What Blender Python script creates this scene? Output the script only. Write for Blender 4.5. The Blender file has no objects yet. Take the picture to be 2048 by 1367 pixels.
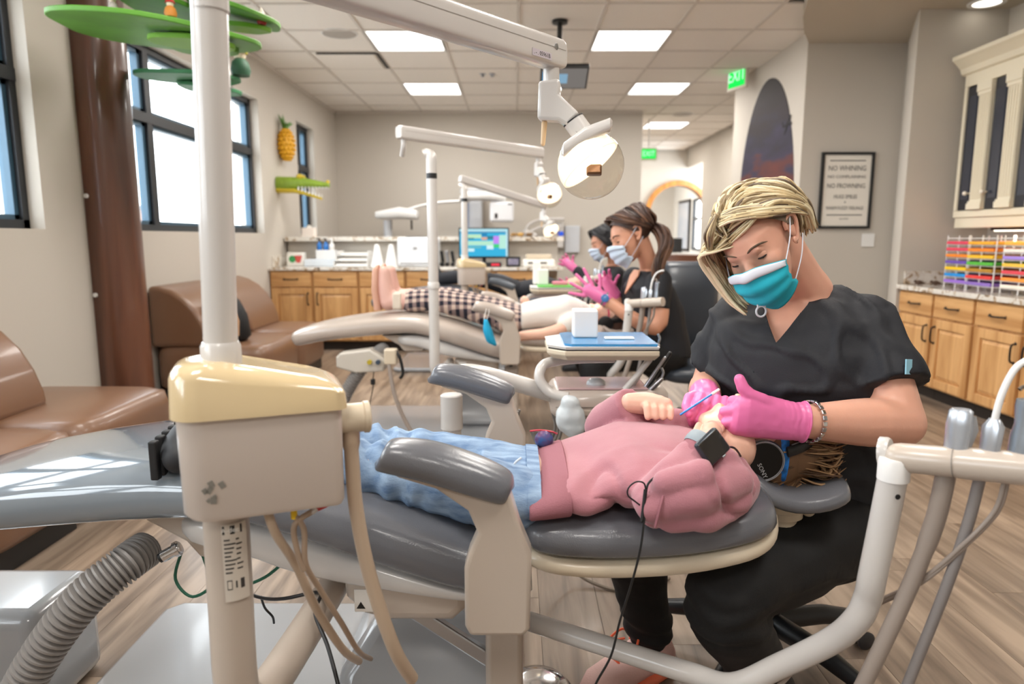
import bpy, bmesh, math, random
from mathutils import Vector, Matrix, noise
random.seed(7)
S = bpy.context.scene
COL = S.collection
PI = math.pi
# ---------------------------------------------------------------- camera, world, lights
F = 1365.0; PITCH = math.atan(208/1365); YAW = 7/1365; CH = 1.1
cam_d = bpy.data.cameras.new('camera'); cam_d.lens = 24; cam_d.sensor_width = 36
cam_d.clip_start = .02
cam_d.dof.use_dof = True; cam_d.dof.focus_distance = 1.42; cam_d.dof.aperture_fstop = 3.2
cam = bpy.data.objects.new('camera', cam_d); COL.objects.link(cam)
cam.location = (0, 0, CH); cam.rotation_euler = (PI/2 - PITCH, 0, YAW)
S.camera = cam
S.view_settings.view_transform = 'Standard'; S.view_settings.look = 'None'
S.view_settings.gamma = 1; S.view_settings.use_curve_mapping = False
S.view_settings.exposure = 0.10
W = bpy.data.worlds.new('sky'); S.world = W; W.use_nodes = True
W.node_tree.nodes['Background'].inputs[0].default_value = (.88, .95, 1, 1)
W.node_tree.nodes['Background'].inputs[1].default_value = 8.5
PANEL_W = 25
def area(name, loc, rot, sx, sy, power, color=(1, 1, 1), spread=None):
    l = bpy.data.lights.new(name, 'AREA'); l.shape = 'RECTANGLE'; l.size = sx; l.size_y = sy
    l.energy = power; l.color = color
    if spread: l.spread = spread
    o = bpy.data.objects.new(name, l); COL.objects.link(o); o.location = loc; o.rotation_euler = rot
    return o
for (x, y) in [(.965, 6.115), (1.595, 8.005), (2.225, 10.52), (-.925, 8.005), (-.925, 6.115),
               (-.925, 4.225), (.965, 4.225), (-.925, 2.335), (.965, 2.335), (-.925, .445), (.965, .445), (.0, -1.4), (2.2, 1.3)]:
    area('panel_light', (x, y, 2.735), (0, 0, 0), .56, .56, PANEL_W, (1, .955, .90))
area('office_light', (2.8, 15.8, 2.7), (0, 0, 0), 1.2, 1.2, 40, (1, .95, .88))
area('hall_light', (2.4, 12.4, 2.72), (0, 0, 0), .56, .56, 14, (1, .955, .90))
for (y, sy) in [(2.26, 2.5), (5.375, 2.45), (8.04, .64), (-.65, 2.3)]:   # portals guide the sky light through the windows
    o = area('window_portal', (-2.60, y, 1.757), (0, -PI/2, 0), 1.22, sy, 1); o.data.cycles.is_portal = True

cp, sp = math.cos(PITCH), math.sin(PITCH); ct, st = math.cos(YAW), math.sin(YAW)
_f = Vector((-st*cp, ct*cp, -sp)); _r = Vector((ct, st, 0)); _u = Vector((-st*sp, ct*sp, cp))
def U(px, py, Y):
    """world point at depth Y (metres) seen at a pixel of the 2048x1367 photograph"""
    d = _f + _r*((px-1024)/F) + _u*((683.5-py)/F)
    d = d*(Y/d.y)
    return Vector((d.x, Y, CH+d.z))

# ---------------------------------------------------------------- mesh helpers
def V3(a): return Vector(a)
def cat(pts, n=8, closed=False):
    """Catmull-Rom through points (any dimension lists)"""
    P = [tuple(p) for p in pts]; out = []; m = len(P)
    segs = m if closed else m-1
    for i in range(segs):
        if closed: a, b, c, d = P[(i-1) % m], P[i], P[(i+1) % m], P[(i+2) % m]
        else: a, b, c, d = P[max(i-1, 0)], P[i], P[i+1], P[min(i+2, m-1)]
        for k in range(n):
            t = k/n; t2 = t*t; t3 = t2*t
            out.append(tuple(.5*(2*b[j]+(c[j]-a[j])*t+(2*a[j]-5*b[j]+4*c[j]-d[j])*t2+(3*b[j]-a[j]-3*c[j]+d[j])*t3) for j in range(len(b))))
    if not closed: out.append(P[-1])
    return out
class MB:
    def __init__(s): s.v = []; s.f = []
    def add(s, v, f):
        k = len(s.v); s.v += [Vector(x) for x in v]; s.f += [tuple(i+k for i in g) for g in f]; return s
    def box(s, c, size, rot=None):
        x, y, z = [a/2 for a in size]
        v = [Vector((i, j, k)) for i in (-x, x) for j in (-y, y) for k in (-z, z)]
        if rot is not None:
            R = rot if isinstance(rot, Matrix) else Matrix.Rotation(rot, 3, 'Z')
            v = [R @ q for q in v]
        c = Vector(c)
        return s.add([q+c for q in v], [(0, 1, 3, 2), (4, 6, 7, 5), (0, 4, 5, 1), (2, 3, 7, 6), (0, 2, 6, 4), (1, 5, 7, 3)])
    def bx(s, x0, x1, y0, y1, z0, z1):
        return s.box(((x0+x1)/2, (y0+y1)/2, (z0+z1)/2), (abs(x1-x0), abs(y1-y0), abs(z1-z0)))
    def rings(s, R, cap=True, closed=False):
        n = len(R[0]); v = [p for r in R for p in r]; f = []
        m = len(R)
        for i in range(m if closed else m-1):
            a, b = i*n, ((i+1) % m)*n
            for j in range(n): f.append((a+j, a+(j+1) % n, b+(j+1) % n, b+j))
        if cap and not closed:
            f.append(tuple(range(n-1, -1, -1))); f.append(tuple((m-1)*n+j for j in range(n)))
        return s.add(v, f)
    def tube(s, pts, r, n=10, cap=True, closed=False, flat=1.0, up=None):
        P = [Vector(p[:3]) for p in pts]; m = len(P)
        rr = r if isinstance(r, (list, tuple)) else [r]*m
        T = []
        for i in range(m):
            a = P[i-1] if (i > 0 or closed) else P[i]; b = P[(i+1) % m] if (i < m-1 or closed) else P[i]
            t = (b-a); T.append(t.normalized() if t.length > 1e-9 else Vector((0, 0, 1)))
        N = Vector(up) if up else (Vector((0, 0, 1)) if abs(T[0].z) < .9 else Vector((1, 0, 0)))
        R = []
        for i in range(m):
            N = (N - T[i]*N.dot(T[i]))
            if N.length < 1e-6: N = T[i].orthogonal()
            N.normalize(); B = T[i].cross(N)
            R.append([P[i]+(B*math.cos(2*PI*j/n)+N*(math.sin(2*PI*j/n)*flat))*rr[i] for j in range(n)])
        return s.rings(R, cap, closed)
    def cyl(s, a, b, r, r1=None, n=20): return s.tube([a, b], [r, r if r1 is None else r1], n)
    def cap(s, a, b, r, r1=None, n=14, k=4):
        """capsule with round ends"""
        a, b = Vector(a), Vector(b); r1 = r if r1 is None else r1
        d = (b-a).normalized() if (b-a).length > 1e-6 else Vector((0, 0, 1)); P = []; R = []
        for i in range(k+1):
            t = PI/2*i/k; P.append(a-d*r*math.cos(t)); R.append(max(r*math.sin(t), 1e-4))
        for i in range(k+1):
            t = PI/2*i/k; P.append(b+d*r1*math.sin(t)); R.append(max(r1*math.cos(t), 1e-4))
        return s.tube(P, R, n)
    def lathe(s, prof, o=(0, 0, 0), ax=(0, 0, 1), n=24):
        """prof: (radius, height along axis)"""
        o = Vector(o); ax = Vector(ax).normalized(); e = ax.orthogonal().normalized(); g = ax.cross(e)
        R = [[o+ax*h+(e*math.cos(2*PI*j/n)+g*math.sin(2*PI*j/n))*max(r, 1e-4) for j in range(n)] for r, h in prof]
        return s.rings(R, closed=prof[0][0] > .002 and prof[-1][0] > .002)
    def loft(s, st, n=20, cap=True):
        """stations: (centre, u half-axis, v half-axis, exponent)"""
        R = []
        for q in st:
            c, a, b = Vector(q[0]), Vector(q[1]), Vector(q[2]); e = q[3] if len(q) > 3 else 2
            ring = []
            for j in range(n):
                t = 2*PI*j/n; x, y = math.cos(t), math.sin(t)
                ring.append(c+a*(math.copysign(abs(x)**(2/e), x))+b*(math.copysign(abs(y)**(2/e), y)))
            R.append(ring)
        return s.rings(R, cap)
    def ell(s, c, r, rot=None, n=20, m=12):
        c = Vector(c); R = []
        for i in range(m+1):
            t = PI*i/m; k = max(math.sin(t), 1e-3)
            ring = []
            for j in range(n):
                q = Vector((r[0]*k*math.cos(2*PI*j/n), r[1]*k*math.sin(2*PI*j/n), -r[2]*math.cos(t)))
                ring.append(c+(rot @ q if rot is not None else q))
            R.append(ring)
        return s.rings(R)
    def prism(s, poly, o, ux, uy, d):
        """poly: 2-D outline, o origin, ux/uy axes, d extrusion vector"""
        o, ux, uy, d = Vector(o), Vector(ux), Vector(uy), Vector(d)
        a = [o+ux*p[0]+uy*p[1] for p in poly]
        return s.rings([a, [q+d for q in a]])
    def xf(s, M):
        s.v = [M @ q for q in s.v]; return s
    def mesh(s, name='m'):
        me = bpy.data.meshes.new(name); me.from_pydata([tuple(q) for q in s.v], [], s.f)
        bm = bmesh.new(); bm.from_mesh(me); bmesh.ops.recalc_face_normals(bm, faces=bm.faces); bm.to_mesh(me); bm.free()
        return me
    def build(s, name, mat, parent=None, bev=0, sub=0, smooth=True, seg=2, ang=40, **kw):
        return link(s.mesh(name), name, mat, parent, bev, sub, smooth, seg, ang, **kw)
def wloc(o):
    q = Vector((0, 0, 0))
    while o is not None: q += o.location; o = o.parent
    return q
def link(me, name, mat, parent=None, bev=0, sub=0, smooth=True, seg=2, ang=40, **kw):
    o = bpy.data.objects.new(name, me); COL.objects.link(o)
    if mat is not None and not me.materials: me.materials.append(mat)
    if parent is not None:
        me.transform(Matrix.Translation(-wloc(parent))); o.parent = parent
    if smooth:
        me.shade_smooth()
        if not sub: me.set_sharp_from_angle(angle=math.radians(ang))
    if bev:
        b = o.modifiers.new('bevel', 'BEVEL'); b.width = bev; b.segments = seg; b.limit_method = 'ANGLE'; b.angle_limit = math.radians(50)
        b.harden_normals = False
    if sub:
        b = o.modifiers.new('sub', 'SUBSURF'); b.levels = sub; b.render_levels = sub
    for k, v in kw.items(): o[k] = v
    return o
def thing(name, loc, label, cat, group=None):
    o = bpy.data.objects.new(name, None); COL.objects.link(o); o.location = loc; o.empty_display_size = .05
    return tag(o, label, cat, group)
def tag(o, label, cat, group=None):
    o['label'] = label; o['category'] = cat
    if group: o['group'] = group
    return o
def rebase(o, base):
    """give a one-mesh thing an origin at its base"""
    base = Vector(base); o.data.transform(Matrix.Translation(-base)); o.location = base; return o
def dup(o, parent=None):
    c = o.copy(); COL.objects.link(c); c.parent = parent
    for ch in o.children: dup(ch, c)
    return c
def fuse(mb, vox, it=4, fac=.5):
    """one continuous skin out of overlapping volumes"""
    me = mb.mesh(); o = bpy.data.objects.new('tmp', me); COL.objects.link(o)
    m = o.modifiers.new('r', 'REMESH'); m.mode = 'VOXEL'; m.voxel_size = vox
    if it: q = o.modifiers.new('s', 'SMOOTH'); q.iterations = it; q.factor = fac
    dg = bpy.context.evaluated_depsgraph_get(); dg.update()
    r = bpy.data.meshes.new_from_object(o.evaluated_get(dg)); bpy.data.objects.remove(o); bpy.data.meshes.remove(me)
    return r
def cut(me, co, no, keep_neg=True):
    """trim a mesh with a plane; keeps the side the normal points away from"""
    bm = bmesh.new(); bm.from_mesh(me)
    bmesh.ops.bisect_plane(bm, geom=bm.verts[:]+bm.edges[:]+bm.faces[:], plane_co=co, plane_no=no, clear_outer=keep_neg, clear_inner=not keep_neg)
    bm.to_mesh(me); bm.free(); return me
def wrinkle(me, fn):
    me.update()
    N = [v.normal.copy() for v in me.vertices]
    for v, n in zip(me.vertices, N): v.co += n*fn(v.co)
    me.update(); return me
def crease(p, s, off=0, k=5): return max(0, 1-abs(nz(p, s, off))*k)**1.5
def nz(p, s, off=0): return noise.noise(Vector(p)*s+Vector((off, off*1.7, off*.3)))
def text(body, size, M, name, mat, parent, depth=.0008, align='CENTER', sx=1.0):
    c = bpy.data.curves.new('t', 'FONT'); c.body = body; c.size = size; c.extrude = depth; c.align_x = align; c.align_y = 'CENTER'; c.resolution_u = 2
    o = bpy.data.objects.new('t', c); COL.objects.link(o)
    dg = bpy.context.evaluated_depsgraph_get(); dg.update()
    me = bpy.data.meshes.new_from_object(o.evaluated_get(dg)); bpy.data.objects.remove(o)
    me.transform(M @ Matrix.Diagonal((sx, 1, 1, 1)))
    me.materials.clear()
    return link(me, name, mat, parent, smooth=False)
def frame(o, x, y):
    """4x4 matrix with origin o, x and y axes"""
    x = Vector(x).normalized(); z = x.cross(Vector(y)).normalized(); y = z.cross(x)
    M = Matrix((x, y, z)).transposed().to_4x4(); M.translation = Vector(o); return M

# ---------------------------------------------------------------- materials
def srgb(c):
    if isinstance(c, str): c = tuple(int(c[i:i+2], 16)/255 for i in (0, 2, 4))
    return tuple((x/12.92 if x <= .04045 else ((x+.055)/1.055)**2.4) for x in c)+(1,)
MATS = {}
def mat(name, col, rough=.5, metal=0, spec=.5, var=0, vscale=8, col2=None, bump=0, bscale=60, coat=0, emit=None, es=0, trans=0, stretch=(1, 1, 1), sheen=0, det=4, sss=0):
    if name in MATS: return MATS[name]
    m = bpy.data.materials.new(name); m.use_nodes = True; nt = m.node_tree; b = nt.nodes['Principled BSDF']
    c = srgb(col); b.inputs['Base Color'].default_value = c
    b.inputs['Roughness'].default_value = rough; b.inputs['Metallic'].default_value = metal
    b.inputs['Specular IOR Level'].default_value = spec; b.inputs['Coat Weight'].default_value = coat
    b.inputs['Coat Roughness'].default_value = .08
    b.inputs['Transmission Weight'].default_value = trans
    b.inputs['Sheen Weight'].default_value = sheen
    if sss:
        b.inputs['Subsurface Weight'].default_value = sss; b.inputs['Subsurface Radius'].default_value = (.012, .005, .003); b.inputs['Subsurface Scale'].default_value = 1
    if emit:
        b.inputs['Emission Color'].default_value = srgb(emit); b.inputs['Emission Strength'].default_value = es
    tc = nt.nodes.new('ShaderNodeTexCoord'); mp = nt.nodes.new('ShaderNodeMapping'); mp.inputs['Scale'].default_value = stretch
    nt.links.new(tc.outputs['Object'], mp.inputs[0])
    if var or col2:
        n = nt.nodes.new('ShaderNodeTexNoise'); n.inputs['Scale'].default_value = vscale; n.inputs['Detail'].default_value = det
        nt.links.new(mp.outputs[0], n.inputs['Vector'])
        r = nt.nodes.new('ShaderNodeValToRGB'); r.color_ramp.elements[0].position = .32; r.color_ramp.elements[1].position = .68
        c2 = srgb(col2) if col2 else tuple(min(1, x*(1+var)) for x in c[:3])+(1,)
        r.color_ramp.elements[0].color = c if col2 else tuple(x*(1-var) for x in c[:3])+(1,)
        r.color_ramp.elements[1].color = c2
        nt.links.new(n.outputs[0], r.inputs[0]); nt.links.new(r.outputs[0], b.inputs['Base Color'])
    if bump:
        n = nt.nodes.new('ShaderNodeTexNoise'); n.inputs['Scale'].default_value = bscale; n.inputs['Detail'].default_value = 3
        nt.links.new(mp.outputs[0], n.inputs['Vector'])
        q = nt.nodes.new('ShaderNodeBump'); q.inputs['Strength'].default_value = bump; q.inputs['Distance'].default_value = .004
        nt.links.new(n.outputs[0], q.inputs['Height']); nt.links.new(q.outputs[0], b.inputs['Normal'])
    MATS[name] = m; return m
def emis(name, col, s):
    if name in MATS: return MATS[name]
    m = bpy.data.materials.new(name); m.use_nodes = True; nt = m.node_tree; nt.nodes.clear()
    e = nt.nodes.new('ShaderNodeEmission'); e.inputs[0].default_value = srgb(col); e.inputs[1].default_value = s
    o = nt.nodes.new('ShaderNodeOutputMaterial'); nt.links.new(e.outputs[0], o.inputs[0]); MATS[name] = m; return m
def wood(name, dark, light, ring=9, axis='Z', rough=.42, coat=.15, scale=1.0, randomize=False):
    if name in MATS: return MATS[name]
    m = mat(name, light, rough, coat=coat); nt = m.node_tree; b = nt.nodes['Principled BSDF']
    tc = nt.nodes.new('ShaderNodeTexCoord'); mp = nt.nodes.new('ShaderNodeMapping')
    mp.inputs['Scale'].default_value = {'X': (1.2, 14, 14), 'Y': (14, 1.2, 14), 'Z': (14, 14, 1.2)}[axis]
    vec = tc.outputs['Object']
    oi = nt.nodes.new('ShaderNodeObjectInfo')
    if randomize:
        ad = nt.nodes.new('ShaderNodeVectorMath'); ad.operation = 'ADD'
        ml = nt.nodes.new('ShaderNodeVectorMath'); ml.operation = 'SCALE'; ml.inputs['Scale'].default_value = 37.0
        cx = nt.nodes.new('ShaderNodeCombineXYZ')
        for i in range(3): nt.links.new(oi.outputs['Random'], cx.inputs[i])
        nt.links.new(cx.outputs[0], ml.inputs[0]); nt.links.new(vec, ad.inputs[0]); nt.links.new(ml.outputs[0], ad.inputs[1]); vec = ad.outputs[0]
    nt.links.new(vec, mp.inputs[0])
    n = nt.nodes.new('ShaderNodeTexNoise'); n.inputs['Scale'].default_value = 1.1*scale; n.inputs['Detail'].default_value = 6; n.inputs['Distortion'].default_value = .6
    nt.links.new(mp.outputs[0], n.inputs['Vector'])
    r = nt.nodes.new('ShaderNodeValToRGB'); e = r.color_ramp.elements; e[0].position = .3; e[1].position = .66
    e[0].color = srgb(dark); e[1].color = srgb(light)
    nt.links.new(n.outputs[0], r.inputs[0])
    out = r.outputs[0]
    if randomize:
        hs = nt.nodes.new('ShaderNodeHueSaturation'); mr = nt.nodes.new('ShaderNodeMapRange')
        mr.inputs['To Min'].default_value = .8; mr.inputs['To Max'].default_value = 1.1
        nt.links.new(oi.outputs['Random'], mr.inputs['Value']); nt.links.new(mr.outputs[0], hs.inputs['Value'])
        nt.links.new(out, hs.inputs['Color']); out = hs.outputs[0]
    nt.links.new(out, b.inputs['Base Color'])
    q = nt.nodes.new('ShaderNodeBump'); q.inputs['Strength'].default_value = .15; q.inputs['Distance'].default_value = .002
    nt.links.new(n.outputs[0], q.inputs['Height']); nt.links.new(q.outputs[0], b.inputs['Normal'])
    return m
def granite(name):
    m = mat(name, 'd8d2c6', .18, coat=.3); nt = m.node_tree; b = nt.nodes['Principled BSDF']
    tc = nt.nodes.new('ShaderNodeTexCoord'); n = nt.nodes.new('ShaderNodeTexNoise'); n.inputs['Scale'].default_value = 16; n.inputs['Detail'].default_value = 6; n.inputs['Distortion'].default_value = 1.2
    nt.links.new(tc.outputs['Object'], n.inputs['Vector'])
    r = nt.nodes.new('ShaderNodeValToRGB'); e = r.color_ramp.elements
    e[0].position = .30; e[0].color = srgb('4a403a'); e[1].position = .62; e[1].color = srgb('e2ddd4')
    x = e.new(.40); x.color = srgb('b9a184'); x = e.new(.47); x.color = srgb('d9d3ca')
    nt.links.new(n.outputs[0], r.inputs[0]); nt.links.new(r.outputs[0], b.inputs['Base Color']); return m
M_WALL = mat('wall_paint', 'c6bfb5', .85, bump=.05, bscale=220)
M_CEIL = mat('ceiling_tile', 'f1ebe4', .9, bump=.25, bscale=260, var=.03, vscale=120)
M_GRID = mat('ceiling_grid', 'd9d2ca', .6)
M_FRAME = mat('window_metal', '2f3135', .4, metal=.3)
M_BLUEF = mat('window_sash', '3d5a6e', .4, metal=.2)
def thin_glass(name, tint='ffffff', gloss=.08):
    if name in MATS: return MATS[name]
    m = bpy.data.materials.new(name); m.use_nodes = True; nt = m.node_tree; nt.nodes.clear()
    t = nt.nodes.new('ShaderNodeBsdfTransparent'); t.inputs[0].default_value = srgb(tint)
    g = nt.nodes.new('ShaderNodeBsdfGlossy'); g.inputs['Roughness'].default_value = .02
    fr = nt.nodes.new('ShaderNodeFresnel'); fr.inputs[0].default_value = 1.45
    mx = nt.nodes.new('ShaderNodeMixShader'); o = nt.nodes.new('ShaderNodeOutputMaterial')
    ge = nt.nodes.new('ShaderNodeNewGeometry'); su = nt.nodes.new('ShaderNodeMath'); su.operation = 'SUBTRACT'; su.inputs[0].default_value = 1
    mu = nt.nodes.new('ShaderNodeMath'); mu.operation = 'MULTIPLY'; nt.links.new(ge.outputs['Backfacing'], su.inputs[1]); nt.links.new(su.outputs[0], mu.inputs[0]); nt.links.new(fr.outputs[0], mu.inputs[1])
    nt.links.new(mu.outputs[0], mx.inputs[0]); nt.links.new(t.outputs[0], mx.inputs[1]); nt.links.new(g.outputs[0], mx.inputs[2]); nt.links.new(mx.outputs[0], o.inputs[0])
    MATS[name] = m; return m
M_GLASS = thin_glass('window_glass')
M_OAK = wood('alder_wood', 'b07c46', 'dcac74', axis='Z', scale=1.0)
M_OAKX = wood('alder_wood_across', 'b07c46', 'dcac74', axis='Y', scale=1.0)
M_OAKH = wood('alder_wood_level', 'b07c46', 'dcac74', axis='X', scale=1.0)
M_PLANK = wood('floor_plank', '625347', 'a08d7b', axis='Y', rough=.36, coat=.05, scale=1.3, randomize=True)
M_GRAN = granite('granite')
M_BLACK = mat('black_plastic', '17181a', .4)
M_IRON = mat('dark_iron', '2b2421', .45, metal=.6)
M_WHITE = mat('white_plastic', 'e9e8e6', .35)
M_PAPER = mat('paper_white', 'efece6', .8)
M_CHROME = mat('chrome', 'd8d8da', .12, metal=1)
M_STEEL = mat('brushed_steel', 'b9bcc2', .28, metal=1)
M_BEIGE = mat('beige_plastic', 'bdb0a3', .3, coat=.25)
M_CREAM = mat('cream_plastic', 'd3c5ae', .32, coat=.2)
M_PALE = mat('pale_grey_plastic', 'cdc9c5', .25, coat=.35)
M_TAN = mat('aged_tan_plastic', 'd0ba92', .16, coat=.6)
M_GREYV = mat('grey_vinyl', '686a70', .22, bump=.12, bscale=420, coat=.2)
M_SHEET = mat('glossy_grey_sheet', '7a838b', .08, coat=.8)
M_TAUPEV = mat('taupe_vinyl', 'b7aaa0', .25, bump=.1, bscale=420, coat=.2)
M_BROWNV = mat('brown_vinyl', '7d5c46', .34, bump=.1, bscale=300, coat=.15, var=.06, vscale=3)
# ================================================================ the room
CEIL = 2.75; XL = -2.4
def struct(o): o['kind'] = 'structure'; return o
# floor slab with its planks
fl = struct(MB().bx(-2.7, 4.6, -3, 18.2, -.12, -.011).build('floor', mat('floor_base', '6a5a4b', .6), None))
PW, PL = .178, 1.22
pm = MB().box((0, 0, 0), (PW-.0012, PL-.0012, .011)).mesh('plank'); pm.materials.append(M_PLANK)
npl = 0; rest = MB()
for i in range(38):
    x = -2.33+i*PW
    off = random.random()*PL
    for j in range(8):
        y = .35+off+j*PL
        if y > 9.6 or (x > 2.5 and y > 4.9) or (x > 2.9) or (y > 7.0 and x < .4): continue
        if npl < 298:
            o = bpy.data.objects.new('plank', pm); COL.objects.link(o); o.parent = fl; o.location = (x, y, -.0055); npl += 1
for i in range(38):
    x = -2.33+i*PW
    for j in range(16):
        y = 9.2+j*PL+random.random()*.5
        if y < 17.5 and x > .4: rest.box((x, y, -.0056), (PW-.0012, PL*.98, .0108))
o = rest.build('hall_planks', M_PLANK, fl, smooth=False); o['kind'] = 'stuff'
# left wall with its three windows
SILL, WTOP = 1.145, 2.37
wins = [(1.0, 3.52), (4.15, 6.6), (7.72, 8.36), (-1.8, .5)]
segs = sorted(wins); ys = [-3.0]
m = MB()
prev = -3.0
for a, b in segs:
    m.bx(-2.62, XL, prev, a, 0, CEIL+.1); prev = b
    m.bx(-2.62, XL, a, b, 0, SILL); m.bx(-2.62, XL, a, b, WTOP, CEIL+.1)
m.bx(-2.62, XL, prev, 9.5, 0, CEIL+.1)
struct(m.build('wall_left', M_WALL, None, smooth=False))
def window(n, y0, y1, bars):
    fr = MB(); x = XL-.075
    def fbox(a, b, z0, z1, w=.05): fr.bx(x-w, x, a, b, z0, z1)
    t = .045
    fbox(y0, y1, SILL, SILL+t); fbox(y0, y1, WTOP-t, WTOP); fbox(y0, y0+t, SILL, WTOP); fbox(y1-t, y1, SILL, WTOP)
    w = struct(fr.build('window_%d' % n, M_FRAME, None, smooth=False))
    edges = [y0]+list(bars)+[y1]
    for b in bars:
        MB().bx(x-.05, x, b-.035, b+.035, SILL+t, WTOP-t).build('mullion', M_FRAME, w, smooth=False)
    tr = 1.895
    for a, b in zip(edges, edges[1:]):
        MB().bx(x-.05, x+.004, a, b, tr-.032, tr+.032).build('transom', M_FRAME, w, smooth=False)
        for z0, z1 in ((SILL+t, tr-.032), (tr+.032, WTOP-t)):
            s = MB(); k = .035; a2, b2 = a+.04, b-.04
            for q in ((a2, a2+k, z0, z1), (b2-k, b2, z0, z1), (a2, b2, z0, z0+k*.7), (a2, b2, z1-k*.7, z1)): s.bx(x-.07, x-.02, *q)
            sh = s.build('sash', M_BLUEF, w, smooth=False)
            MB().bx(x-.052, x-.048, a2+k, b2-k, z0, z1).build('pane', M_GLASS, sh, smooth=False)
window(1, 1.0, 3.52, [1.65, 2.87]); window(2, 4.15, 6.6, [4.78, 5.97]); window(3, 7.72, 8.36, [8.04]); window(4, -1.8, .5, [-.65])
# back wall and hall
struct(MB().bx(-2.62, 1.68, 9.38, 9.55, 0, CEIL+.1).build('wall_back', M_WALL, None, smooth=False))
struct(MB().bx(1.53, 1.68, 9.55, 13.4, 0, CEIL+.1).build('wall_hall_left', M_WALL, None, smooth=False))
struct(MB().bx(3.28, 3.44, 7.6, 12.3, 0, CEIL+.1).bx(3.28, 3.44, 12.3, 13.4, 2.42, CEIL+.1).build('wall_hall_right', M_WALL, None, smooth=False))
# far wall with the arched doorway
AX, AR, AZ = 3.12, .54, 1.55   # arch centre x, inner radius, spring height
poly = [(1.53, 0), (AX-AR, 0), (AX-AR, AZ)]+[(AX-AR*math.cos(PI*k/24), AZ+AR*math.sin(PI*k/24)) for k in range(1, 24)]+[(AX+AR, AZ), (AX+AR, 0), (4.5, 0), (4.5, CEIL+.1), (1.53, CEIL+.1)]
struct(MB().prism(poly, (0, 13.4, 0), (1, 0, 0), (0, 0, 1), (0, .16, 0)).build('wall_hall_end', M_WALL, None, smooth=False))
ri = [(AX-AR, 0), (AX-AR, AZ)]+[(AX-AR*math.cos(PI*k/24), AZ+AR*math.sin(PI*k/24)) for k in range(1, 24)]+[(AX+AR, AZ), (AX+AR, 0)]
AO = AR+.095
ro = [(AX-AO, 0), (AX-AO, AZ)]+[(AX-AO*math.cos(PI*k/24), AZ+AO*math.sin(PI*k/24)) for k in range(1, 24)]+[(AX+AO, AZ), (AX+AO, 0)]
tr = struct(bpy.data.objects.new('trim_1', None)); COL.objects.link(tr); tr.location = (AX, 13.36, 0)
n = len(ri)
for (i0, i1) in [(0, 1), (1, 7), (7, 13), (13, 19), (19, 25), (25, 26)]:
    q = [ri[k] for k in range(i0, i1+1)]+[ro[k] for k in range(i1, i0-1, -1)]
    MB().prism(q, (0, 13.34, 0), (1, 0, 0), (0, 0, 1), (0, .24, 0)).build('arch_board', wood('honey_oak', 'a5642a', 'd08f45', axis='Z'), tr, bev=.004, smooth=False)
struct(MB().bx(1.53, 4.6, 18, 18.1, 0, CEIL+.1).build('wall_office_back', M_WALL, None, smooth=False))
struct(MB().bx(4.1, 4.2, 13.56, 15.1, 0, CEIL).bx(4.1, 4.2, 16.0, 18, 0, CEIL).bx(4.1, 4.2, 15.1, 16.0, 0, .85).bx(4.1, 4.2, 15.1, 16, 1.95, CEIL).build('wall_office_right', M_WALL, None, smooth=False))
w5 = struct(MB().bx(4.08, 4.14, 15.06, 15.12, .85, 1.95).bx(4.08, 4.14, 15.98, 16.04, .85, 1.95).bx(4.08, 4.14, 15.1, 16, 1.5, 1.55).bx(4.08, 4.14, 15.1, 16, .82, .87).bx(4.08, 4.14, 15.1, 16, 1.93, 1.98).build('window_5', M_FRAME, None, smooth=False))
MB().bx(4.14, 4.145, 15.1, 16, .85, 1.95).build('pane', M_GLASS, w5, smooth=False)
# mural wall block, picture wall, cabinet end wall
struct(MB().bx(2.38, 3.28, 5.9, 7.75, 0, CEIL+.1).build('wall_mural', M_WALL, None, bev=.02, seg=3))
struct(MB().prism([(2.38, 5.95), (2.38, 5.87), (3.19, 5.87), (2.84, 5.13), (2.80, 5.03), (3.6, 5.03), (3.6, 5.95)], (0, 0, 0), (1, 0, 0), (0, 1, 0), (0, 0, CEIL+.1)).build('wall_picture', M_WALL, None, smooth=False))
struct(MB().bx(3.42, 3.6, -3, 5.05, 0, CEIL+.1).build('wall_right', M_WALL, None, smooth=False))
struct(MB().bx(-2.62, 3.6, -3.15, -3, 0, CEIL+.1).build('wall_front', M_WALL, None, smooth=False))
# ceiling: tiles on a grid, soffit on the right
ce = struct(MB().bx(-2.7, 4.6, -3, 18.2, CEIL+.06, CEIL+.1).build('ceiling', M_CEIL, None, smooth=False))
T = .63; GX = .02; GY = 5.80
lamps = {(1, 0), (2, 3), (3, 7), (-2, 3), (-2, 0)}
tm = MB().box((0, 0, 0), (T-.02, T-.02, .016)).mesh('tile'); tm.materials.append(M_CEIL)
grid = MB(); nt_ = 0
def sof_x(y):  # soffit edge
    if y > 5.9: return 9
    return 1.78+.62*((max(y, 3.6)-3.6)/2.3)**2.2
for i in range(-4, 7):
    for j in range(-9, 13):
        x, y = GX+(i+.5)*T, GY+(j+.5)*T
        if x < -2.45 or (y > 9.6 and (x < 1.5)) or y < .4 or y > 13.5: continue
        if x > 3.4 or (x > 2.75 and y < 7.7) or (x > 2.2 and y < 5.0): continue
        if (i, j) in lamps: continue
        o = bpy.data.objects.new('ceiling_tile', tm); COL.objects.link(o); o.parent = ce; o.location = (x, y, CEIL+.012); nt_ += 1
for i in range(-4, 8): grid.bx(GX+i*T-.012, GX+i*T+.012, -3, 13.4, CEIL-.004, CEIL+.004)
for j in range(-14, 13): grid.bx(-2.4, 3.4, GY+j*T-.012, GY+j*T+.012, CEIL-.0035, CEIL+.0045)
g = grid.build('ceiling_grid', M_GRID, ce, smooth=False); g['kind'] = 'stuff'
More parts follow.
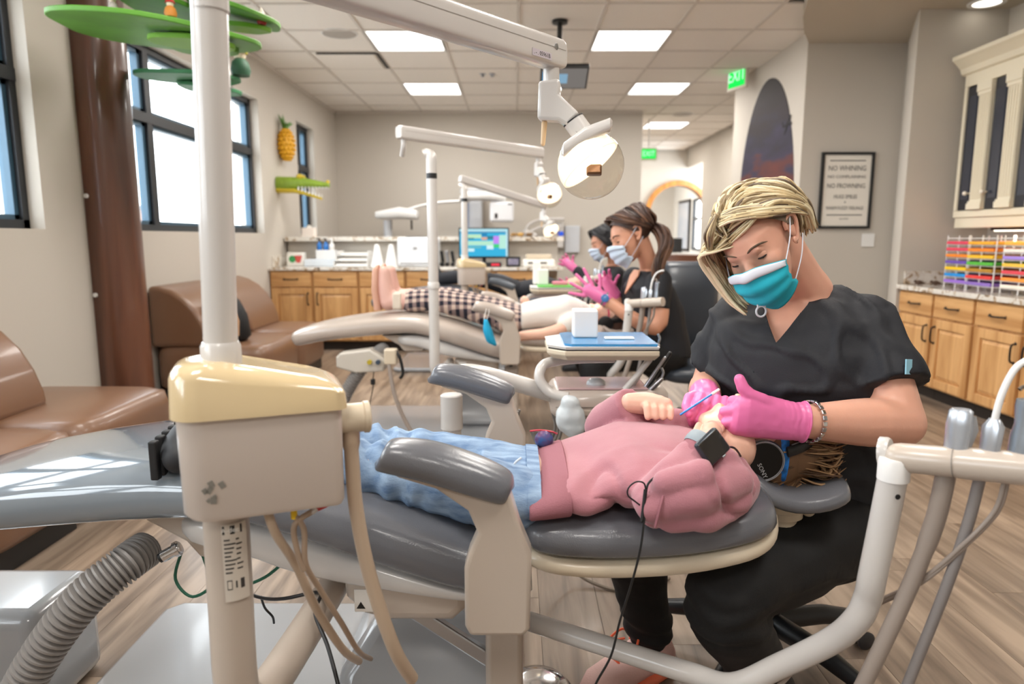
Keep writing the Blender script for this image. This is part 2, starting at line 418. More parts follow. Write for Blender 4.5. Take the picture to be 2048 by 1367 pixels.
struct(MB().bx(-2.4, -2.375, -3, 9.38, CEIL-.025, CEIL-.003).build('trim_2', M_GRID, None, smooth=False))
struct(MB().bx(-2.4, 1.68, 9.35, 9.38, CEIL-.025, CEIL-.003).build('trim_3', M_GRID, None, smooth=False))
E_PANEL = emis('light_panel', 'fffdf8', 4.0)
for k, (i, j) in enumerate([(1, 0), (2, 3), (3, 7), (-2, 3), (-2, 0)]):
    x, y = GX+(i+.5)*T, GY+(j+.5)*T
    t = thing('ceiling_light', (x, y, CEIL), 'x', 'light', 'square ceiling lights')
    MB().box((x, y, CEIL+.016), (T-.03, T-.03, .008)).build('diffuser', E_PANEL, t, smooth=False)
    f = MB()
    for s in (-1, 1):
        f.box((x+s*(T/2-.014), y, CEIL+.006), (.02, T-.008, .02)); f.box((x, y+s*(T/2-.014), CEIL+.006), (T-.048, .02, .02))
    f.build('light_frame', M_WHITE, t, smooth=False)
    lab = {(1, 0): 'large bright square ceiling light right of the hanging television', (2, 3): 'square ceiling light over the brown haired hygienist, second on right',
           (3, 7): 'farthest square ceiling light above the hall exit sign', (-2, 3): 'square ceiling light near the back wall on the left',
           (-2, 0): 'square ceiling light half hidden behind the nearest lamp arm'}[(i, j)]
    t['label'] = lab
# dropped soffit
edge = [(sof_x(y), y) for y in [5.9, 5.6, 5.2, 4.8, 4.4, 4.0, 3.6, 3.0, 2.0, 0, -3]]
struct(MB().prism(edge+[(3.45, -3), (3.45, 5.9)], (0, 0, 2.665), (1, 0, 0), (0, 1, 0), (0, 0, .12)).build('soffit', mat('soffit_paint', 'bdb3a4', .85), None, smooth=False))
dl = thing('recessed_downlight', (3.17, 4.90, 2.665), 'round recessed downlight in the soffit above the striped cabinets', 'light')
MB().lathe([(.085, -.004), (.115, -.006), (.115, .004), (.085, .004)], (3.17, 4.90, 2.662)).build('trim_ring', M_WHITE, dl)
MB().lathe([(.0, -.003), (.086, -.003), (.086, .0), (0, .0)], (3.17, 4.90, 2.663)).build('lens', emis('downlight_lens', 'fff6e6', 3.0), dl)
# outside world seen through the windows
gr = struct(MB().bx(-60, -3, -30, 60, -1.0, -.9).build('outside_ground', mat('pavement', 'b9b5ae', .9), None, smooth=False))
b = thing('far_building', (-21, 34, -.9), 'low orange and grey building far off through the window', 'building')
MB().bx(-24, -20.5, 33, 38, -.9, 2.6).build('wall', mat('stucco_orange', 'b98a6e', .9), b, smooth=False)
MB().bx(-24.3, -20.2, 32.6, 38.4, 2.6, 2.85).build('roof', mat('roof_grey', '6d6a66', .8), b, smooth=False)
for k in range(2): MB().bx(-23.6+k*1.6, -22.6+k*1.6, 32.9, 33.02, .3, 1.8).build('window', M_FRAME, b, smooth=False)
# ================================================================ built-in cabinets
def unit(name, label, o, a, nrm, w, h, depth, hinge, group, handle_mat=M_IRON, toe=.09, gaps=.004):
    """base cabinet: o = left front floor corner, a = along the front, nrm = outwards"""
    o, a, nrm = Vector(o), Vector(a), Vector(nrm); Z = Vector((0, 0, 1))
    M = Matrix((a, -nrm, Z)).transposed().to_4x4(); M.translation = o
    t = thing(name, o+a*(w/2)-nrm*(depth/2), label, 'cabinet', group)
    wood_z = M_OAK; wood_x = M_OAKH if abs(a.x) > .5 else M_OAKX
    b = MB().bx(0, w, .012, depth, toe, h).xf(M); b.build('body', wood_z, t, smooth=False)
    MB().bx(0, w, .06, depth, 0, toe).xf(M).build('plinth', mat('plinth_dark', '2a211a', .7), t, smooth=False)
    dz = h-.155
    d = MB().bx(.012, w-.012, -.008, .012, dz, h-.012).xf(M).build('drawer', wood_x, t, bev=.004, smooth=False)
    hp = cat([(w/2-.065, -.008, dz+.072), (w/2-.045, -.03, dz+.072), (w/2, -.034, dz+.070), (w/2+.045, -.03, dz+.072), (w/2+.065, -.008, dz+.072)], 4)
    MB().tube(hp, [.011]+[.0055]*(len(hp)-2)+[.011], 8).xf(M).build('handle', handle_mat, d)
    z0, z1 = toe+.012, dz-.014; s = .06
    dm = MB()
    for q in ((.012, .012+s, -.008, .012, z0, z1), (w-.012-s, w-.012, -.008, .012, z0, z1), (.012+s, w-.012-s, -.008, .012, z0, z0+s), (.012+s, w-.012-s, -.008, .012, z1-s, z1)): dm.bx(*q)
    dr = dm.xf(M).build('door', wood_z, t, bev=.004, smooth=False)
    x0, x1, y0, y1 = .012+s, w-.012-s, z0+s, z1-s; k = .028
    pm_ = MB().rings([[Vector(q) for q in ((x0, .010, y0), (x1, .010, y0), (x1, .010, y1), (x0, .010, y1))],
                      [Vector(q) for q in ((x0+.004, .006, y0+.004), (x1-.004, .006, y0+.004), (x1-.004, .006, y1-.004), (x0+.004, .006, y1-.004))],
                      [Vector(q) for q in ((x0+k, -.004, y0+k), (x1-k, -.004, y0+k), (x1-k, -.004, y1-k), (x0+k, -.004, y1-k))]]).xf(M)
    pm_.build('door_panel', wood_z, dr, smooth=False)
    hx = w-.045 if hinge == 'r' else .045
    hp = cat([(hx, -.008, z1-.05), (hx, -.03, z1-.06), (hx, -.034, z1-.105), (hx, -.03, z1-.15), (hx, -.008, z1-.16)], 4)
    MB().tube(hp, [.011]+[.0055]*(len(hp)-2)+[.011], 8).xf(M).build('handle', handle_mat, dr)
    return t
CY = 6.66
xs = [-2.395, -1.98, -1.53, -1.07, -.63, -.19, .24]
labs = ['alder base cabinet at the window end of the back counter', 'second alder base cabinet from the window on the back counter',
        'alder base cabinet behind the raised pink boots', 'alder base cabinet behind the upright pole of the second chair',
        'alder base cabinet below the monitor, behind the small pole box', 'alder base cabinet right of the small pole box, mostly hidden']
for i in range(6):
    unit('base_cabinet', labs[i], (xs[i], CY, 0), (1, 0, 0), (0, -1, 0), xs[i+1]-xs[i]-.003, .785, .5, 'r' if i % 2 == 0 else 'l', 'alder cabinets under the back counter')
wt = tag(rebase(MB().bx(-2.4, .46, CY-.025, 7.2, .787, .817).bx(-2.4, -2.38, 6.75, 7.19, .8175, .92).build('countertop', M_GRAN, None, bev=.004, smooth=False), (-1, 6.9, .787)), 'speckled granite countertop of the back counter', 'countertop')
struct(MB().bx(-2.38, .44, 7.2, 7.32, 0, 1.066).build('wall_half', M_WALL, None, smooth=False))
tag(rebase(MB().bx(-2.38, .5, 7.1, 7.42, 1.067, 1.112).build('granite_ledge', M_GRAN, None, bev=.004, smooth=False), (-1, 7.25, 1.067)), 'granite ledge capping the half wall behind the back counter', 'ledge')
# right hand run
ys_ = [5.02, 4.60, 4.18, 3.76, 3.34, 2.92]
rl = ['alder base cabinet in the corner beside the picture wall', 'second alder base cabinet from the corner, right side', 'alder base cabinet behind the silver instrument handles',
      'alder base cabinet cut by the right picture edge', 'alder base cabinet just outside the right picture edge']
for i in range(5):
    unit('base_cabinet', rl[i], (2.82, ys_[i], 0), (0, -1, 0), (-1, 0, 0), ys_[i]-ys_[i+1]-.003, .73, .58, 'r' if i % 2 == 0 else 'l', 'alder cabinets along the right wall')
tag(rebase(MB().bx(2.79, 3.415, 2.9, 5.025, .732, .765).bx(2.84, 3.415, 5.008, 5.028, .7655, .86).bx(3.40, 3.418, 2.9, 5.0, .7655, .86).build('countertop', M_GRAN, None, bev=.004, smooth=False), (3.1, 4, .732)), 'speckled granite countertop along the right wall', 'countertop')
# upper cabinets with dark panels and cream pilasters
M_CRM = mat('cream_paint', 'e6dcc4', .45); M_NAVY = mat('dark_navy_paint', '23262f', .35, coat=.2)
uc = thing('wall_cabinet', (3.26, 3.9, 1.24), 'cream wall cabinet with dark panels and fluted pilasters on the right', 'cabinet')
MB().bx(3.13, 3.415, 2.4, 4.93, 1.24, 2.2).build('body', M_CRM, uc, smooth=False)
MB().bx(3.095, 3.129, 2.4, 4.93, 1.24, 1.285).bx(3.095, 3.129, 2.4, 4.93, 2.12, 2.2).bx(3.095, 3.129, 4.90, 4.93, 1.286, 2.119).build('face_rail', M_CRM, uc, bev=.003, smooth=False)
MB().bx(3.11, 3.41, 2.4, 4.925, 1.17, 1.238).build('light_valance', M_CRM, uc, smooth=False)
prof = [(0, 0), (-.02, .01), (-.03, .045), (-.07, .085), (-.09, .10), (-.09, .125), (.3, .125), (.3, 0)]
MB().prism(prof, (3.1, 2.4, 2.2), (1, 0, 0), (0, 0, 1), (0, 2.56, 0)).build('crown_moulding', M_CRM, uc, smooth=False)
y = 4.895
pil = 0
while y > 2.5:
    d = MB().bx(3.102, 3.122, y-.13, y, 1.29, 2.115).build('door', M_NAVY, uc, bev=.003, smooth=False)
    MB().bx(3.0985, 3.1025, y-.105, y-.025, 1.36, 2.05).build('door_panel', mat('navy_gloss', '2d3442', .15, coat=.6), d, smooth=False)
    if pil % 3 != 2: MB().cyl((3.10, y-(.115 if pil % 2 == 0 else .015), 1.40), (3.075, y-(.115 if pil % 2 == 0 else .015), 1.40), .006).ell((3.068, y-(.115 if pil % 2 == 0 else .015), 1.40), (.014, .014, .014)).build('knob', mat('ivory_knob', 'efe6d6', .25), d)
    y -= .13
    q = MB().bx(3.085, 3.122, y-.13, y-.012, 1.33, 2.06)
    for k in range(5): q.bx(3.079, 3.0845, y-.125+k*.023, y-.113+k*.023, 1.36, 2.03)
    q.bx(3.072, 3.122, y-.142, y, 1.29, 1.33).bx(3.072, 3.122, y-.142, y, 2.06, 2.115).bx(3.078, 3.122, y-.137, y-.005, 1.3301, 1.345).bx(3.078, 3.122, y-.137, y-.005, 2.035, 2.0599)
    q.build('pilaster', M_CRM, uc, bev=.002, smooth=False)
    y -= .143; pil += 1
ul = thing('under_cabinet_light', (3.22, 3.6, 1.165), 'slim lit strip lamp fixed under the cream wall cabinet', 'light')
MB().bx(3.16, 3.26, 2.6, 4.62, 1.150, 1.169).build('housing', M_IRON, ul, smooth=False)
MB().bx(3.17, 3.25, 2.62, 4.60, 1.143, 1.1495).build('diffuser', emis('strip_lens', 'fff3dc', 3.5), ul, smooth=False)
area('strip_glow', (3.21, 3.6, 1.13), (0, 0, 0), .08, 1.9, 7, (1, .92, .78))
# coloured paper racks on the right counter
cols = ['e0455e', 'e0455e', 'f08a24', '6a4fb0', 'f3c817', '1f8fdc', '9a6fd0']
cols2 = ['f2b02c', 'f08a24', 'f3c02c', '55b43c', 'b3842a', 'e2403c', '8d6fc0']
cols3 = ['f6b84a', 'f6efe2', 'a58be0', 'f2c64a', 'e04a58', 'f09a3c', 'efe8da']
def rack(y0, y1, x0, x1, cs, label):
    t = thing('paper_rack', ((x0+x1)/2, (y0+y1)/2, .7655), label, 'rack', 'wire paper racks on the right counter')
    m = MB(); n = len(cs); dz = .043
    for xx in (x0, x1):
        for yy in (y0, (y0+y1)/2, y1): m.cyl((xx, yy, .7655), (xx, yy, .7655+.05+n*dz), .0035, n=6)
    for k in range(n+1):
        z = .7655+.03+k*dz
        for xx in (x0, x1): m.cyl((xx, y0, z), (xx, y1, z), .0028, n=6)
        for yy in (y0, (y0+y1)/2, y1): m.cyl((x0, yy, z), (x1, yy, z), .0028, n=6)
    m.build('wire_frame', M_WHITE, t)
    for k, c in enumerate(cs):
        z = .7655+.034+(n-1-k)*dz
        MB().bx(x0-.012, x1-.01, y0+.008, y1-.008, z, z+.02).build('paper_stack', mat('paper_'+c, c, .7), t, bev=.003, smooth=False)
rack(4.53, 4.77, 2.98, 3.26, cols, 'white wire rack of red, purple and blue paper, farther one')
rack(4.24, 4.50, 2.95, 3.25, cols2, 'white wire rack of yellow, green and red paper, middle one')
rack(3.90, 4.20, 2.97, 3.27, cols3, 'white wire rack of pale yellow and violet paper, nearest one')
for k, (x, y, s) in enumerate([(2.90, 4.93, .06), (2.99, 4.88, .07), (3.12, 4.92, .075), (3.17, 4.84, .06)]):
    o = MB(); rr = random.Random(k)
    o.ell((x, y, .784), (s*.42, .014, .016), None, 10, 6).ell((x-s*.45, y, .792), (s*.18, .01, .011), None, 8, 6)
    o.tube([(x+s*.35, y, .784), (x+s*.6, y+.008, .776), (x+s*.85, y, .771+.02*rr.random())], [.01, .006, .001], 6)
    for q in (-.25, .25):
        for w in (-1, 1): o.cyl((x+s*q, y+w*.008, .782), (x+s*q-.006, y+w*.02, .7665), .005, .003, 6)
    tag(rebase(o.build('toy_reptile', mat('toy_brown', '5b4536', .6), None), (x, y, .7655)), 'small brown toy reptile on right counter, number %d from the corner end' % (k+1) if 0 else ['small brown toy reptile nearest the corner on the right counter', 'second brown toy reptile on the right counter from the corner', 'largest brown toy reptile in the middle of its row', 'brown toy reptile nearest the paper racks'][k], 'toy', 'toy reptiles on the right counter')

# ================================================================ walls: mural, poster, signs
def mural_mat():
    m = bpy.data.materials.new('sunset_mural'); m.use_nodes = True; nt = m.node_tree; b = nt.nodes['Principled BSDF']; b.inputs['Roughness'].default_value = .7
    tc = nt.nodes.new('ShaderNodeTexCoord'); mp = nt.nodes.new('ShaderNodeMapping'); mp.inputs['Scale'].default_value = (1, .9, 4)
    n = nt.nodes.new('ShaderNodeTexNoise'); n.inputs['Scale'].default_value = 1.6; n.inputs['Detail'].default_value = 5
    nt.links.new(tc.outputs['Object'], mp.inputs[0]); nt.links.new(mp.outputs[0], n.inputs['Vector'])
    sx = nt.nodes.new('ShaderNodeSeparateXYZ'); nt.links.new(tc.outputs['Object'], sx.inputs[0])
    a = nt.nodes.new('ShaderNodeMath'); a.operation = 'MULTIPLY_ADD'; a.inputs[1].default_value = .42; nt.links.new(n.outputs[0], a.inputs[0])
    c = nt.nodes.new('ShaderNodeMath'); c.operation = 'MULTIPLY_ADD'; c.inputs[1].default_value = 1/2.6; c.inputs[2].default_value = -.21
    nt.links.new(sx.outputs['Z'], c.inputs[0]); nt.links.new(c.outputs[0], a.inputs[2])
    r = nt.nodes.new('ShaderNodeValToRGB'); e = r.color_ramp.elements
    e[0].position = .42; e[0].color = srgb('58261e'); e[1].position = .95; e[1].color = srgb('1a0d11')
    for p, col in ((.56, '6b2e23'), (.66, '552626'), (.70, '2c2540'), (.78, '1f1a30'), (.86, '20121d')): x = e.new(p); x.color = srgb(col)
    nt.links.new(a.outputs[0], r.inputs[0]); nt.links.new(r.outputs[0], b.inputs['Base Color']); return m
mu = thing('mural', (2.37, 6.7, 0), 'tall arched sunset mural with a dark aeroplane on the white wall', 'mural')
yc, hw, zs, ze = 6.7, .72, 1.35, 2.57
pol = [(yc-hw, .1), (yc+hw, .1), (yc+hw, zs)]+[(yc+hw*math.cos(PI*k/28), zs+(ze-zs)*math.sin(PI*k/28)) for k in range(1, 28)]+[(yc-hw, zs)]
MB().prism(pol, (2.379, 0, 0), (0, 1, 0), (0, 0, 1), (-.006, 0, 0)).build('painted_panel', mural_mat(), mu, smooth=False)
P = U(1553, 250, 6.2); py, pz = 6.2, P.z
pl = MB()
for poly in ([(-.10, .012), (-.03, .02), (.09, .0), (.10, -.012), (-.03, -.015), (-.1, -.004)], [(-.03, .01), (.02, .01), (-.06, .075), (-.085, .07)], [(-.03, -.01), (.02, -.01), (.06, -.075), (.035, -.08)], [(.07, .0), (.10, .0), (.115, .04), (.095, .04)]):
    pl.prism([(p[0], p[1]) for p in poly], (2.3725, py, pz), (0, 1, 0), (0, 0, 1), (-.0015, 0, 0))
pl.build('aeroplane', mat('ink_black', '17151a', .8), mu, smooth=False)
po = thing('framed_poster', (2.83, 5.87, .9), 'black framed poster of typed house rules on the wall', 'poster')
a, b = U(1652, 304, 5.85), U(1748, 304, 5.85); c = U(1650, 457, 5.85)
x0, x1, z1, z0 = a.x-.03, b.x+.01, a.z, c.z
fm = MB(); w_ = .022
for q in ((x0, x0+w_, z0, z1), (x1-w_, x1, z0, z1), (x0+w_, x1-w_, z0, z0+w_), (x0+w_, x1-w_, z1-w_, z1)): fm.bx(q[0], q[1], 5.838, 5.868, q[2], q[3])
fm.build('frame', M_BLACK, po, bev=.002, smooth=False)
pp = MB().bx(x0+w_, x1-w_, 5.855, 5.868, z0+w_, z1-w_).build('print', mat('poster_paper', 'e8e2d8', .7), po, smooth=False)
M_INK = mat('print_ink', '3a3735', .8); xm = (x0+x1)/2; H = z1-z0
for (body, fz, sz, sxx) in [('NO WHINING', .79, .075, .82), ('NO COMPLAINING', .68, .044, 1.05), ('NO FROWNING', .56, .07, .78), ('HUGS SMILES', .42, .058, .72), ('&', .35, .03, 1), ('WARM FUZZY FEELINGS', .27, .05, .72), ('ALLOWED', .13, .02, 1)]:
    text(body, sz*.80, frame((xm, 5.8545, z0+H*fz), (1, 0, 0), (0, 0, 1)), 'lettering', M_INK, pp, sx=sxx)
for q in (.885, .175): MB().bx(x0+.07, x1-.07, 5.8535, 5.855, z0+H*q, z0+H*(q+.012)).build('rule_line', M_INK, pp, smooth=False)
c = U(1736, 480, 5.86)
tag(rebase(MB().box((c.x, 5.862, c.z), (.105, .012, .11)).build('wall_plate', M_WHITE, None, bev=.003, smooth=False), (c.x, 5.868, c.z-.055)), 'small white card below the framed poster', 'plate')
M_EXG = emis('exit_green', '22e858', 1.15)
def exit_sign(c, rot, w, h, label, stem=None):
    t = thing('exit_sign', c, label, 'sign', 'lit exit signs'); M = Matrix.Translation(c) @ Matrix.Rotation(rot, 4, 'Z')
    MB().box((0, 0, 0), (w, .03, h)).xf(M).build('housing', mat('sign_ivory', 'd9cfc2', .5), t, bev=.006, smooth=False)
    MB().box((0, -.0165, 0), (w*.84, .003, h*.78)).xf(M).build('face', M_EXG, t, smooth=False)
    text('EXIT', h*.62, M @ frame((0, -.0185, 0), (1, 0, 0), (0, 0, 1)), 'lettering', emis('exit_letter', 'c8ffd8', 1.3), t, sx=.8)
    if stem: MB().cyl((0, 0, h/2), (0, 0, stem), .012).xf(M).build('stem', M_WHITE, t)
exit_sign(U(1297, 308, 9.9), 0, .24, .17, 'green exit sign facing down the hall beyond the back wall', CEIL-U(1297, 308, 9.9).z-.005)
exit_sign(U(1476, 152, 7.2), -1.22, .30, .27, 'green exit sign seen edgewise above the arched mural', CEIL-U(1476, 152, 7.2).z-.005)
# ceiling bits
for (px, py, r, lab) in [(680, 85, .15, 'round ceiling speaker grille left of the lamp arm'), (1365, 232, .15, 'round ceiling speaker grille over the hall entrance')]:
    z = 2.735; Yc_ = 5.9 if px < 1000 else 9.6; P = U(px, py, Yc_)
    t = thing('ceiling_speaker', (P.x, Yc_, 2.745), lab, 'speaker', 'ceiling speakers')
    MB().lathe([(0, -.008), (r*.9, -.006), (r*.92, .0), (0, 0)], (P.x, Yc_, 2.756)).build('grille', mat('grille_grey', 'b3aca5', .6, bump=.4, bscale=500), t)
    MB().lathe([(r*.92, -.008), (r, -.006), (r, .0), (r*.92, 0)], (P.x, Yc_, 2.756)).build('rim', M_WHITE, t)
vt = thing('air_vent', (-1.5, 6.75, 2.75), 'rectangular air return vent with dark slot in the ceiling', 'vent')
MB().bx(-1.80, -1.27, 6.46, 6.5, 2.742, 2.7555).bx(-1.27, -1.235, 6.46, 7.02, 2.742, 2.7555).build('slot', M_IRON, vt, smooth=False)
MB().bx(-1.82, -1.29, 6.5, 7.02, 2.738, 2.7555).build('plate', M_CEIL, vt, bev=.004, smooth=False)
for k, px in enumerate((965, 984)):
    P = U(px, 152, 7.25)
    tag(rebase(MB().lathe([(0, -.03), (.02, -.03), (.012, -.012), (.035, -.006), (.035, 0), (0, 0)], (P.x, 7.3, 2.7555)).build('sprinkler_head', M_STEEL, None), (P.x, 7.3, 2.755)), ['small ceiling sprinkler head, left of the pair', 'small ceiling sprinkler head, right of the pair'][k], 'sprinkler', 'ceiling sprinklers')
def ceiling_tv(dy, label, screen):
    Yb = 5.55+dy
    t = thing('ceiling_monitor', (.34, Yb, 2.3), label, 'monitor', 'patient screens hung from the ceiling')
    o = U(1128, 153, 5.5)+Vector((0, dy, 0)); ax = Vector((1, 0, 0)).normalized(); ay = Vector((0, -.85, .4)).normalized(); 
    M = frame(o, ax, ay)
    MB().box((0, 0, 0), (.37, .26, .035)).xf(M).build('housing', M_BLACK, t, bev=.006, smooth=False)
    sc = MB().box((0, 0, .0185), (.34, .23, .002)).xf(M).build('screen', emis('screen_grey', '8b8580', .7), t, smooth=False)
    if screen:
        MB().box((-.11, 0, .0200), (.11, .16, .001)).xf(M).build('picture', emis('screen_blue', '39a6e0', .9), sc, smooth=False)
        MB().box((-.02, .0, .0202), (.09, .11, .001)).xf(M).build('picture', emis('screen_haze', '90b6d0', .8), sc, smooth=False)
    MB().cyl((.34, Yb+.02, 2.38), (.34, Yb+.02, 2.75), .02).lathe([(.06, 0), (.06, -.02), (.02, -.03)], (.34, Yb+.02, 2.751)).build('pole', M_BLACK, t)
    MB().box((.35, Yb-.01, 2.375), (.08, .10, .04)).build('bracket', M_BLACK, t, bev=.01, smooth=False)
ceiling_tv(0, 'black television hung from the ceiling behind the nearest lamp', True)
ceiling_tv(-2.24, 'black television at the top picture edge over the front chair', False)
# wall decor
P = U(577, 290, 7.15)
pa = thing('pineapple_ornament', (-2.36, 7.15, P.z-.13), 'yellow pineapple ornament hung on the window wall', 'ornament')
m = MB().ell((-2.33, 7.15, P.z), (.075, .1, .155), None, 20, 14)
for a in range(9):
    for k in range(12):
        th = 2*PI*(k+.5*(a % 2))/12; ph = -1.15+a*.29
        c_ = Vector((-2.33+.076*math.cos(ph)*math.cos(th), 7.15+.101*math.cos(ph)*math.sin(th), P.z+.156*math.sin(ph)))
        m.ell(c_, (.018, .02, .016), None, 6, 4)
m.build('fruit', mat('pineapple_yellow', 'e0a822', .5, var=.12, vscale=40), pa)
for k in range(13):
    a = k*2.4; r = .02+.03*(k % 4)/3; tip = Vector((-2.33+r*1.6*math.cos(a), 7.15+r*2.2*math.sin(a), P.z+.20+.11*((k*7) % 5)/5))
    MB().tube(cat([(-2.33, 7.15, P.z+.13), (-2.33+r*.6*math.cos(a), 7.15+r*.7*math.sin(a), P.z+.19), tip], 3), [.022, .024, .024, .02, .016, .01, .002], 6, flat=.35).build('leaf', mat('pineapple_leaf', '4f7d2a', .5), pa)
P = U(565, 372, 7.03)
cr = thing('crocodile_head_ornament', (-2.39, 7.03, P.z-.05), 'green crocodile head trophy with open jaws on the window wall', 'ornament')
z = P.z; M_CG = mat('croc_green', '7f9a2e', .45, var=.12, vscale=25); M_CY = mat('croc_yellow', 'c9b02e', .45)
MB().loft([((-2.395, 7.03, z+.02), (0, .08, 0), (0, 0, .075), 2.6), ((-2.25, 7.03, z+.02), (0, .085, 0), (0, 0, .07), 2.6), ((-2.12, 7.03, z+.03), (0, .07, 0), (0, 0, .05), 2.5), ((-1.95, 7.03, z+.015), (0, .055, 0), (0, 0, .03), 2.4), ((-1.88, 7.03, z+.01), (0, .04, 0), (0, 0, .022), 2.2)], 16).build('upper_jaw', M_CG, cr)
MB().loft([((-2.395, 7.03, z-.04), (0, .075, 0), (0, 0, .03), 2.4), ((-2.22, 7.03, z-.045), (0, .075, 0), (0, 0, .025), 2.4), ((-2.08, 7.03, z-.085), (0, .055, 0), (0, 0, .018), 2.4), ((-1.96, 7.03, z-.125), (0, .035, 0), (0, 0, .012), 2.2)], 16).build('lower_jaw', M_CY, cr)
for s in (-1, 1): MB().ell((-2.16, 7.03+s*.045, z+.09), (.035, .025, .025), None, 12, 8).build('eye', M_CY, cr)
for s in (-1, 1): MB().ell((-1.89, 7.03+s*.02, z+.04), (.014, .012, .018), None, 10, 6).build('nostril', M_CY, cr)
for k in range(9):
    for s in (-1, 1):
        t = k/8; x = -2.17+.27*t; y = 7.03+s*(.066-.026*t)
        MB().cyl((x, y, z-.012+.0*t), (x, y, z-.045+.012*t), .011-.003*t, .001, n=7).build('tooth', M_WHITE, cr)
        if k < 7:
            x = -2.17+.2*t*8/6; MB().cyl((x, y, z-.045-.085*t), (x, y, z-.005-.085*t), .010-.003*t, .001, n=7).build('tooth', M_WHITE, cr)
# trunk column with leaf shelves
tk = thing('tree_column', (-2.34, 4.0, 0), 'dark brown tree trunk column with round green leaf shelves', 'decoration')
MB().lathe([(.155, 0), (.15, .6), (.148, 1.6), (.15, 2.72)], (-2.34, 4.0, 0.001), n=40).build('trunk', wood('trunk_walnut', '45291d', '6b4330', axis='Z', rough=.35, coat=.3, scale=.7), tk)
for z in (.78, 1.33): MB().lathe([(0, .012), (.012, .012), (.012, 0), (0, 0)], (-2.375, 3.85, z), (-.25, -1, 0)).build('bolt_cap', M_WHITE, tk)
M_LEAF = mat('leaf_green', '56912b', .6, var=.15, vscale=4)
M_LEAFD = mat('leaf_blue_green', '3a7f52', .6, var=.12, vscale=4)
def leaf(px0, py0, px1, py1, Yc_, depth, tilt, m, zrot=0):
    a, b = U(px0, py0, Yc_), U(px1, py1, Yc_); c = (a+b)/2; hx = (b-a).length/2
    ax = (b-a).normalized(); ay = Vector((0, 1, tilt)); ay = (ay-ax*ay.dot(ax)).normalized(); n_ = ax.cross(ay)
    R = []
    for k in range(40):
        t = 2*PI*k/40; r = 1+.05*math.sin(3*t+px0)+.03*math.sin(5*t+1)
        R.append(c+ax*(hx*r*math.cos(t))+ay*(depth*r*math.sin(t)))
    MB().rings([[q-n_*.011 for q in R], [q+n_*.011 for q in R]]).build('leaf_shelf', m, tk, bev=.004)
leaf(120, 48, 500, 82, 3.35, .40, .06, M_LEAF)
leaf(300, 78, 470, 92, 3.3, .12, .0, mat('leaf_lime', '6da526', .6))
leaf(240, 0, 400, 24, 3.6, .30, .0, M_LEAF)
leaf(400, 14, 552, 44, 3.7, .34, .10, M_LEAF)
leaf(430, 50, 540, 60, 3.75, .12, .10, mat('leaf_lime', '6da526', .6))
leaf(340, 92, 470, 100, 3.5, .13, .0, M_LEAF)
leaf(274, 150, 482, 160, 4.1, .17, .0, M_LEAFD)
leaf(360, 172, 478, 185, 4.25, .15, .0, M_LEAFD)
def gnome(px, py, Y, s, hat, body, label):
    b = U(px, py, Y); t = thing('gnome_figure', b, label, 'figurine', 'little figures on the leaf shelves')
    MB().lathe([(0, 0), (.032*s, 0), (.038*s, .02*s), (.03*s, .05*s), (.018*s, .062*s), (0, .064*s)], b).build('body', mat('gn_'+body, body, .6), t)
    MB().ell(b+Vector((0, 0, .075*s)), (.022*s, .022*s, .022*s), None, 12, 8).build('head', mat('gnome_cream', 'e9d9c0', .6), t)
    MB().lathe([(.03*s, .082*s), (.026*s, .09*s), (.012*s, .115*s), (0, .14*s)], b).build('hat', mat('gn_'+hat, hat, .6), t)
gnome(342, 34, 3.35, .75, 'c42a28', 'd58a3a', 'little figure with a red hat and orange body on the top leaf')
gnome(524, 50, 3.7, .62, 'e8ded0', 'a82a2c', 'little red and white figure on the right leaf')
gnome(227, 20, 3.4, .55, 'cfc6c0', 'cfc6c0', 'little pale figure at the left of the top leaf')
gnome(482, 152, 4.1, 1.5, 'd2c23c', '2f5a40', 'larger gnome with yellow hat and dark green coat by the pole')
# ================================================================ dental chairs and their units
YC = 1.38; GAP = 2.4; K3 = 1.86
def cushion(mb, st, Yc_, n=28, e=3.2):
    """st: (x, z_top, z_bottom, half width)"""
    S_ = [tuple(q) for q in st]; R = []
    for i, (x, zt, zb, hw) in enumerate(S_):
        a = S_[max(i-1, 0)]; b = S_[min(i+1, len(S_)-1)]
        d = Vector((b[0]-a[0], 0, (b[1]+b[2]-a[1]-a[2])/2)).normalized(); nn = Vector((-d.z, 0, d.x))
        R.append((Vector((x, Yc_, (zt+zb)/2)), Vector((0, hw, 0)), nn*((zt-zb)/2), e))
    return mb.loft(R, n)
SEAT = [(-1.225, .555, .545, .05), (-1.215, .575, .525, .11), (-1.18, .605, .515, .165), (-1.02, .650, .548, .205), (-.72, .694, .580, .228), (-.53, .702, .588, .245), (-.376, .672, .55, .255), (-.2, .614, .492, .262), (-.08, .572, .457, .262), (-.01, .56, .46, .255), (.015, .545, .475, .24), (.02, .52, .50, .20)]
BACK = [(.018, .575, .555, .20), (.030, .602, .535, .24), (.08, .618, .526, .262), (.18, .620, .524, .268), (.30, .622, .53, .264), (.395, .630, .543, .252), (.445, .634, .553, .232), (.474, .634, .565, .20), (.487, .622, .585, .15)]
HEAD = [(.455, .645, .635, .05), (.465, .650, .615, .09), (.50, .622, .578, .115), (.55, .606, .56, .12), (.61, .610, .563, .118), (.655, .622, .577, .10), (.672, .617, .590, .06), (.676, .606, .60, .03)]
def shift(st, dz0, dz1, w, dx=0): return [(x+dx, zt+dz0, zb+dz1, hw*w) for x, zt, zb, hw in st]
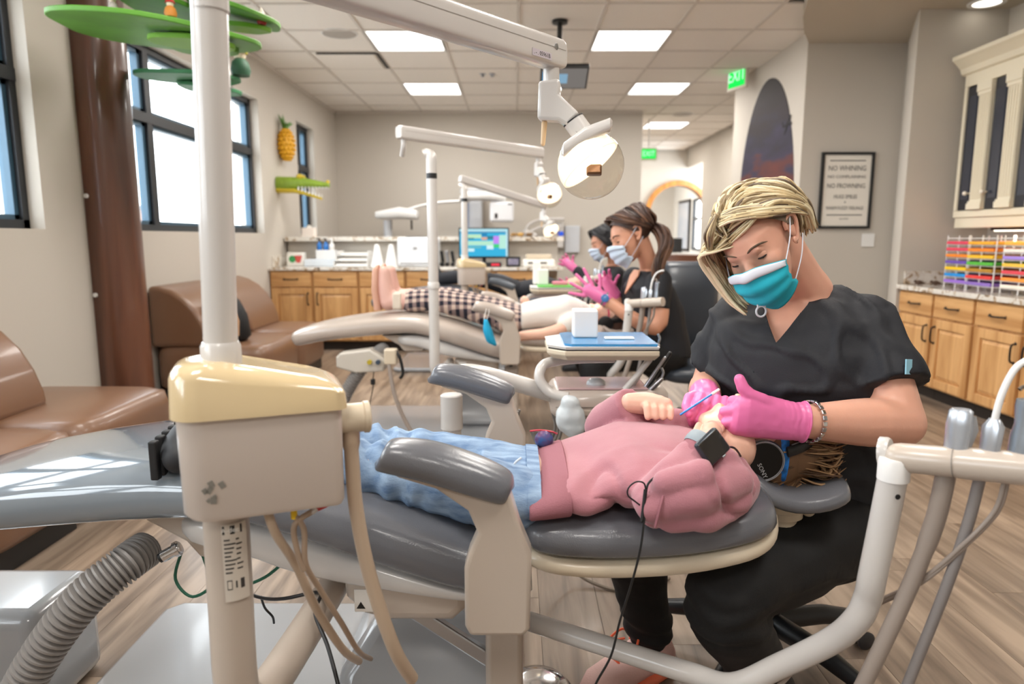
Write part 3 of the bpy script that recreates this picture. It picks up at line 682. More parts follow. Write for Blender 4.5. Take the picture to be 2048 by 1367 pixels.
def dental_chair(k, vinyl, label, cover=None):
    Yc_ = YC+GAP*k
    t = thing('dental_chair', (-.3, Yc_, 0), label, 'dental chair', 'dental chairs in a row')
    cushion(MB(), cat(SEAT, 3), Yc_).build('seat_cushion', vinyl, t, smooth=True, ang=80)
    if cover:
        q = [s for s in cat(SEAT, 3) if s[0] < -.50]
        cushion(MB(), [(x, zt+.004, zb-.006, hw+.005) for x, zt, zb, hw in q], Yc_).build('plastic_cover', cover, t, ang=80)
    cushion(MB(), cat(BACK, 3), Yc_).build('back_cushion', vinyl, t, ang=80)
    cushion(MB(), cat(HEAD, 3), Yc_).build('headrest', vinyl, t, ang=80)
    sh = [(x, zb+.02, zb-.026, hw*.97) for x, zt, zb, hw in cat(BACK, 3)]
    cushion(MB(), sh, Yc_, e=4).build('back_shell', M_CREAM, t, ang=60)
    sh = [(-.66, .575, .555, .12), (-.60, .59, .53, .19), (-.5, .59, .515, .21), (-.376, .56, .475, .22), (-.2, .50, .450, .225), (-.08, .465, .440, .225), (.0, .47, .44, .22), (.03, .47, .45, .2)]
    cushion(MB(), cat(sh, 3), Yc_, e=4.5).build('seat_shell', M_PALE, t, ang=60)
    # headrest knob and slide
    m = MB().lathe([(0, .565), (.046, .565), (.046, .545), (.043, .543), (.043, .53), (.034, .528), (.032, .512), (0, .510)], (.555, Yc_-.02, 0))
    m.build('headrest_knob', M_CREAM, t)
    MB().box((.50, Yc_, .535), (.16, .07, .014)).build('headrest_slide', M_CREAM, t, bev=.004, smooth=False)
    MB().cap((.60, Yc_-.035, .56), (.605, Yc_-.035, .545), .014).build('headrest_lever', M_CREAM, t)
    # armrests
    prof = [(-.195, .742), (-.19, .728), (-.125, .708), (-.075, .672), (-.06, .635), (-.075, .60), (-.082, .575), (-.082, .475), (-.074, .458), (.014, .458), (.024, .47), (.026, .60), (.008, .645), (-.008, .70), (-.02, .712), (-.1, .738)]
    for s in (-1, 1):
        ya = Yc_+s*.33
        p = MB().prism(prof, (0, ya-.024, 0), (1, 0, 0), (0, 0, 1), (0, .048, 0)).build('armrest_post', M_BEIGE, t, bev=.011, seg=3)
        pts = cat([(-.218, ya, .752), (-.20, ya, .757), (-.14, ya, .748), (-.07, ya, .726), (-.02, ya, .706), (-.008, ya, .700)], 5)
        st_ = []
        for i, q in enumerate(pts):
            u = i/(len(pts)-1); w = math.sin(PI*min(max(u, .03), .97))**.33 if 0 < u < 1 else .25
            st_.append((Vector(q), Vector((0, .045*w, 0)), Vector((.007, 0, .030*w)), 2.5))
        MB().loft(st_, 20).build('armrest_pad', vinyl, t, ang=80)
        MB().lathe([(0, -.004), (.036, -.004), (.04, .0), (.04, .01), (0, .01)], (.0, ya-.024*1, .52) if 0 else (-.03, ya+(.026 if s < 0 else -.026), .52), (0, -s, 0)).build('pivot_cap', M_BEIGE, t)
    # lift arm, base
    MB().prism([(-.33, .462), (-.325, .42), (-.29, .385), (-.24, .372), (-.12, .372), (-.09, .40), (-.09, .458)], (0, Yc_-.17, 0), (1, 0, 0), (0, 0, 1), (0, .30, 0)).build('seat_carrier', M_BEIGE, t, bev=.02, seg=3)
    q = MB().box((-.285, Yc_-.1705, .418), (.042, .002, .045)).build('warning_label', M_PAPER, t, smooth=False)
    MB().prism([(-.0085, -.006), (.0085, -.006), (0, .008)], (-.294, Yc_-.1716, .408), (1, 0, 0), (0, 0, 1), (0, -.0006, 0)).build('warning_symbol', M_BLACK, q, smooth=False)
    la = Vector((-.06, Yc_-.02, .25)); lb = Vector((-.24, Yc_-.02, .375))
    for s in (-.07, .07):
        MB().box((la+lb)/2+Vector((0, s, 0)), (.24, .02, .03), Matrix.Rotation(math.atan2(la.z-lb.z, la.x-lb.x)*-1, 3, 'Y')).build('lift_bar', M_STEEL, t, bev=.004, smooth=False)
    base = [(-1.02, Yc_-.26), (-1.02, Yc_+.46), (-.98, Yc_+.50), (-.05, Yc_+.50), (.02, Yc_+.45), (.02, Yc_-.24), (-.05, Yc_-.30), (-.97, Yc_-.30)]
    MB().prism(base, (0, 0, .002), (1, 0, 0), (0, 1, 0), (0, 0, .034)).build('base_plate', mat('base_grey', '9c9d9f', .2, coat=.5), t, bev=.012, seg=3)
    hs = []
    for (z, x0, x1, y0, y1) in [(.036, -.42, 0, .0, .55), (.12, -.40, -.01, .03, .52), (.2, -.34, -.03, .1, .46), (.23, -.30, -.06, .14, .42)]:
        hs.append([Vector((x, Yc_+y, z)) for x, y in ((x0, y0), (x1, y0), (x1, y1), (x0, y1))])
    MB().rings(hs).build('lift_cover', mat('base_grey', '9c9d9f', .2, coat=.5), t, bev=.03, seg=3)
    MB().bx(-.06, .016, Yc_-.12, Yc_-.02, .036, .40).build('junction_column', M_BEIGE, t, bev=.012, seg=2)
    MB().tube(cat([(-.02, Yc_-.07, .41), (-.05, Yc_-.10, .36), (-.09, Yc_-.12, .33)], 5), .008, 8).build('black_cable', M_BLACK, t)
    # bracket under the leg rest
    MB().prism([(-.72, .585), (-.56, .585), (-.50, .56), (-.50, .50), (-.60, .498), (-.625, .53)], (0, Yc_-.16, 0), (1, 0, 0), (0, 0, 1), (0, .32, 0)).build('legrest_bracket', M_BEIGE, t, bev=.006, smooth=False)
    return t
def corrugated(pts, r, name, m, label, cat_):
    P = cat(pts, 26); R = []; PP = []
    for i, q in enumerate(P):
        PP.append(q); R.append(r*(1.0, .99, .76)[i % 3])
    return tag(rebase(MB().tube(PP, R, 20).build(name, m, None, ang=28), pts[-1]), label, cat_)
def junction_bits(k):
    Yc_ = YC+GAP*k
    o = thing('junction_box', (-1.16, Yc_+.16, 0), ['white floor box under the near leg rest, hose entering it', 'white floor box beneath the taupe chair'][k], 'box')
    MB().bx(-1.46, -1.07, Yc_+.02, Yc_+.26, .002, .27).build('cover', mat('base_grey', '9c9d9f', .2, coat=.5), o, bev=.035, seg=4)
    D = Vector((0, GAP*k, 0))
    corrugated([tuple(U(px, py, Y)+D) for px, py, Y in ((292, 1098, 1.24), (250, 1128, 1.19), (170, 1195, 1.15), (95, 1290, 1.13), (38, 1390, 1.12), (0, 1500, 1.12))], .0365, 'corrugated_hose', mat('hose_grey', '8a8683', .4), ['ribbed grey hose hanging from the front chair leg rest', 'ribbed grey hose hanging under the taupe chair'][k], 'hose')
M_GRN = mat('green_cord', '1d5a45', .45)
def small_cords(k):
    Yc_ = YC+GAP*k
    MBm = MB().tube(cat([(-.64, Yc_-.15, .505), (-.645, Yc_-.17, .46), (-.61, Yc_-.18, .43), (-.57, Yc_-.17, .455), (-.565, Yc_-.15, .503)], 6), .003, 6)
    tag(rebase(MBm.build('green_cord', M_GRN, None), (-.6, Yc_-.16, .43)), 'thin dark green cord looping below the grey leg rest', 'cord')
    MBm = MB().tube(cat([(-.60, Yc_-.15, .50), (-.56, Yc_-.19, .46), (-.52, Yc_-.19, .455), (-.47, Yc_-.18, .47), (-.43, Yc_-.16, .50)], 6), .003, 6)
    tag(rebase(MBm.build('green_cord', M_GRN, None), (-.52, Yc_-.19, .455)), 'second dark green cord swagged behind the tan pole', 'cord')
C1 = dental_chair(0, M_GREYV, 'grey dental chair in front carrying the child in pink', M_SHEET)
C2 = dental_chair(1, M_TAUPEV, 'taupe dental chair in the middle carrying the child in white')
C3 = dental_chair(K3, mat('slate_vinyl', '596069', .3, bump=.1, bscale=400), 'dark slate dental chair at the back by the counter')
junction_bits(0); junction_bits(1); small_cords(0)
b = thing('hose_clip', (-.62, 1.2, .49), 'small chrome coupling under the grey leg rest', 'coupling')
MB().cyl((-.655, 1.19, .515), (-.625, 1.2, .53), .011).cyl((-.635, 1.197, .525), (-.628, 1.199, .528), .0145).build('nut', M_CHROME, b)
MB().cyl((-.66, 1.188, .5125), (-.655, 1.19, .515), .009).build('rubber_tip', M_BLACK, b)

# ---------------------------------------------------------------- light posts
def pole_unit(k, label, box=True):
    D = Vector((0, GAP*k, 0)); b = Vector((-.395, .89, 0))
    t = thing('light_post', b+D+Vector((0, 0, .40)), label, 'light post', 'light posts beside the chairs')
    rp = .0215 if k == 0 else .0245; tx = .02 if k == 0 else 0
    m = MB().cyl(b+D+Vector((0, 0, .78 if box else .60)), b+D+Vector((tx, 0, 1.44)), rp, rp, 28)
    top = cat([(-.395, .89, 1.44), (-.395, .89, 1.465), (-.40, .895, 1.482), (-.415, .90, 1.49), (-.43, .90, 1.485)], 4)
    m.tube([Vector(q)+D+Vector((tx, 0, 0)) for q in top], rp, 24); m.build('upper_pole', M_PALE, t)
    MB().lathe([(rp, 0), (rp+.004, .0), (rp+.004, .024), (rp+.001, .030), (rp, .030)], b+D+Vector((tx*.25, 0, .935 if box else .86)), n=28).build('collar', M_PALE, t)
    MB().cyl(b+D+Vector((tx*.95, 0, 1.375)), b+D+Vector((tx*.95, 0, 1.40)), rp+.001, n=24).build('black_band', M_BLACK if k else M_PALE, t)
    if box:
        low = cat([(-.397, .89, .80), (-.399, .89, .60), (-.40, .892, .47), (-.398, .91, .43), (-.39, .95, .405), (-.375, 1.1, .408), (-.36, 1.27, .42)], 6)
        MB().tube([Vector(q)+D for q in low], .0300, 28).build('lower_pole', M_BEIGE, t)
        M = Matrix.Translation(b+D) @ Matrix.Rotation(math.radians(21), 4, 'Z')
        # housing: rounded box, the long side runs to the right and slightly away
        def rr(x0, x1, y0, y1, r, z, r2=None):
            out = []; r2 = r if r2 is None else r2
            for cx, cy, a0, q_ in ((x1-r2, y1-r2, 0, r2), (x0+r, y1-r, 90, r), (x0+r, y0+r, 180, r), (x1-r2, y0+r2, 270, r2)):
                for q in range(7): a = math.radians(a0+q*15); out.append(Vector((cx+q_*math.cos(a), cy+q_*math.sin(a), z)))
            return out
        x0, x1, y0, y1 = -.052, .152, -.058, .058
        MB().rings([rr(x0+.006, x1-.004, y0+.004, y1-.004, .034, .738, .010), rr(x0, x1, y0, y1, .038, .745, .014), rr(x0-.002, x1+.001, y0-.001, y1+.001, .038, .884, .014)]).xf(M).build('housing', mat('box_greige', 'cbbfb5', .3, coat=.3), t, ang=40)
        lid = MB()
        L = []
        for (z, ins) in ((.874, -.006), (.924, -.004), (.932, -.001), (.938, .004), (.942, .011), (.944, .022)):
            ring = rr(x0+ins-.002, x1-ins+.002, y0+ins-.002, y1-ins+.002, .038, z, .016)
            for q in ring:
                drop = max(0, (q.x-.045)/.11); q.z -= (.040*drop)*max(0, (z-.874)/.07)
            L.append(ring)
        lid.rings(L).xf(M).build('lid', M_TAN, t, ang=35)
        # outlet cuff and hoses
        cf = MB().lathe([(0, 0), (.021, 0), (.021, .035), (.023, .037), (.023, .043), (.021, .045), (0, .046)], (.150, -.012, .848), (1, 0, 0)).xf(M)
        cf.build('outlet_cuff', M_CREAM, t)
        P = M @ Vector((.168, -.012, .83))
        hz = cat([tuple(P+Vector((0, 0, .0))), tuple(P+Vector((0, 0, -.04))), tuple(P+Vector((.004, .0, -.12))), tuple(P+Vector((.02, 0, -.22))), tuple(P+Vector((.05, .01, -.34))), tuple(P+Vector((.07, .05, -.42)))], 5)
        MB().tube(hz, [.0125]*4+[.0105]*(len(hz)-4), 14).build('drain_hose', mat('hose_tan', 'b9a48e', .35), t)
        for (x, y, pts, r, mm, nm) in [(.05, -.03, [(0, 0, .74), (.01, 0, .70), (.035, .01, .64), (.06, .02, .56), (.10, .04, .46), (.135, .08, .38)], .0065, mat('hose_tan', 'b9a48e', .35), 'supply_hose'),
                                       (.085, -.03, [(0, 0, .722), (.012, 0, .70), (.012, .0, .65), (.03, .01, .6), (.06, .02, .53), (.09, .04, .45), (.12, .08, .38)], .0042, mat('tube_clay', 'a08a76', .35), 'air_tube'),
                                       (.115, -.03, [(-.005, 0, .725), (-.03, 0, .708), (-.028, 0, .67), (-.02, .0, .64)], .0042, mat('tube_clay', 'a08a76', .35), 'air_tube')]:
            pp_ = cat([tuple(M @ Vector((x+q[0], y+q[1]*2, q[2]))) for q in pts], 6)
            MB().tube(pp_, r, 10).build(nm, mm, t)
        MB().tube([M @ Vector((.085, -.03, .742)), M @ Vector((.085, -.03, .718))], .0045, 10).build('yellow_coupling', mat('yellow_plastic', 'e8c21e', .4), t)
        MB().tube(cat([M @ Vector((.137, -.03, .742)), M @ Vector((.130, -.03, .732)), M @ Vector((.110, -.03, .7255))], 4), .0035, 10).build('red_coupling', mat('red_plastic', 'c01f22', .4), t)
        MB().tube([M @ Vector((.1155, -.03, .7285)), M @ Vector((.108, -.03, .723))], .0044, 10).build('clear_sleeve', M_PALE, t)
        if k == 0:
            lb = MB(); R = []
            for z in (.612, .722):
                R.append([b+Vector((.0307*math.sin(a), -.0307*math.cos(a), z)) for a in [math.radians(5+q*9) for q in range(8)]])
            n_ = 8
            lb.add(R[0]+R[1], [(i, i+1, n_+i+1, n_+i) for i in range(n_-1)]); lb.build('rating_label', mat('sticker', 'cfc6ba', .5), t)
            def curved(z0, z1, a0, a1, name, mm):
                R = [[b+Vector((.0311*math.sin(math.radians(a)), -.0311*math.cos(math.radians(a)), z)) for a in (a0, (a0+a1)/2, a1)] for z in (z0, z1)]
                MB().add(R[0]+R[1], [(0, 1, 4, 3), (1, 2, 5, 4)]).build(name, mm, t)
            curved(.708, .720, 8, 55, 'maker_strip', M_BLACK)
            for q in range(9): curved(.699-q*.0058, .7012-q*.0058, 10, 24+((q*13) % 17), 'print_line', M_INK)
            curved(.629, .643, 12, 24, 'print_line', M_INK); curved(.6305, .6415, 13.5, 22.5, 'symbol_box', mat('sticker', 'cfc6ba', .5)); curved(.631, .641, 32, 36, 'print_line', M_INK); curved(.629, .643, 44, 54, 'symbol', M_INK)
            for q in range(7): curved(.699-q*.007, .7012-q*.007, 38, 46+((q*7) % 9), 'print_line', M_INK)
            text('A-dec', .0095, frame(b+Vector((.0315*math.sin(math.radians(26)), -.0315*math.cos(math.radians(26)), .714)), (math.cos(math.radians(26)), math.sin(math.radians(26)), 0), (0, 0, 1)), 'lettering', M_PAPER, t, depth=.0001)
            # scuffs on the housing
            sc = mat('scuff_grey', '7b776f', .8)
            rs = random.Random(4)
            for q in range(7):
                c = M @ Vector((-.012+rs.uniform(-.012, .012), -.0592,   .778+rs.uniform(-.012, .014)))
                MB().box((0, 0, 0), (.0035+rs.random()*.004, .0006, .004+rs.random()*.006), Matrix.Rotation(rs.uniform(-.8, .8), 3, 'Y')).xf(Matrix.Translation(c) @ Matrix.Rotation(math.radians(21), 4, 'Z')).build('scuff_mark', sc, t, smooth=False)
    else:
        low = cat([(-.395, .89, .61), (-.396, .89, .50), (-.394, .90, .46), (-.385, .93, .44), (-.37, 1.05, .43), (-.36, 1.27, .43)], 6)
        MB().tube([Vector(q)+D for q in low], .0255, 24).build('lower_pole', M_PALE, t)
    return t
pole_unit(0, 'tall pale light post with tan lidded box in the foreground')
pole_unit(1, 'slim pale light post beside the taupe chair', box=False)
pole_unit(K3, 'light post with small tan lidded box before the monitor')
M_GLOWREF = emis('reflector_glow', 'fff0d2', 2.6); M_DOME = thin_glass('lamp_dome_glass', 'f4f0ea')
def dental_light(k, A, B, H, label, s=1.0, watts=14, aim=None, detail=True):
    """A root of arm, B tip of arm, H centre of lamp bowl"""
    A, B, H = Vector(A), Vector(B), Vector(H)
    t = thing('dental_light', H, label, 'dental lamp', 'dental lamps over the chairs')
    ax = (B-A).normalized(); sd = ax.cross(Vector((0, 0, 1))).normalized(); up = sd.cross(ax)
    st_ = []
    L = (B-A).length
    for u, w in ((0, .8), (.012, 1), (L-.012, 1), (L, .85)): st_.append((A+ax*u, sd*.024*w, up*.031*w, 5))
    MB().loft(st_, 28).build('arm', M_PALE, t, ang=50)
    MB().bx(0, 1, 0, 1, 0, 1)
    q = MB().add([A+ax*.02+sd*s_*.0246+up*.006+up*z_ for s_ in (1,) for z_ in (-.0006, .0006)]+[B-ax*.01+sd*.0246+up*.006+up*z_ for z_ in (-.0006, .0006)], [(0, 1, 3, 2)])
    q.build('seam_line', mat('seam_shadow', '8d857d', .6), t, smooth=False)
    if detail:
        MB().lathe([(0, .001), (.006, .001), (.0065, 0), (0, 0)], B-ax*.045+sd*.0245+up*.008, sd).build('screw', M_STEEL, t)
        Mx = frame(B-ax*.095+sd*.0247-up*.016, ax, up)
        lb = MB().box((0, 0, 0), (.065, .014, .0004)).xf(Mx).build('sticker', mat('sticker_violet', 'c6bec6', .4), t, smooth=False)
        text('. - . 05961B', .012, Mx @ Matrix.Translation((.0, 0, .0003)), 'lettering', M_INK, lb, depth=.0001)
    # link from post top to arm
    MB().tube(cat([A+ax*.03-up*.02, A+ax*.03-up*.06, A+ax*.05-up*.10-sd*.03], 4), .012, 12).build('link', M_PALE, t)
    n0 = B-ax*.03-up*.028
    d = (H-n0); side = Vector((d.x, d.y*.6, 0)).normalized(); Z = Vector((0, 0, 1)); w = side.cross(Z)
    MB().cyl(n0, n0-Z*.032, .0175).build('neck', M_PALE, t)
    c = n0-Z*.030
    pf = [(-.026, 0), (.018, .004), (.022, -.012), (.018, -.028), (.062, -.068), (.036, -.094), (.016, -.082), (-.022, -.080), (-.028, -.074)]
    MB().prism([(a*s, b*s) for a, b in pf], c-w*.021, side, Z, w*.042).build('yoke', M_PALE, t, bev=.007, seg=3)
    e0 = c+side*.048*s-Z*.079*s
    ed = (H-e0).normalized()
    tn = (side*.55-Z*.84).normalized()
    e1 = e0+tn*.055*s
    MB().tube([e0, e0+tn*.002], .0245*s, 20).build('joint_gap', M_BLACK, t)
    MB().tube(cat([e0+tn*.002, e1, H-side*.035*s+Z*.045*s], 4), [.0235*s]*8+[.03*s], 20).build('knuckle', M_PALE, t)
    for q, z in ((-.016, -.012), (.014, -.066)):
        MB().lathe([(0, .002), (.006, .002), (.0085, 0), (0, -.001)], c+side*q*s+Z*z*s-w*.0215, -w).build('screw', M_BLACK, t)
    MB().cap(c-side*.014*s-Z*.085*s, c-side*.017*s-Z*.128*s, .0065*s, .005*s).build('switch_lever', mat('lever_tan', 'd6b58c', .4), t)
    # bowl
    R = .072*s; fdir = (side*.45-Z*.89).normalized() if aim is None else (Vector(aim)-H).normalized()
    fd = (side*.62-Z*.78+w*.16).normalized()
    e = fd.orthogonal().normalized()
    pr = [(R*math.sin(a), -R*math.cos(a)) for a in [PI*.5*q/8 for q in range(9)]]
    MB().lathe(pr+[(R*.93, 0)]+[(R*.93*math.sin(a), -R*.93*math.cos(a)) for a in [PI*.5*(8-q)/8 for q in range(9)]], H, fd).build('reflector', mat('reflector_pearl', 'e8dccb', .2, coat=.3, emit='fff0d6', es=1.3), t)
    MB().ell(H, (R*1.01, R*1.01, R*1.01), None, 24, 16).build('clear_shield', M_DOME, t)
    g = fd.cross(-w).normalized()
    MB().ell(H-fd*R*.28, (R*.62, R*.62, R*.3), fd.to_track_quat('Z', 'Y').to_matrix(), 18, 10).build('lamp_glow', M_GLOWREF, t)
    MB().box(H+fd*R*.18, (R*.46, R*.3, R*.3), frame((0, 0, 0), side, fd).to_3x3()).build('bulb_shield', mat('bulb_metal', '8a6a52', .3, metal=.8), t, bev=.004, smooth=False)
    h0, h1 = H-side*R*.85+Z*R*.36+w*R*.5, H+side*R*.62+Z*R*1.12+w*R*.5
    ha = (h1-h0).normalized()
    MB().loft([(h0, w*.006, Z*.008, 3), (h0+ha*.006, w*.02*s, Z*.015*s, 3.5), ((h0+h1)/2-fd*.006, w*.022*s, Z*.017*s, 3.5), (h1-ha*.006, w*.02*s, Z*.014*s, 3.5), (h1, w*.006, Z*.006, 3)], 16).build('handle', M_PALE, t, ang=60)
    l = bpy.data.lights.new('lamp_beam', 'SPOT'); l.energy = watts; l.color = (1, .95, .85); l.spot_size = math.radians(17); l.spot_blend = .5; l.shadow_soft_size = .05
    lo = bpy.data.objects.new('lamp_beam', l); COL.objects.link(lo); lo.parent = t
    tgt = Vector(aim) if aim is not None else H+Vector((.25, -.1, -.6))
    lo.location = Vector((0, 0, 0))+(tgt-H).normalized()*(R*1.1); lo.rotation_euler = (tgt-H).to_track_quat('-Z', 'Y').to_euler()
    return t
B1 = U(1119, 113, 1.56); A1 = Vector((-.42, .93, B1.z-.012))
dental_light(0, A1, B1, U(1181, 331, 1.52), 'large lit dental lamp over the front chair with glass dome', aim=tuple(U(1448, 822, 1.34)), watts=15)
B2 = U(1083, 306, 4.25); A2 = U(797, 264, 3.25)
dental_light(1, A2, B2, U(1099, 390, 4.0), 'lit dental lamp over the middle chair, half the size', aim=(.42, 3.76, .73), detail=False, watts=14)
B3 = U(1092, 412, 6.4); A3 = U(920, 357, 5.7)
dental_light(2, A3, B3, U(1103, 463, 6.3), 'smallest lit dental lamp over the back chair', aim=(.4, 6.2, .73), s=1.05, detail=False)

# ---------------------------------------------------------------- instrument delivery units (far side of each chair)
def delivery(k, label, matc):
    D = Vector((0, GAP*k, 0)); Y0 = 2.08
    def W(px, py, Y=Y0): return U(px, py, Y)+D
    base = W(1200, 780); t = thing('delivery_unit', base-Vector((0, 0, .05)), label, 'dental unit', 'instrument delivery units')
    # support arm from the chair
    MB().tube(cat([tuple(W(905, 760, 1.98)), tuple(W(925, 745, 1.98)), tuple(W(965, 748, 2.0)), tuple(W(1040, 768, 2.04)), tuple(W(1118, 792, 2.08))], 5), .026, 18).build('support_arm', M_PALE, t)
    p0 = W(903, 800, 1.98); 
    MB().lathe([(.0, 0), (.033, 0), (.033, .10), (.030, .103), (0, .103)], p0-Vector((0, 0, .085))).cyl(Vector((p0.x, p0.y, .002)), p0-Vector((0, 0, .08)), .028).build('arm_post', M_PALE, t)
    # control head
    a, b = W(1100, 790), W(1330, 800); z0, z1 = W(1200, 822).z, W(1200, 768).z
    body = []
    for (z, i) in ((z0, .012), (z0+.012, 0), (z1-.02, 0), (z1, .012)):
        body.append([Vector((x, y, z)) for x, y in ((a.x+i, base.y-.10+i+.03), (a.x+.03+i, base.y-.10+i), (b.x-.06-i, base.y-.10+i), (b.x-i, base.y-.04), (b.x-i, base.y+.10-i), (a.x+i, base.y+.12-i))])
    MB().rings(body).build('control_head', mat('greige_plastic', 'b9aca2', .28, coat=.3), t, bev=.01, seg=3)
    MB().bx(a.x+.02, b.x-.07, base.y-.085, base.y+.09, z1, z1+.006).build('touch_panel', mat('panel_pink', 'b99a9c', .15, coat=.6), t, bev=.003, smooth=False)
    MB().ell((a.x+.14, base.y-.02, z1+.006), (.03, .03, .02), None, 18, 10).build('control_knob', mat('knob_clear', 'b7bcc0', .15, coat=.5), t)
    MB().bx(a.x+.07, a.x+.14, base.y-.107, base.y-.099, z0+.012, z0+.03).build('drawer_pull', M_BEIGE, t, bev=.003, smooth=False)
    MB().bx(a.x+.012, b.x-.05, base.y-.1025, base.y-.0995, z0+.037, z0+.039).build('seam_line', mat('seam_shadow', '8d857d', .6), t, smooth=False)
    MB().tube(cat([(a.x+.05, base.y-.09, z1-.02), (a.x+.0, base.y-.08, z1-.01), (a.x-.03, base.y-.07, z1+.02), (a.x-.035, base.y-.06, z1+.05), (a.x-.01, base.y-.04, z1+.075), (a.x+.08, base.y, z1+.08), (a.x+.2, base.y+.02, z1+.08)], 5), .0155, 16).build('tray_bracket', M_PALE, t)
    # tray
    ty = base.y; tl, tr_ = W(1092, 685), W(1302, 695); tz = W(1200, 705).z
    def plan(x0, x1, y0, y1, c, z): return [Vector(q) for q in ((x0+c, y0, z), (x1, y0, z), (x1, y1, z), (x0+c, y1, z), (x0, y1-c, z), (x0, y0+c, z))]
    MB().rings([plan(tl.x+.02, tr_.x-.01, ty-.11, ty+.12, .04, tz-.004), plan(tl.x, tr_.x, ty-.13, ty+.14, .05, tz+.012), plan(tl.x, tr_.x, ty-.13, ty+.14, .05, tz+.026)]).build('tray_holder', M_CREAM, t, bev=.003, smooth=False)
    MB().rings([plan(tl.x+.004, tr_.x-.002, ty-.126, ty+.136, .05, tz+.0262), plan(tl.x+.004, tr_.x-.002, ty-.126, ty+.136, .05, tz+.030)]).build('tray_gasket', M_BLACK, t, smooth=False)
    MB().rings([plan(tl.x+.003, tr_.x-.003, ty-.126, ty+.136, .05, tz+.0302), plan(tl.x, tr_.x, ty-.13, ty+.14, .05, tz+.038)]).build('tray_rim', M_WHITE, t, smooth=False)
    MB().rings([plan(tl.x+.05, tr_.x-.006, ty-.12, ty+.13, .02, tz+.0382), plan(tl.x+.048, tr_.x-.004, ty-.122, ty+.132, .02, tz+.046)]).build('tray_mat', matc, t, smooth=False)
    # handpieces on the right, their tubes and hoses below
    for i, (pa, pb, r, mm) in enumerate([((1262, 772), (1315, 690), .010, M_PALE), ((1290, 782), (1340, 706), .008, M_BLACK), ((1280, 788), (1330, 715), .006, M_STEEL), ((1300, 780), (1322, 758), .010, M_STEEL), ((1240, 790), (1300, 720), .010, M_PALE)]):
        A_, B_ = W(*pa, Y0-.03-.012*i), W(*pb, Y0-.03-.012*i)
        h = MB().cap(A_, B_, r, r*.75).build('handpiece', mm, t)
        if i in (0, 3): MB().tube(cat([B_, B_+Vector((.006, 0, .02)), B_+Vector((.0, 0, .035))], 4), .004, 8).build('tip', M_STEEL, h)
    for i in range(4):
        x = a.x+.10+.055*i; q = cat([(x, base.y-.06, z0+.01), (x-.01, base.y-.07, z0-.10), (x+.01, base.y-.03, z0-.20-.02*i), (x+.03, base.y+.05, z0-.14), (x+.02, base.y+.08, z0)], 6)
        MB().tube(q, .0055, 8).build('handpiece_tube', [mat('tube_clear', 'cfd4d6', .2), M_PALE, mat('tube_slate', '4a5560', .3), M_PALE][i], t)
    for i in range(3):
        r = .062+.008*i; x = a.x-.045; z = z0-.055
        MB().tube(cat([(x-r*.8, base.y-.02*i, z+.06), (x-r, base.y-.02*i, z), (x-r*.5, base.y-.02*i, z-r), (x+r*.5, base.y-.02*i, z-r), (x+r, base.y-.02*i, z), (x+r*.8, base.y-.02*i, z+.06)], 5), .0045, 8).build('cable_loop', mat('cable_grey', '77716b', .45), t)
    return t
delivery(0, 'delivery unit with blue tray mat behind the pink child', mat('mat_blue', '1f7fb8', .25, coat=.4))
delivery(1, 'delivery unit with green tray mat behind the child in white', mat('mat_green', '4fb53a', .3))
def on_tray(k, dx, dy, w, d, h, name, m, label, cat_, bev=.004):
    D = Vector((0, GAP*k, 0)); P = U(1200, 705, 2.08)+D; zt = P.z+.0462
    o = MB().bx(P.x+dx-w/2, P.x+dx+w/2, P.y+dy-d/2, P.y+dy+d/2, zt, zt+h).build(name, m, None, bev=bev, smooth=False)
    return tag(rebase(o, (P.x+dx, P.y+dy, zt)), label, cat_)
on_tray(0, -.045, .04, .075, .075, .085, 'gauze_cube', M_WHITE, 'white cube dispenser standing on the blue tray mat', 'dispenser', .005)
on_tray(0, .055, -.02, .09, .03, .006, 'paper_strip', M_PAPER, 'white paper strip lying on the blue tray mat', 'paper')
on_tray(1, -.08, .05, .07, .07, .10, 'gauze_cube', M_WHITE, 'white cube dispenser on the green tray mat', 'dispenser', .005)
on_tray(1, -.12, .095, .05, .05, .15, 'paper_cup_stack', M_PAPER, 'tall white cup stack behind the cube on green tray', 'cups', .008)
on_tray(1, .03, .02, .10, .05, .022, 'pink_pack', mat('pack_pink', 'e58aa0', .5), 'pink and white instrument pack on the green tray', 'pack')
pb = thing('waste_bag', U(1140, 858, 1.95), 'translucent white bag hanging below the front delivery unit', 'bag')
P = U(1140, 835, 1.95)
me = fuse(MB().ell(P, (.045, .03, .05)).ell(P+Vector((.0, 0, .04)), (.03, .025, .03)).ell(P+Vector((.012, 0, -.03)), (.035, .025, .03)), .006, 3); wrinkle(me, lambda p: .004*nz(p, 40))
link(me, 'film', mat('bag_film', 'd4dde2', .25), pb)

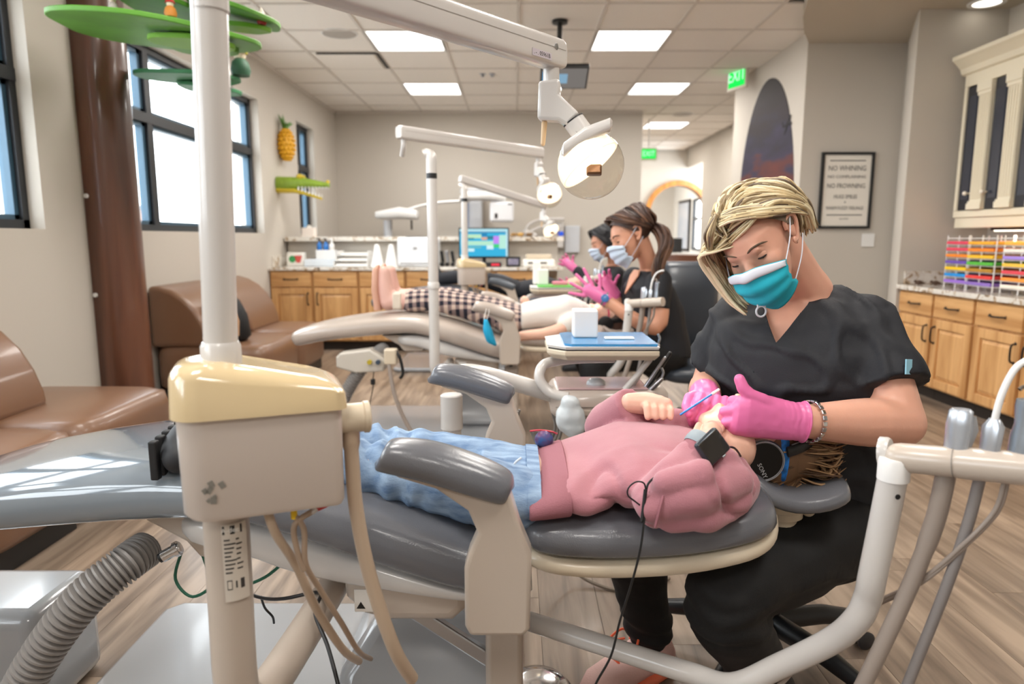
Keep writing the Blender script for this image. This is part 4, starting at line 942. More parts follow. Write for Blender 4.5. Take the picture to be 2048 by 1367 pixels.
# ---------------------------------------------------------------- suction arms (near side right)
def suction_arm(k, label):
    D = Vector((0, GAP*k, 0))
    def W(px, py, Y): return U(px, py, Y)+D
    t = thing('suction_arm', W(1785, 940, .98)-Vector((0, 0, .3)), label, 'suction arm', 'suction arms')
    p = [W(1787, 945, .98), W(1768, 1040, .985), W(1745, 1150, .99), W(1735, 1195, 1.0), W(1712, 1240, 1.01), W(1660, 1282, 1.04), W(1560, 1330, 1.09), W(1465, 1368, 1.13), W(1380, 1345, 1.20), W(1240, 1300, 1.28), W(1100, 1255, 1.36), W(1040, 1235, 1.40)]
    MB().tube(cat([tuple(q) for q in p], 6), .0205, 22).build('swing_tube', M_PALE, t)
    MB().lathe([(.0208, 0), (.0222, .0), (.0222, .03), (.0205, .034), (0, .034)], p[0]-Vector((0, 0, .01))).build('top_cap', M_WHITE, t)
    MB().lathe([(0, .001), (.004, .001), (.004, 0), (0, 0)], W(1795, 993, .955), (.1, -1, 0)).build('grub_screw', M_BLACK, t)
    a = W(1800, 914, .98); b = W(2110, 942, .86); d = (b-a).normalized()
    MB().cap(a, a+d*.075, .0215, .0215, 20).build('pivot_head', M_BEIGE, t)
    MB().lathe([(0, 0), (.021, 0), (.0235, .004), (.0235, .014), (0, .018)], a-d*.006+Vector((.0, .014, .002)), -d).build('pivot_disc', M_PALE, t)
    MB().tube([a+d*.068, a+d*.0695], .0222, 20).build('joint_gap', mat('seam_shadow', '8d857d', .6), t)
    MB().tube([a+d*.0695, a+d*.082, b], [.0213, .0225, .0225], 24).build('holder_bar', M_BEIGE, t)
    M_SIL = mat('silver_plastic', 'b4b8be', .25, metal=.6)
    def onbar(px, off=0):
        best = min(range(101), key=lambda i: abs(px_of(a+(b-a)*i/100-D)-px)); return a+(b-a)*best/100
    def px_of(q):
        v = q-Vector((0, 0, CH)); return 1024+F*v.dot(_r)/v.dot(_f)
    Z = Vector((.06, 0, 1)).normalized()
    # suction valve, flat paddle
    q = onbar(1905); h = MB().loft([(q+Z*.0, d*.012, Vector((0, .013, 0)), 2.2), (q+Z*.03, d*.013, Vector((0, .012, 0)), 2.4), (q+Z*.055, d*.0145, Vector((0, .011, 0)), 2.6), (q+Z*.075, d*.013, Vector((0, .010, 0)), 2.6), (q+Z*.078, d*.010, Vector((0, .008, 0)), 2.4)], 18).build('suction_valve', M_SIL, t)
    MB().loft([(q+Z*.026+Vector((.006, -.012, 0)), d*.007, Vector((0, .002, 0)), 2), (q+Z*.05+Vector((.008, -.012, 0)), d*.0105, Vector((0, .003, 0)), 2), (q+Z*.07+Vector((.008, -.0105, 0)), d*.006, Vector((0, .002, 0)), 2)], 14).build('thumb_plate', M_STEEL, h)
    # saliva ejector with white bent straw
    q = onbar(1972); h = MB().loft([(q, d*.010, Vector((0, .010, 0)), 2), (q+Z*.03, d*.011, Vector((0, .011, 0)), 2), (q+Z*.055, d*.012, Vector((0, .011, 0)), 2), (q+Z*.066, d*.006, Vector((0, .006, 0)), 2)], 16).build('ejector_handle', M_SIL, t)
    MB().tube(cat([tuple(q+Z*.06), tuple(q+Z*.10+Vector((.004, 0, 0))), tuple(q+Z*.135+Vector((.016, 0, 0))), tuple(q+Z*.15+Vector((.034, -.002, 0))), tuple(q+Z*.155+Vector((.055, -.004, 0)))], 6), .0045, 12).build('straw', M_WHITE, h)
    # air water syringe
    q = onbar(2030); h = MB().loft([(q, d*.0115, Vector((0, .0115, 0)), 2), (q+Z*.045, d*.0115, Vector((0, .0115, 0)), 2), (q+Z*.06, d*.009, Vector((0, .009, 0)), 2), (q+Z*.085, d*.0115, Vector((0, .0115, 0)), 2), (q+Z*.094, d*.011, Vector((0, .011, 0)), 2)], 18).build('syringe_body', mat('silver_blue', '9fa8b2', .22, metal=.7), t)
    for s_ in (-.004, .006): MB().lathe([(0, .004), (.004, .004), (.0045, 0), (0, 0)], q+Z*.094+Vector((s_, -.004, 0)), (0, -.4, 1)).build('button', M_STEEL, h)
    MB().tube(cat([tuple(q+Z*.094), tuple(q+Z*.108+Vector((-.003, 0, 0))), tuple(q+Z*.112+Vector((-.008, 0, 0))), tuple(q+Z*.108+Vector((-.014, 0, 0)))], 4), .0026, 8).build('steel_tip', M_CHROME, h)
    # hoses
    g1 = mat('hose_greige', '9c9087', .35)
    MB().tube(cat([tuple(W(1893, 940, .955)), tuple(W(1870, 1040, .96)), tuple(W(1820, 1170, .97)), tuple(W(1755, 1310, .98)), tuple(W(1690, 1440, 1.0))], 6), [.0135]*9+[.012]*16, 16).build('suction_hose', g1, t)
    MB().tube(cat([tuple(W(1962, 945, .93)), tuple(W(1935, 1050, .94)), tuple(W(1890, 1180, .95)), tuple(W(1830, 1330, .97)), tuple(W(1790, 1430, .98))], 6), .0078, 14).build('ejector_hose', mat('hose_steel', '8b8583', .35), t)
    for s_ in (0, 6): MB().tube(cat([tuple(W(2010+s_, 955, .90)), tuple(W(1990+s_, 1020, .91)), tuple(W(1930+s_, 1085, .93)), tuple(W(1840, 1160+s_, .97)), tuple(W(1740, 1210+s_, 1.03)), tuple(W(1650, 1270+s_, 1.08)), tuple(W(1560, 1365+s_, 1.1)), tuple(W(1500, 1440+s_, 1.1))], 6), .0034, 10).build('syringe_tube', g1, t)
    return t
suction_arm(0, 'beige suction instrument arm in the right foreground')
suction_arm(1, 'beige suction instrument arm before the brown haired hygienist')
suction_arm(K3, 'small suction instrument arm at the back chair')
# ================================================================ people
M_SKIN = mat('skin_light', 'd6a089', .45, bump=.05, bscale=300, sss=.12, var=.04, vscale=14)
M_SKIN2 = mat('skin_warm', 'cf967a', .45, sss=.1)
M_SKINK = mat('skin_child', 'e0b29c', .45, sss=.12, var=.04, vscale=14)
M_SCRUB = mat('black_scrub_cloth', '14161d', .7, bump=.15, bscale=500)
M_PANT = mat('black_trouser_cloth', '09090b', .75, bump=.15, bscale=500)
M_GLOVE = mat('pink_nitrile', 'e272a8', .34, bump=.06, bscale=120)
M_MASK = mat('teal_mask', '1cb2c8', .7, bump=.1, bscale=300); M_MASKB = mat('pale_blue_mask', 'c3d2e4', .75)
M_MWHITE = mat('mask_white', 'd7dbe6', .7)
BL = [mat('hair_blonde', 'd2bb90', .45, var=.12, vscale=60, stretch=(1, 1, .2)), mat('hair_pale_blonde', 'e8dab6', .42), mat('hair_ash', '94805f', .5), mat('hair_root', '6b5a49', .55)]
BR = [mat('hair_brown', '4b342a', .45), mat('hair_brown_light', '6b4b38', .45), mat('hair_brown_dark', '35251f', .5)]
BK = [mat('hair_black', '17161a', .45), mat('hair_black_b', '232226', .45)]
CB = [mat('hair_child_brown', '7a5b40', .55), mat('hair_child_tan', 'a98661', .55), mat('hair_child_dark', '5c4430', .6)]

def hframe(c, fwd, left):
    f = Vector(fwd).normalized(); l = Vector(left); l = (l-f*l.dot(f)).normalized(); u = f.cross(l)
    M = Matrix((f, l, u)).transposed().to_4x4(); M.translation = Vector(c); return M
def head_volume(mb, M, s):
    m = MB()
    m.ell((-.018, 0, .035), (.095, .076, .084), None, 20, 14)
    st_ = []
    for u, f, hf, hl in ((.075, .02, .052, .055), (.045, .026, .064, .066), (.0, .03, .066, .067), (-.045, .034, .058, .060), (-.085, .045, .044, .045), (-.108, .054, .030, .030), (-.118, .058, .014, .016)):
        st_.append(((f, 0, u), (hf, 0, 0), (0, hl, 0), 2.2))
    m.loft(st_, 20)
    m.cap((.086, -.034, .024), (.086, .034, .024), .011)
    m.cap((.090, 0, .012), (.112, 0, -.022), .0085, .0125)
    for q in (-1, 1):
        m.ell((.100, q*.012, -.027), (.012, .009, .009), None, 10, 8)
        m.ell((.062, q*.040, -.02), (.032, .024, .03), None, 12, 8)
    m.ell((.090, 0, -.062), (.016, .026, .008), None, 12, 8); m.ell((.088, 0, -.073), (.015, .022, .008), None, 12, 8)
    m.xf(M @ Matrix.Diagonal((s, s, s, 1))); mb.add(m.v, m.f)
def face_parts(t, M, s, skin, hairm, gaze=.55, brow=True, open_=.35):
    K = M @ Matrix.Diagonal((s, s, s, 1))
    for q in (-1, 1):
        c = Vector((.076, q*.032, .006))
        e = MB().ell(c, (.0135, .0135, .0135), None, 14, 10).xf(K).build('eye', mat('eye_white', 'e6e0da', .2), t)
        d = Vector((.9, 0, -gaze)).normalized()
        MB().lathe([(0, .0012), (.0055, .0008), (.0062, 0), (0, 0)], c+d*.0130, d).xf(K).build('iris', mat('iris_dark', '3a2c24', .15), e)
        lid = MB(); R = []; ph0 = math.radians(-38+60*open_)
        for i in range(7):
            a = math.radians(80)*(1-i/6)+ph0*(i/6)
            R.append([c+Vector((.0150*math.cos(a)*math.cos(b), .0150*math.cos(a)*math.sin(b), .0150*math.sin(a))) for b in [math.radians(-80+160*j/10) for j in range(11)]])
        v = [p for r in R for p in r]; lid.add(v, [(i*11+j, i*11+j+1, (i+1)*11+j+1, (i+1)*11+j) for i in range(6) for j in range(10)])
        lid.xf(K).build('eyelid', skin, t)
        MB().tube([K @ p for p in R[-1][1:-1]], [.0008*s]+[.0022*s]*7+[.0008*s], 6).build('lashes', mat('lash_dark', '2a1c18', .6), t)
        if brow:
            bp = cat([(.095, q*.014, .026), (.094, q*.028, .034), (.084, q*.046, .034), (.07, q*.057, .026)], 3)
            MB().tube([K @ Vector(p) for p in bp], [.0012*s, .003*s]+[.0034*s]*(len(bp)-4)+[.002*s, .0008*s], 6, flat=.6).build('eyebrow', hairm, t)
        ear = MB().tube(cat([(.008, q*.075, -.028), (-.004, q*.079, -.026), (-.022, q*.085, .0), (-.024, q*.088, .02), (-.010, q*.086, .032), (.006, q*.079, .026), (.010, q*.076, .008)], 4), .0052, 8)
        ear.ell((-.006, q*.077, .003), (.016, .006, .026), None, 12, 8).ell((.003, q*.076, -.028), (.009, .005, .010), None, 10, 6)
        ear.xf(K).build('ear', skin, t)
def face_mask(t, M, s, m, band, loops=True):
    K = M @ Matrix.Diagonal((s, s, s, 1))
    def pt(u, v, off=0):
        a = math.radians(66)*u
        top = -.010+.012*math.cos(a*1.6); bot = -.135+.035*abs(u)**1.5; top2 = top-.014*abs(u)**2
        z = top2+(bot-top2)*v
        bul = .030*math.sin(PI*min(1, v*.95+.12))**.7
        f = .040+(.068+bul)*math.cos(a)**.85-.012*max(0, v-.7)/.3+.003*math.sin(v*21)*(abs(u) < 2)
        l = (.082-.018*v)*math.sin(a)*1.0
        nose = .010*math.exp(-(u*5)**2)*math.exp(-((v-.12)*4)**2)
        return Vector((f+nose+off, l*(1+off*2), z))
    def sheet(v0, v1, nv, off, name, mm):
        nu = 22; R = [[pt(-1+2*j/nu, v0+(v1-v0)*i/nv, off) for j in range(nu+1)] for i in range(nv+1)]
        v = [p for r in R for p in r]; w = nu+1
        o = MB().add(v, [(i*w+j, i*w+j+1, (i+1)*w+j+1, (i+1)*w+j) for i in range(nv) for j in range(nu)]).xf(K).build(name, mm, t, ang=60)
        q = o.modifiers.new('thick', 'SOLIDIFY'); q.thickness = .0016; q.offset = 1; return o
    o = sheet(0, 1, 26, 0, 'face_mask', m)
    sheet(-.005, .15, 5, .0042, 'mask_band', band)
    if loops:
        for q in (-1, 1):
            for v, ez in ((.02, .03), (.86, -.030)):
                a = pt(q, v); e = Vector((-.020, q*.086, ez))
                MB().tube([K @ Vector(p) for p in cat([a, (a+e)/2+Vector((0, q*.006, 0)), e], 5)], .0014*s, 6).build('ear_loop', M_MWHITE, t)
def limb(mb, pts, radii, n=14, flat=None):
    P = cat([tuple(p) for p in pts], 5); R = [r[0] for r in cat([(r,) for r in radii], 5)]
    mb.cap(P[0], P[0]+Vector((0, 0, 1e-4)) if isinstance(P[0], Vector) else Vector(P[0])+Vector((0, 0, 1e-4)), R[0])
    mb.tube(P, R, n); mb.cap(P[-1], Vector(P[-1])+Vector((0, 0, 1e-4)), R[-1]); return mb
def fingers(mb, chains):
    for ch, r in chains:
        for a, b, k in zip(ch, ch[1:], range(9)): mb.cap(a, b, r*(1-.07*k), r*(1-.07*(k+1)), 10, 3)
    return mb
def hair_locks(t, M, s, paths, mats, seed=1, w=(.006, .012), name='hair_lock', jit=.006, flat=.45):
    K = M @ Matrix.Diagonal((s, s, s, 1)); rs = random.Random(seed); G = [MB() for _ in mats]
    for p, wt in paths:
        q = [Vector(a)+Vector((rs.uniform(-jit, jit), rs.uniform(-jit, jit), rs.uniform(-jit, jit)*.7)) for a in p]
        c = cat([tuple(a) for a in q], 4); n = len(c); ww = rs.uniform(*w)
        r = [max(.0004, ww*(math.sin(PI*(.12+.86*i/(n-1)))**.6)) for i in range(n)]
        G[rs.choices(range(len(mats)), wt)[0]].tube([K @ Vector(a) for a in c], [x*s for x in r], 6, flat=flat)
    out = []
    for g, m in zip(G, mats):
        if g.v: out.append(g.build(name, m, t, ang=180))
    return out
def scalp(t, M, s, m, cuts, grow=.010, name='hair'):
    """close cap of hair, trimmed by planes in head space"""
    mb = MB().ell((-.018, 0, .036), (.097+grow, .078+grow, .086+grow), None, 30, 20)
    me = mb.mesh()
    for co, no in cuts: cut(me, Vector(co), Vector(no))
    me.transform(M @ Matrix.Diagonal((s, s, s, 1)))
    return link(me, name, m, t, ang=180)

# ---------------------------------------------------------------- the front hygienist
def hygienist_front():
    PEL = Vector((.690, 1.57, .50))
    t = thing('person', (.68, 1.57, 0), 'blonde woman in black scrubs and teal mask bending over the child', 'person')
    H = hframe(U(1521, 480, 1.46), (-.50, -.66, -.58), (.72, -.42, .50)); s = .89
    NB = U(1612, 590, 1.53)
    shR, shL = U(1470, 645, 1.60), U(1724, 645, 1.48)
    elR = Vector((.49, 1.70, .73)); wrR = U(1408, 788, 1.47)
    elL = U(1800, 845, 1.36); wrL = U(1612, 842, 1.28)
    chest = U(1592, 720, 1.53); waist = Vector((.675, 1.56, .62))
    kN = Vector((.405, 1.245, .410)); aN = Vector((.565, 1.37, .09)); hN = Vector((.71, 1.46, .450))
    kF = Vector((.275, 1.50, .43)); aF = Vector((.335, 1.585, .10)); hF = Vector((.66, 1.67, .475))
    ax = (shL-shR).normalized(); fr = ax.cross(Vector((0, 0, 1))).normalized()   # chest front is -fr or fr
    if fr.y > 0: fr = -fr
    # body: one skin
    b = MB(); head_volume(b, H, s)
    limb(b, [H @ Vector((-.03, 0, -.05)), (NB+H @ Vector((-.035, 0, -.09)))/2, NB, NB-Vector((0, 0, .04))], [.056, .054, .060, .07])
    lo = [(PEL, ax*.165, fr*.115, 2.4), (waist, ax*.15, fr*.10, 2.3), (chest, ax*.175, fr*.105, 2.4), (U(1598, 640, 1.535), ax*.17, fr*.085, 2.3), (NB-Vector((0, 0, .015)), ax*.09, fr*.06, 2.1)]
    b.loft(lo, 24)
    limb(b, [shR, (shR+elR)/2, elR], [.052, .050, .043]); limb(b, [elR, (elR+wrR)/2, wrR], [.043, .042, .030])
    limb(b, [shL, (shL+elL)/2, elL], [.056, .056, .049]); limb(b, [elL, elL*.62+wrL*.38, elL*.25+wrL*.75, wrL], [.050, .049, .040, .033])
    limb(b, [hN, kN, aN], [.075, .045, .030]); limb(b, [hF, kF, aF], [.075, .045, .028])
    link(fuse(b, .0055, 5), 'body', M_SKIN, t, ang=180)
    face_parts(t, H, s, M_SKIN, BL[3], gaze=.75, open_=.42)
    face_mask(t, H, s, M_MASK, M_MWHITE)
    # scrub top
    c = MB()
    lo = [(PEL-Vector((0, 0, .03)), ax*.195, fr*.145, 2.5), (PEL+Vector((0, 0, .05)), ax*.19, fr*.14, 2.5), (waist+Vector((0, 0, .02)), ax*.180, fr*.130, 2.4), (chest-Vector((0, 0, .04)), ax*.194, fr*.134, 2.5), (chest+Vector((0, 0, .03)), ax*.196, fr*.125, 2.4), (U(1598, 640, 1.535), ax*.185, fr*.100, 2.3), (NB-Vector((0, 0, .012)), ax*.105, fr*.070, 2.1)]
    c.loft(lo, 28)
    hemR = shR.lerp(elR, .62); hemL = shL.lerp(elL, .66)
    def sleeve(a_, b_, r):
        P_ = [tuple(a_.lerp(b_, k/10)) for k in range(11)]; R_ = [r[0]+(r[1]-r[0])*k/10 for k in range(11)]
        c.cap(a_, a_+Vector((0, 0, 1e-4)), r[0]); c.tube(P_, R_, 18)
    sleeve(shR, hemR, (.062, .072)); sleeve(shL, hemL, (.066, .080))
    limb(c, [NB+ax*.07-Vector((0, 0, .03)), shL], [.048, .058]); limb(c, [NB-ax*.07-Vector((0, 0, .03)), shR], [.05, .058])
    me = fuse(c, .006, 5)
    bm = bmesh.new(); bm.from_mesh(me)
    dL = (elL-shL).normalized()
    A = U(1549, 690, 1.42); Rp = U(1668, 545, 1.47); Lp = U(1518, 600, 1.5); nv = fr
    n1 = (Rp-A).cross(nv).normalized(); n2 = (Lp-A).cross(nv).normalized()
    ctr = U(1590, 600, 1.45)
    if (ctr-A).dot(n1) < 0: n1 = -n1
    if (ctr-A).dot(n2) < 0: n2 = -n2
    for n_ in (n1, n2): bmesh.ops.bisect_plane(bm, geom=bm.verts[:]+bm.edges[:]+bm.faces[:], plane_co=A, plane_no=n_)
    dele = [f for f in bm.faces if (f.calc_center_median()-A).dot(n1) > 0 and (f.calc_center_median()-A).dot(n2) > 0 and (f.calc_center_median()-NB).dot(fr) > -.03 and f.calc_center_median().z > A.z-.002]
    bmesh.ops.delete(bm, geom=dele, context='FACES'); bm.to_mesh(me); bm.free()
    def wr(p):
        a = nz(p, 9)*.006+nz(p, 22, 3)*.002
        f_ = abs(nz(Vector((p.x*1.3+p.z*.9, p.y*.5, p.z*.7-p.x*.5)), 11, 7)); a += .007*max(0, .22-f_)/.22-.003
        q = (p-hemL).length
        if q < .2: a += .0018*math.sin((p-hemL).dot(dL)*95+nz(p, 8)*3)*(1-q/.2)
        return a
    wrinkle(me, wr)
    o = link(me, 'scrub_top', M_SCRUB, t, ang=180)
    q = o.modifiers.new('thick', 'SOLIDIFY'); q.thickness = .003; q.offset = 1
    # neckline binding, sleeve tag, badge ring
    # trousers
    p = MB(); limb(p, [PEL+Vector((0, 0, .03)), PEL-Vector((0, 0, .03))], [.15, .15]); limb(p, [hN, hN.lerp(kN, .5), kN, kN.lerp(aN, .45), kN.lerp(aN, .85), aN], [.112, .090, .078, .068, .062, .060]); limb(p, [hF, hF.lerp(kF, .5), kF, kF.lerp(aF, .45), aF+Vector((0, 0, .03))], [.115, .094, .078, .066, .056])
    me = fuse(p, .008, 5); wrinkle(me, lambda v: .005*nz(v, 12)+.003*math.sin(v.z*110+nz(v, 9)*5)*(1 if v.z < .2 or .33 < v.z < .42 else .2))
    link(me, 'trousers', M_PANT, t, ang=180)
    # shoes
    for a, d in ((aF, Vector((-.86, -.5, 0)).normalized()), (aN, Vector((-.8, -.6, 0)).normalized())):
        sd = Vector((-d.y, d.x, 0)); g = Vector((a.x, a.y, .02))
        sh = MB().loft([(g-d*.07+Vector((0, 0, .03)), sd*.025, Vector((0, 0, .028)), 2.5), (g-d*.05+Vector((0, 0, .045)), sd*.036, Vector((0, 0, .05)), 2.6), (g+d*.02+Vector((0, 0, .045)), sd*.040, Vector((0, 0, .05)), 2.6), (g+d*.09+Vector((0, 0, .028)), sd*.046, Vector((0, 0, .036)), 2.6), (g+d*.16+Vector((0, 0, .018)), sd*.044, Vector((0, 0, .026)), 2.5), (g+d*.195+Vector((0, 0, .012)), sd*.022, Vector((0, 0, .014)), 2.2)], 20)
        o = sh.build('shoe', mat('shoe_blush', 'e3b9b0', .6, bump=.3, bscale=300), t, ang=180)
        MB().loft([(g-d*.08+Vector((0, 0, -.006)), sd*.03, Vector((0, 0, .012)), 4), (g+d*.0+Vector((0, 0, -.006)), sd*.043, Vector((0, 0, .013)), 4), (g+d*.1+Vector((0, 0, -.006)), sd*.05, Vector((0, 0, .013)), 4), (g+d*.20+Vector((0, 0, -.004)), sd*.024, Vector((0, 0, .012)), 4)], 20).build('sole', mat('sole_coral', 'ee7a58', .6), o)
        M_LACE = mat('lace_coral', 'f0673f', .6)
        for k in range(5):
            u = .03+.022*k; zc = .099-.013*k
            MB().tube(cat([g+d*u+sd*.036+Vector((0, 0, zc-.022)), g+d*(u+.008)+Vector((0, 0, zc+.002)), g+d*u-sd*.036+Vector((0, 0, zc-.022))], 5), .0035, 6).build('lace', M_LACE, o)
        for q_ in (-1, 1): MB().tube(cat([g+d*.04+Vector((0, 0, .10)), g+d*.06+sd*q_*.03+Vector((0, 0, .115)), g+d*.09+sd*q_*.045+Vector((0, 0, .085)), g+d*.06+sd*q_*.02+Vector((0, 0, .095))], 5), .003, 6).build('lace', M_LACE, o)
    # gloved near hand: back of the hand to the camera, thumb up
    Y = 1.265
    g = MB()
    pal = [(wrL+(wrL-elL).normalized()*-.012, 0), ]
    def st(px, py, Yq, tall, thick): return (U(px, py, Yq), Vector((.1, 0, 1)).normalized()*tall, Vector((0, thick, 0)), 2.4)
    g.loft([st(1607, 843, 1.282, .0385, .035), st(1590, 842, 1.28, .0365, .031), st(1560, 838, 1.275, .0395, .027), st(1525, 832, 1.268, .0425, .024), st(1490, 829, 1.262, .042, .022), st(1470, 832, 1.262, .036, .017), st(1462, 834, 1.264, .028, .010)], 22)
    fingers(g, [([U(1488, 803, Y), U(1466, 801, Y+.02), U(1462, 812, Y+.05), U(1474, 822, Y+.065)], .0118), ([U(1474, 820, Y-.002), U(1450, 822, Y+.018), U(1446, 832, Y+.05), U(1460, 840, Y+.065)], .0122),
                ([U(1472, 840, Y-.003), U(1452, 845, Y+.010), U(1450, 852, Y+.04), U(1464, 856, Y+.06)], .0118), ([U(1480, 857, Y), U(1462, 862, Y+.008), U(1458, 866, Y+.03), U(1470, 868, Y+.05)], .0105),
                ([U(1560, 822, Y+.004), U(1525, 800, Y-.004), U(1500, 790, Y-.006), U(1486, 776, Y-.004), U(1479, 758, Y)], .0152)])
    g.cap(U(1545, 815, Y+.006), U(1500, 806, Y+.004), .020, .014)
    me = fuse(g, .0025, 3); cut(me, U(1606, 843, 1.282), (U(1606, 843, 1.282)-U(1590, 842, 1.28)))
    wrinkle(me, lambda v: .0005*math.sin(v.x*520+nz(v, 30)*4)*max(0, min(1, (v.x-.50)/.04))+.0008*nz(v, 60))
    o = link(me, 'glove', M_GLOVE, t, ang=180)
    MB().tube([U(1606, 843, 1.282)+Vector((0, .0355*math.cos(a), 0))+Vector((.1, 0, 1)).normalized()*.039*math.sin(a) for a in [2*PI*k/24 for k in range(24)]], .0022, 6, closed=True).build('glove_cuff', M_GLOVE, o)
    # bracelet links
    for k in range(22):
        a = 2*PI*k/22; dirF = (wrL-elL).normalized(); e1 = dirF.cross(Vector((0, 1, 0))).normalized(); e2 = dirF.cross(e1)
        cc = wrL-dirF*.010+(e1*.0395*math.cos(a)+e2*.0375*math.sin(a))
        MB().box((0, 0, 0), (.009, .0085, .004)).xf(frame(cc, dirF, dirF.cross(cc-wrL))).build('bracelet_link', M_STEEL if k % 2 else M_CHROME, t, bev=.001, smooth=False)
    # gloved far hand: fist round a stick
    g = MB(); Yh = 1.415
    limb(g, [wrR+(elR-wrR)*.12, wrR, U(1410, 800, 1.45), U(1412, 818, 1.44)], [.033, .033, .036, .034])
    for i in range(4):
        dx = 17*i
        fingers(g, [([U(1402+dx*.95, 793+2*i, Yh+.006), U(1396+dx, 806+3*i, Yh-.016), U(1381+dx, 833+4*i, Yh-.014), U(1384+dx*.95, 846+2*i, Yh+.012)], .0112-.0003*i)])
    fingers(g, [([U(1398, 788, Yh+.03), U(1378, 794, Yh+.012), U(1372, 812, Yh-.008), U(1376, 826, Yh-.022)], .0120)])
    me = fuse(g, .0025, 2); link(me, 'glove', M_GLOVE, t, ang=180)
    # hair
    top = .128
    P = []
    rs = random.Random(3)
    def su(f, l, e=0): return .036+.090*math.sqrt(max(.02, 1-((f+.018)/.108)**2-(l/.088)**2))+e
    for i in range(150):   # her left side, swept back behind the ear
        u = rs.random(); f0 = .085-.175*u; v = rs.uniform(-.006, .006)
        P.append(([(f0-.005, -.015, su(f0, -.015)), (f0-.014, .040, su(f0-.014, .040, .010)), (f0*.6-.035, .082+v, .084), (f0*.3-.060, .096+v, .040), (-.075-.022*u, .092+v, -.005), (-.078-.03*u, .078+v, -.05-.02*rs.random())], [4, 6, 2, .5]))
    for i in range(60):   # fringe sweeping over the temple to the ear
        u = rs.random()
        P.append(([(.080-.03*u, -.012+.01*u, .108+.02*u), (.082-.03*u, .030, .109+.014*u), (.056-.03*u, .068, .080+.018*u), (.012-.025*u, .087, .048+.012*u), (-.030-.01*u, .095, .020+.01*u), (-.062, .095, -.01)], [3, 6, 2.5, .8]))
    for i in range(140):   # her right side, hanging past the jaw
        u = rs.random(); f0 = .09-.17*u; v = rs.uniform(-.006, .006)
        P.append(([(f0-.004, -.012, su(f0, -.012)), (f0+.006, -.055, su(f0, -.055, .010)), (f0+.010, -.092+v, .06), (f0*.9+.014, -.103+v, -.01), (f0*.8+.030, -.096+v, -.075), (f0*.7+.052, -.074+v, -.118+.045*u)], [4, 7, 1.5, .5]))
    for i in range(26):   # roots above the brow
        u = rs.random()
        P.append(([(.055, -.02, .128), (.088, -.03-.02*u, .108), (.090-.012*u, -.054-.018*u, .078), (.078-.014*u, -.076-.014*u, .045), (.064-.01*u, -.092, .005), (.070, -.090, -.05)], [1, 1.5, 3.5, 2.5]))
    for i in range(90):   # back of the head
        l = rs.uniform(-.08, .08)
        P.append(([(-.045, l*.4, su(-.045, l*.4)), (-.092, l*.8, .088), (-.124, l*1.0, .03), (-.112, l*1.0, -.035), (-.085, l*.9, -.075+.02*rs.random())], [5, 5, 2, .6]))
    for i in range(80):   # lifted crown
        l = rs.uniform(-.055, .055); f0 = .06-.12*rs.random()
        P.append(([(f0+.020, l*.3-.01, su(f0+.02, 0, .002)), (f0+.004, l*.9, su(f0, l*.9, .014)), (f0-.025, l*1.2+.012, su(f0-.025, l*1.2+.012, .010)), (f0-.045, l*1.3+.03, su(f0-.045, l*1.3+.03, .002))], [4, 5, 4, 1.2]))
    scalp(t, H, s, BL[3], [((.060, 0, .092), (1, 0, -.75)), ((.0, 0, -.03), (.55, 0, -1))], .010)
    hair_locks(t, H, s, P, BL, 5, (.0035, .0070), jit=.004, flat=.55)
    # small things worn
    tg = hemL-dL*.018+Vector((.03, -.083, .008))
    c0 = U(1817, 733, 1.34); MB().box((0, 0, 0), (.020, .030, .003)).xf(frame(c0, (.85, .5, -.1), (.12, .2, 1))).build('sleeve_tag', mat('tag_blue', '8fc4d8', .5), t, smooth=False)
    r0 = U(1521, 622, 1.41)
    ring = MB().tube([r0+Vector((.010*math.cos(a), -.003, .011*math.sin(a))) for a in [2*PI*k/20 for k in range(20)]], .0022, 6, closed=True)
    ring.cap(r0+Vector((-.007, -.003, .010)), r0+Vector((-.009, -.003, .019)), .0022, .0012).cap(r0+Vector((.007, -.003, .010)), r0+Vector((.009, -.003, .019)), .0022, .0012)
    ring.build('badge_ring', mat('badge_white', 'cfd3da', .4), t)
    return t
hygienist_front()
a, b = U(1360, 829, 1.385), U(1437, 779, 1.385); d = (b-a).normalized()
o = thing('floss_holder', a, 'thin blue stick with white tip held in the pink fist', 'tool')
MB().cyl(a, b-d*.014, .0022, n=10).build('stick', mat('stick_blue', '2f7fd0', .35), o); MB().cap(b-d*.014, b, .0035, .003).build('tip', M_WHITE, o)

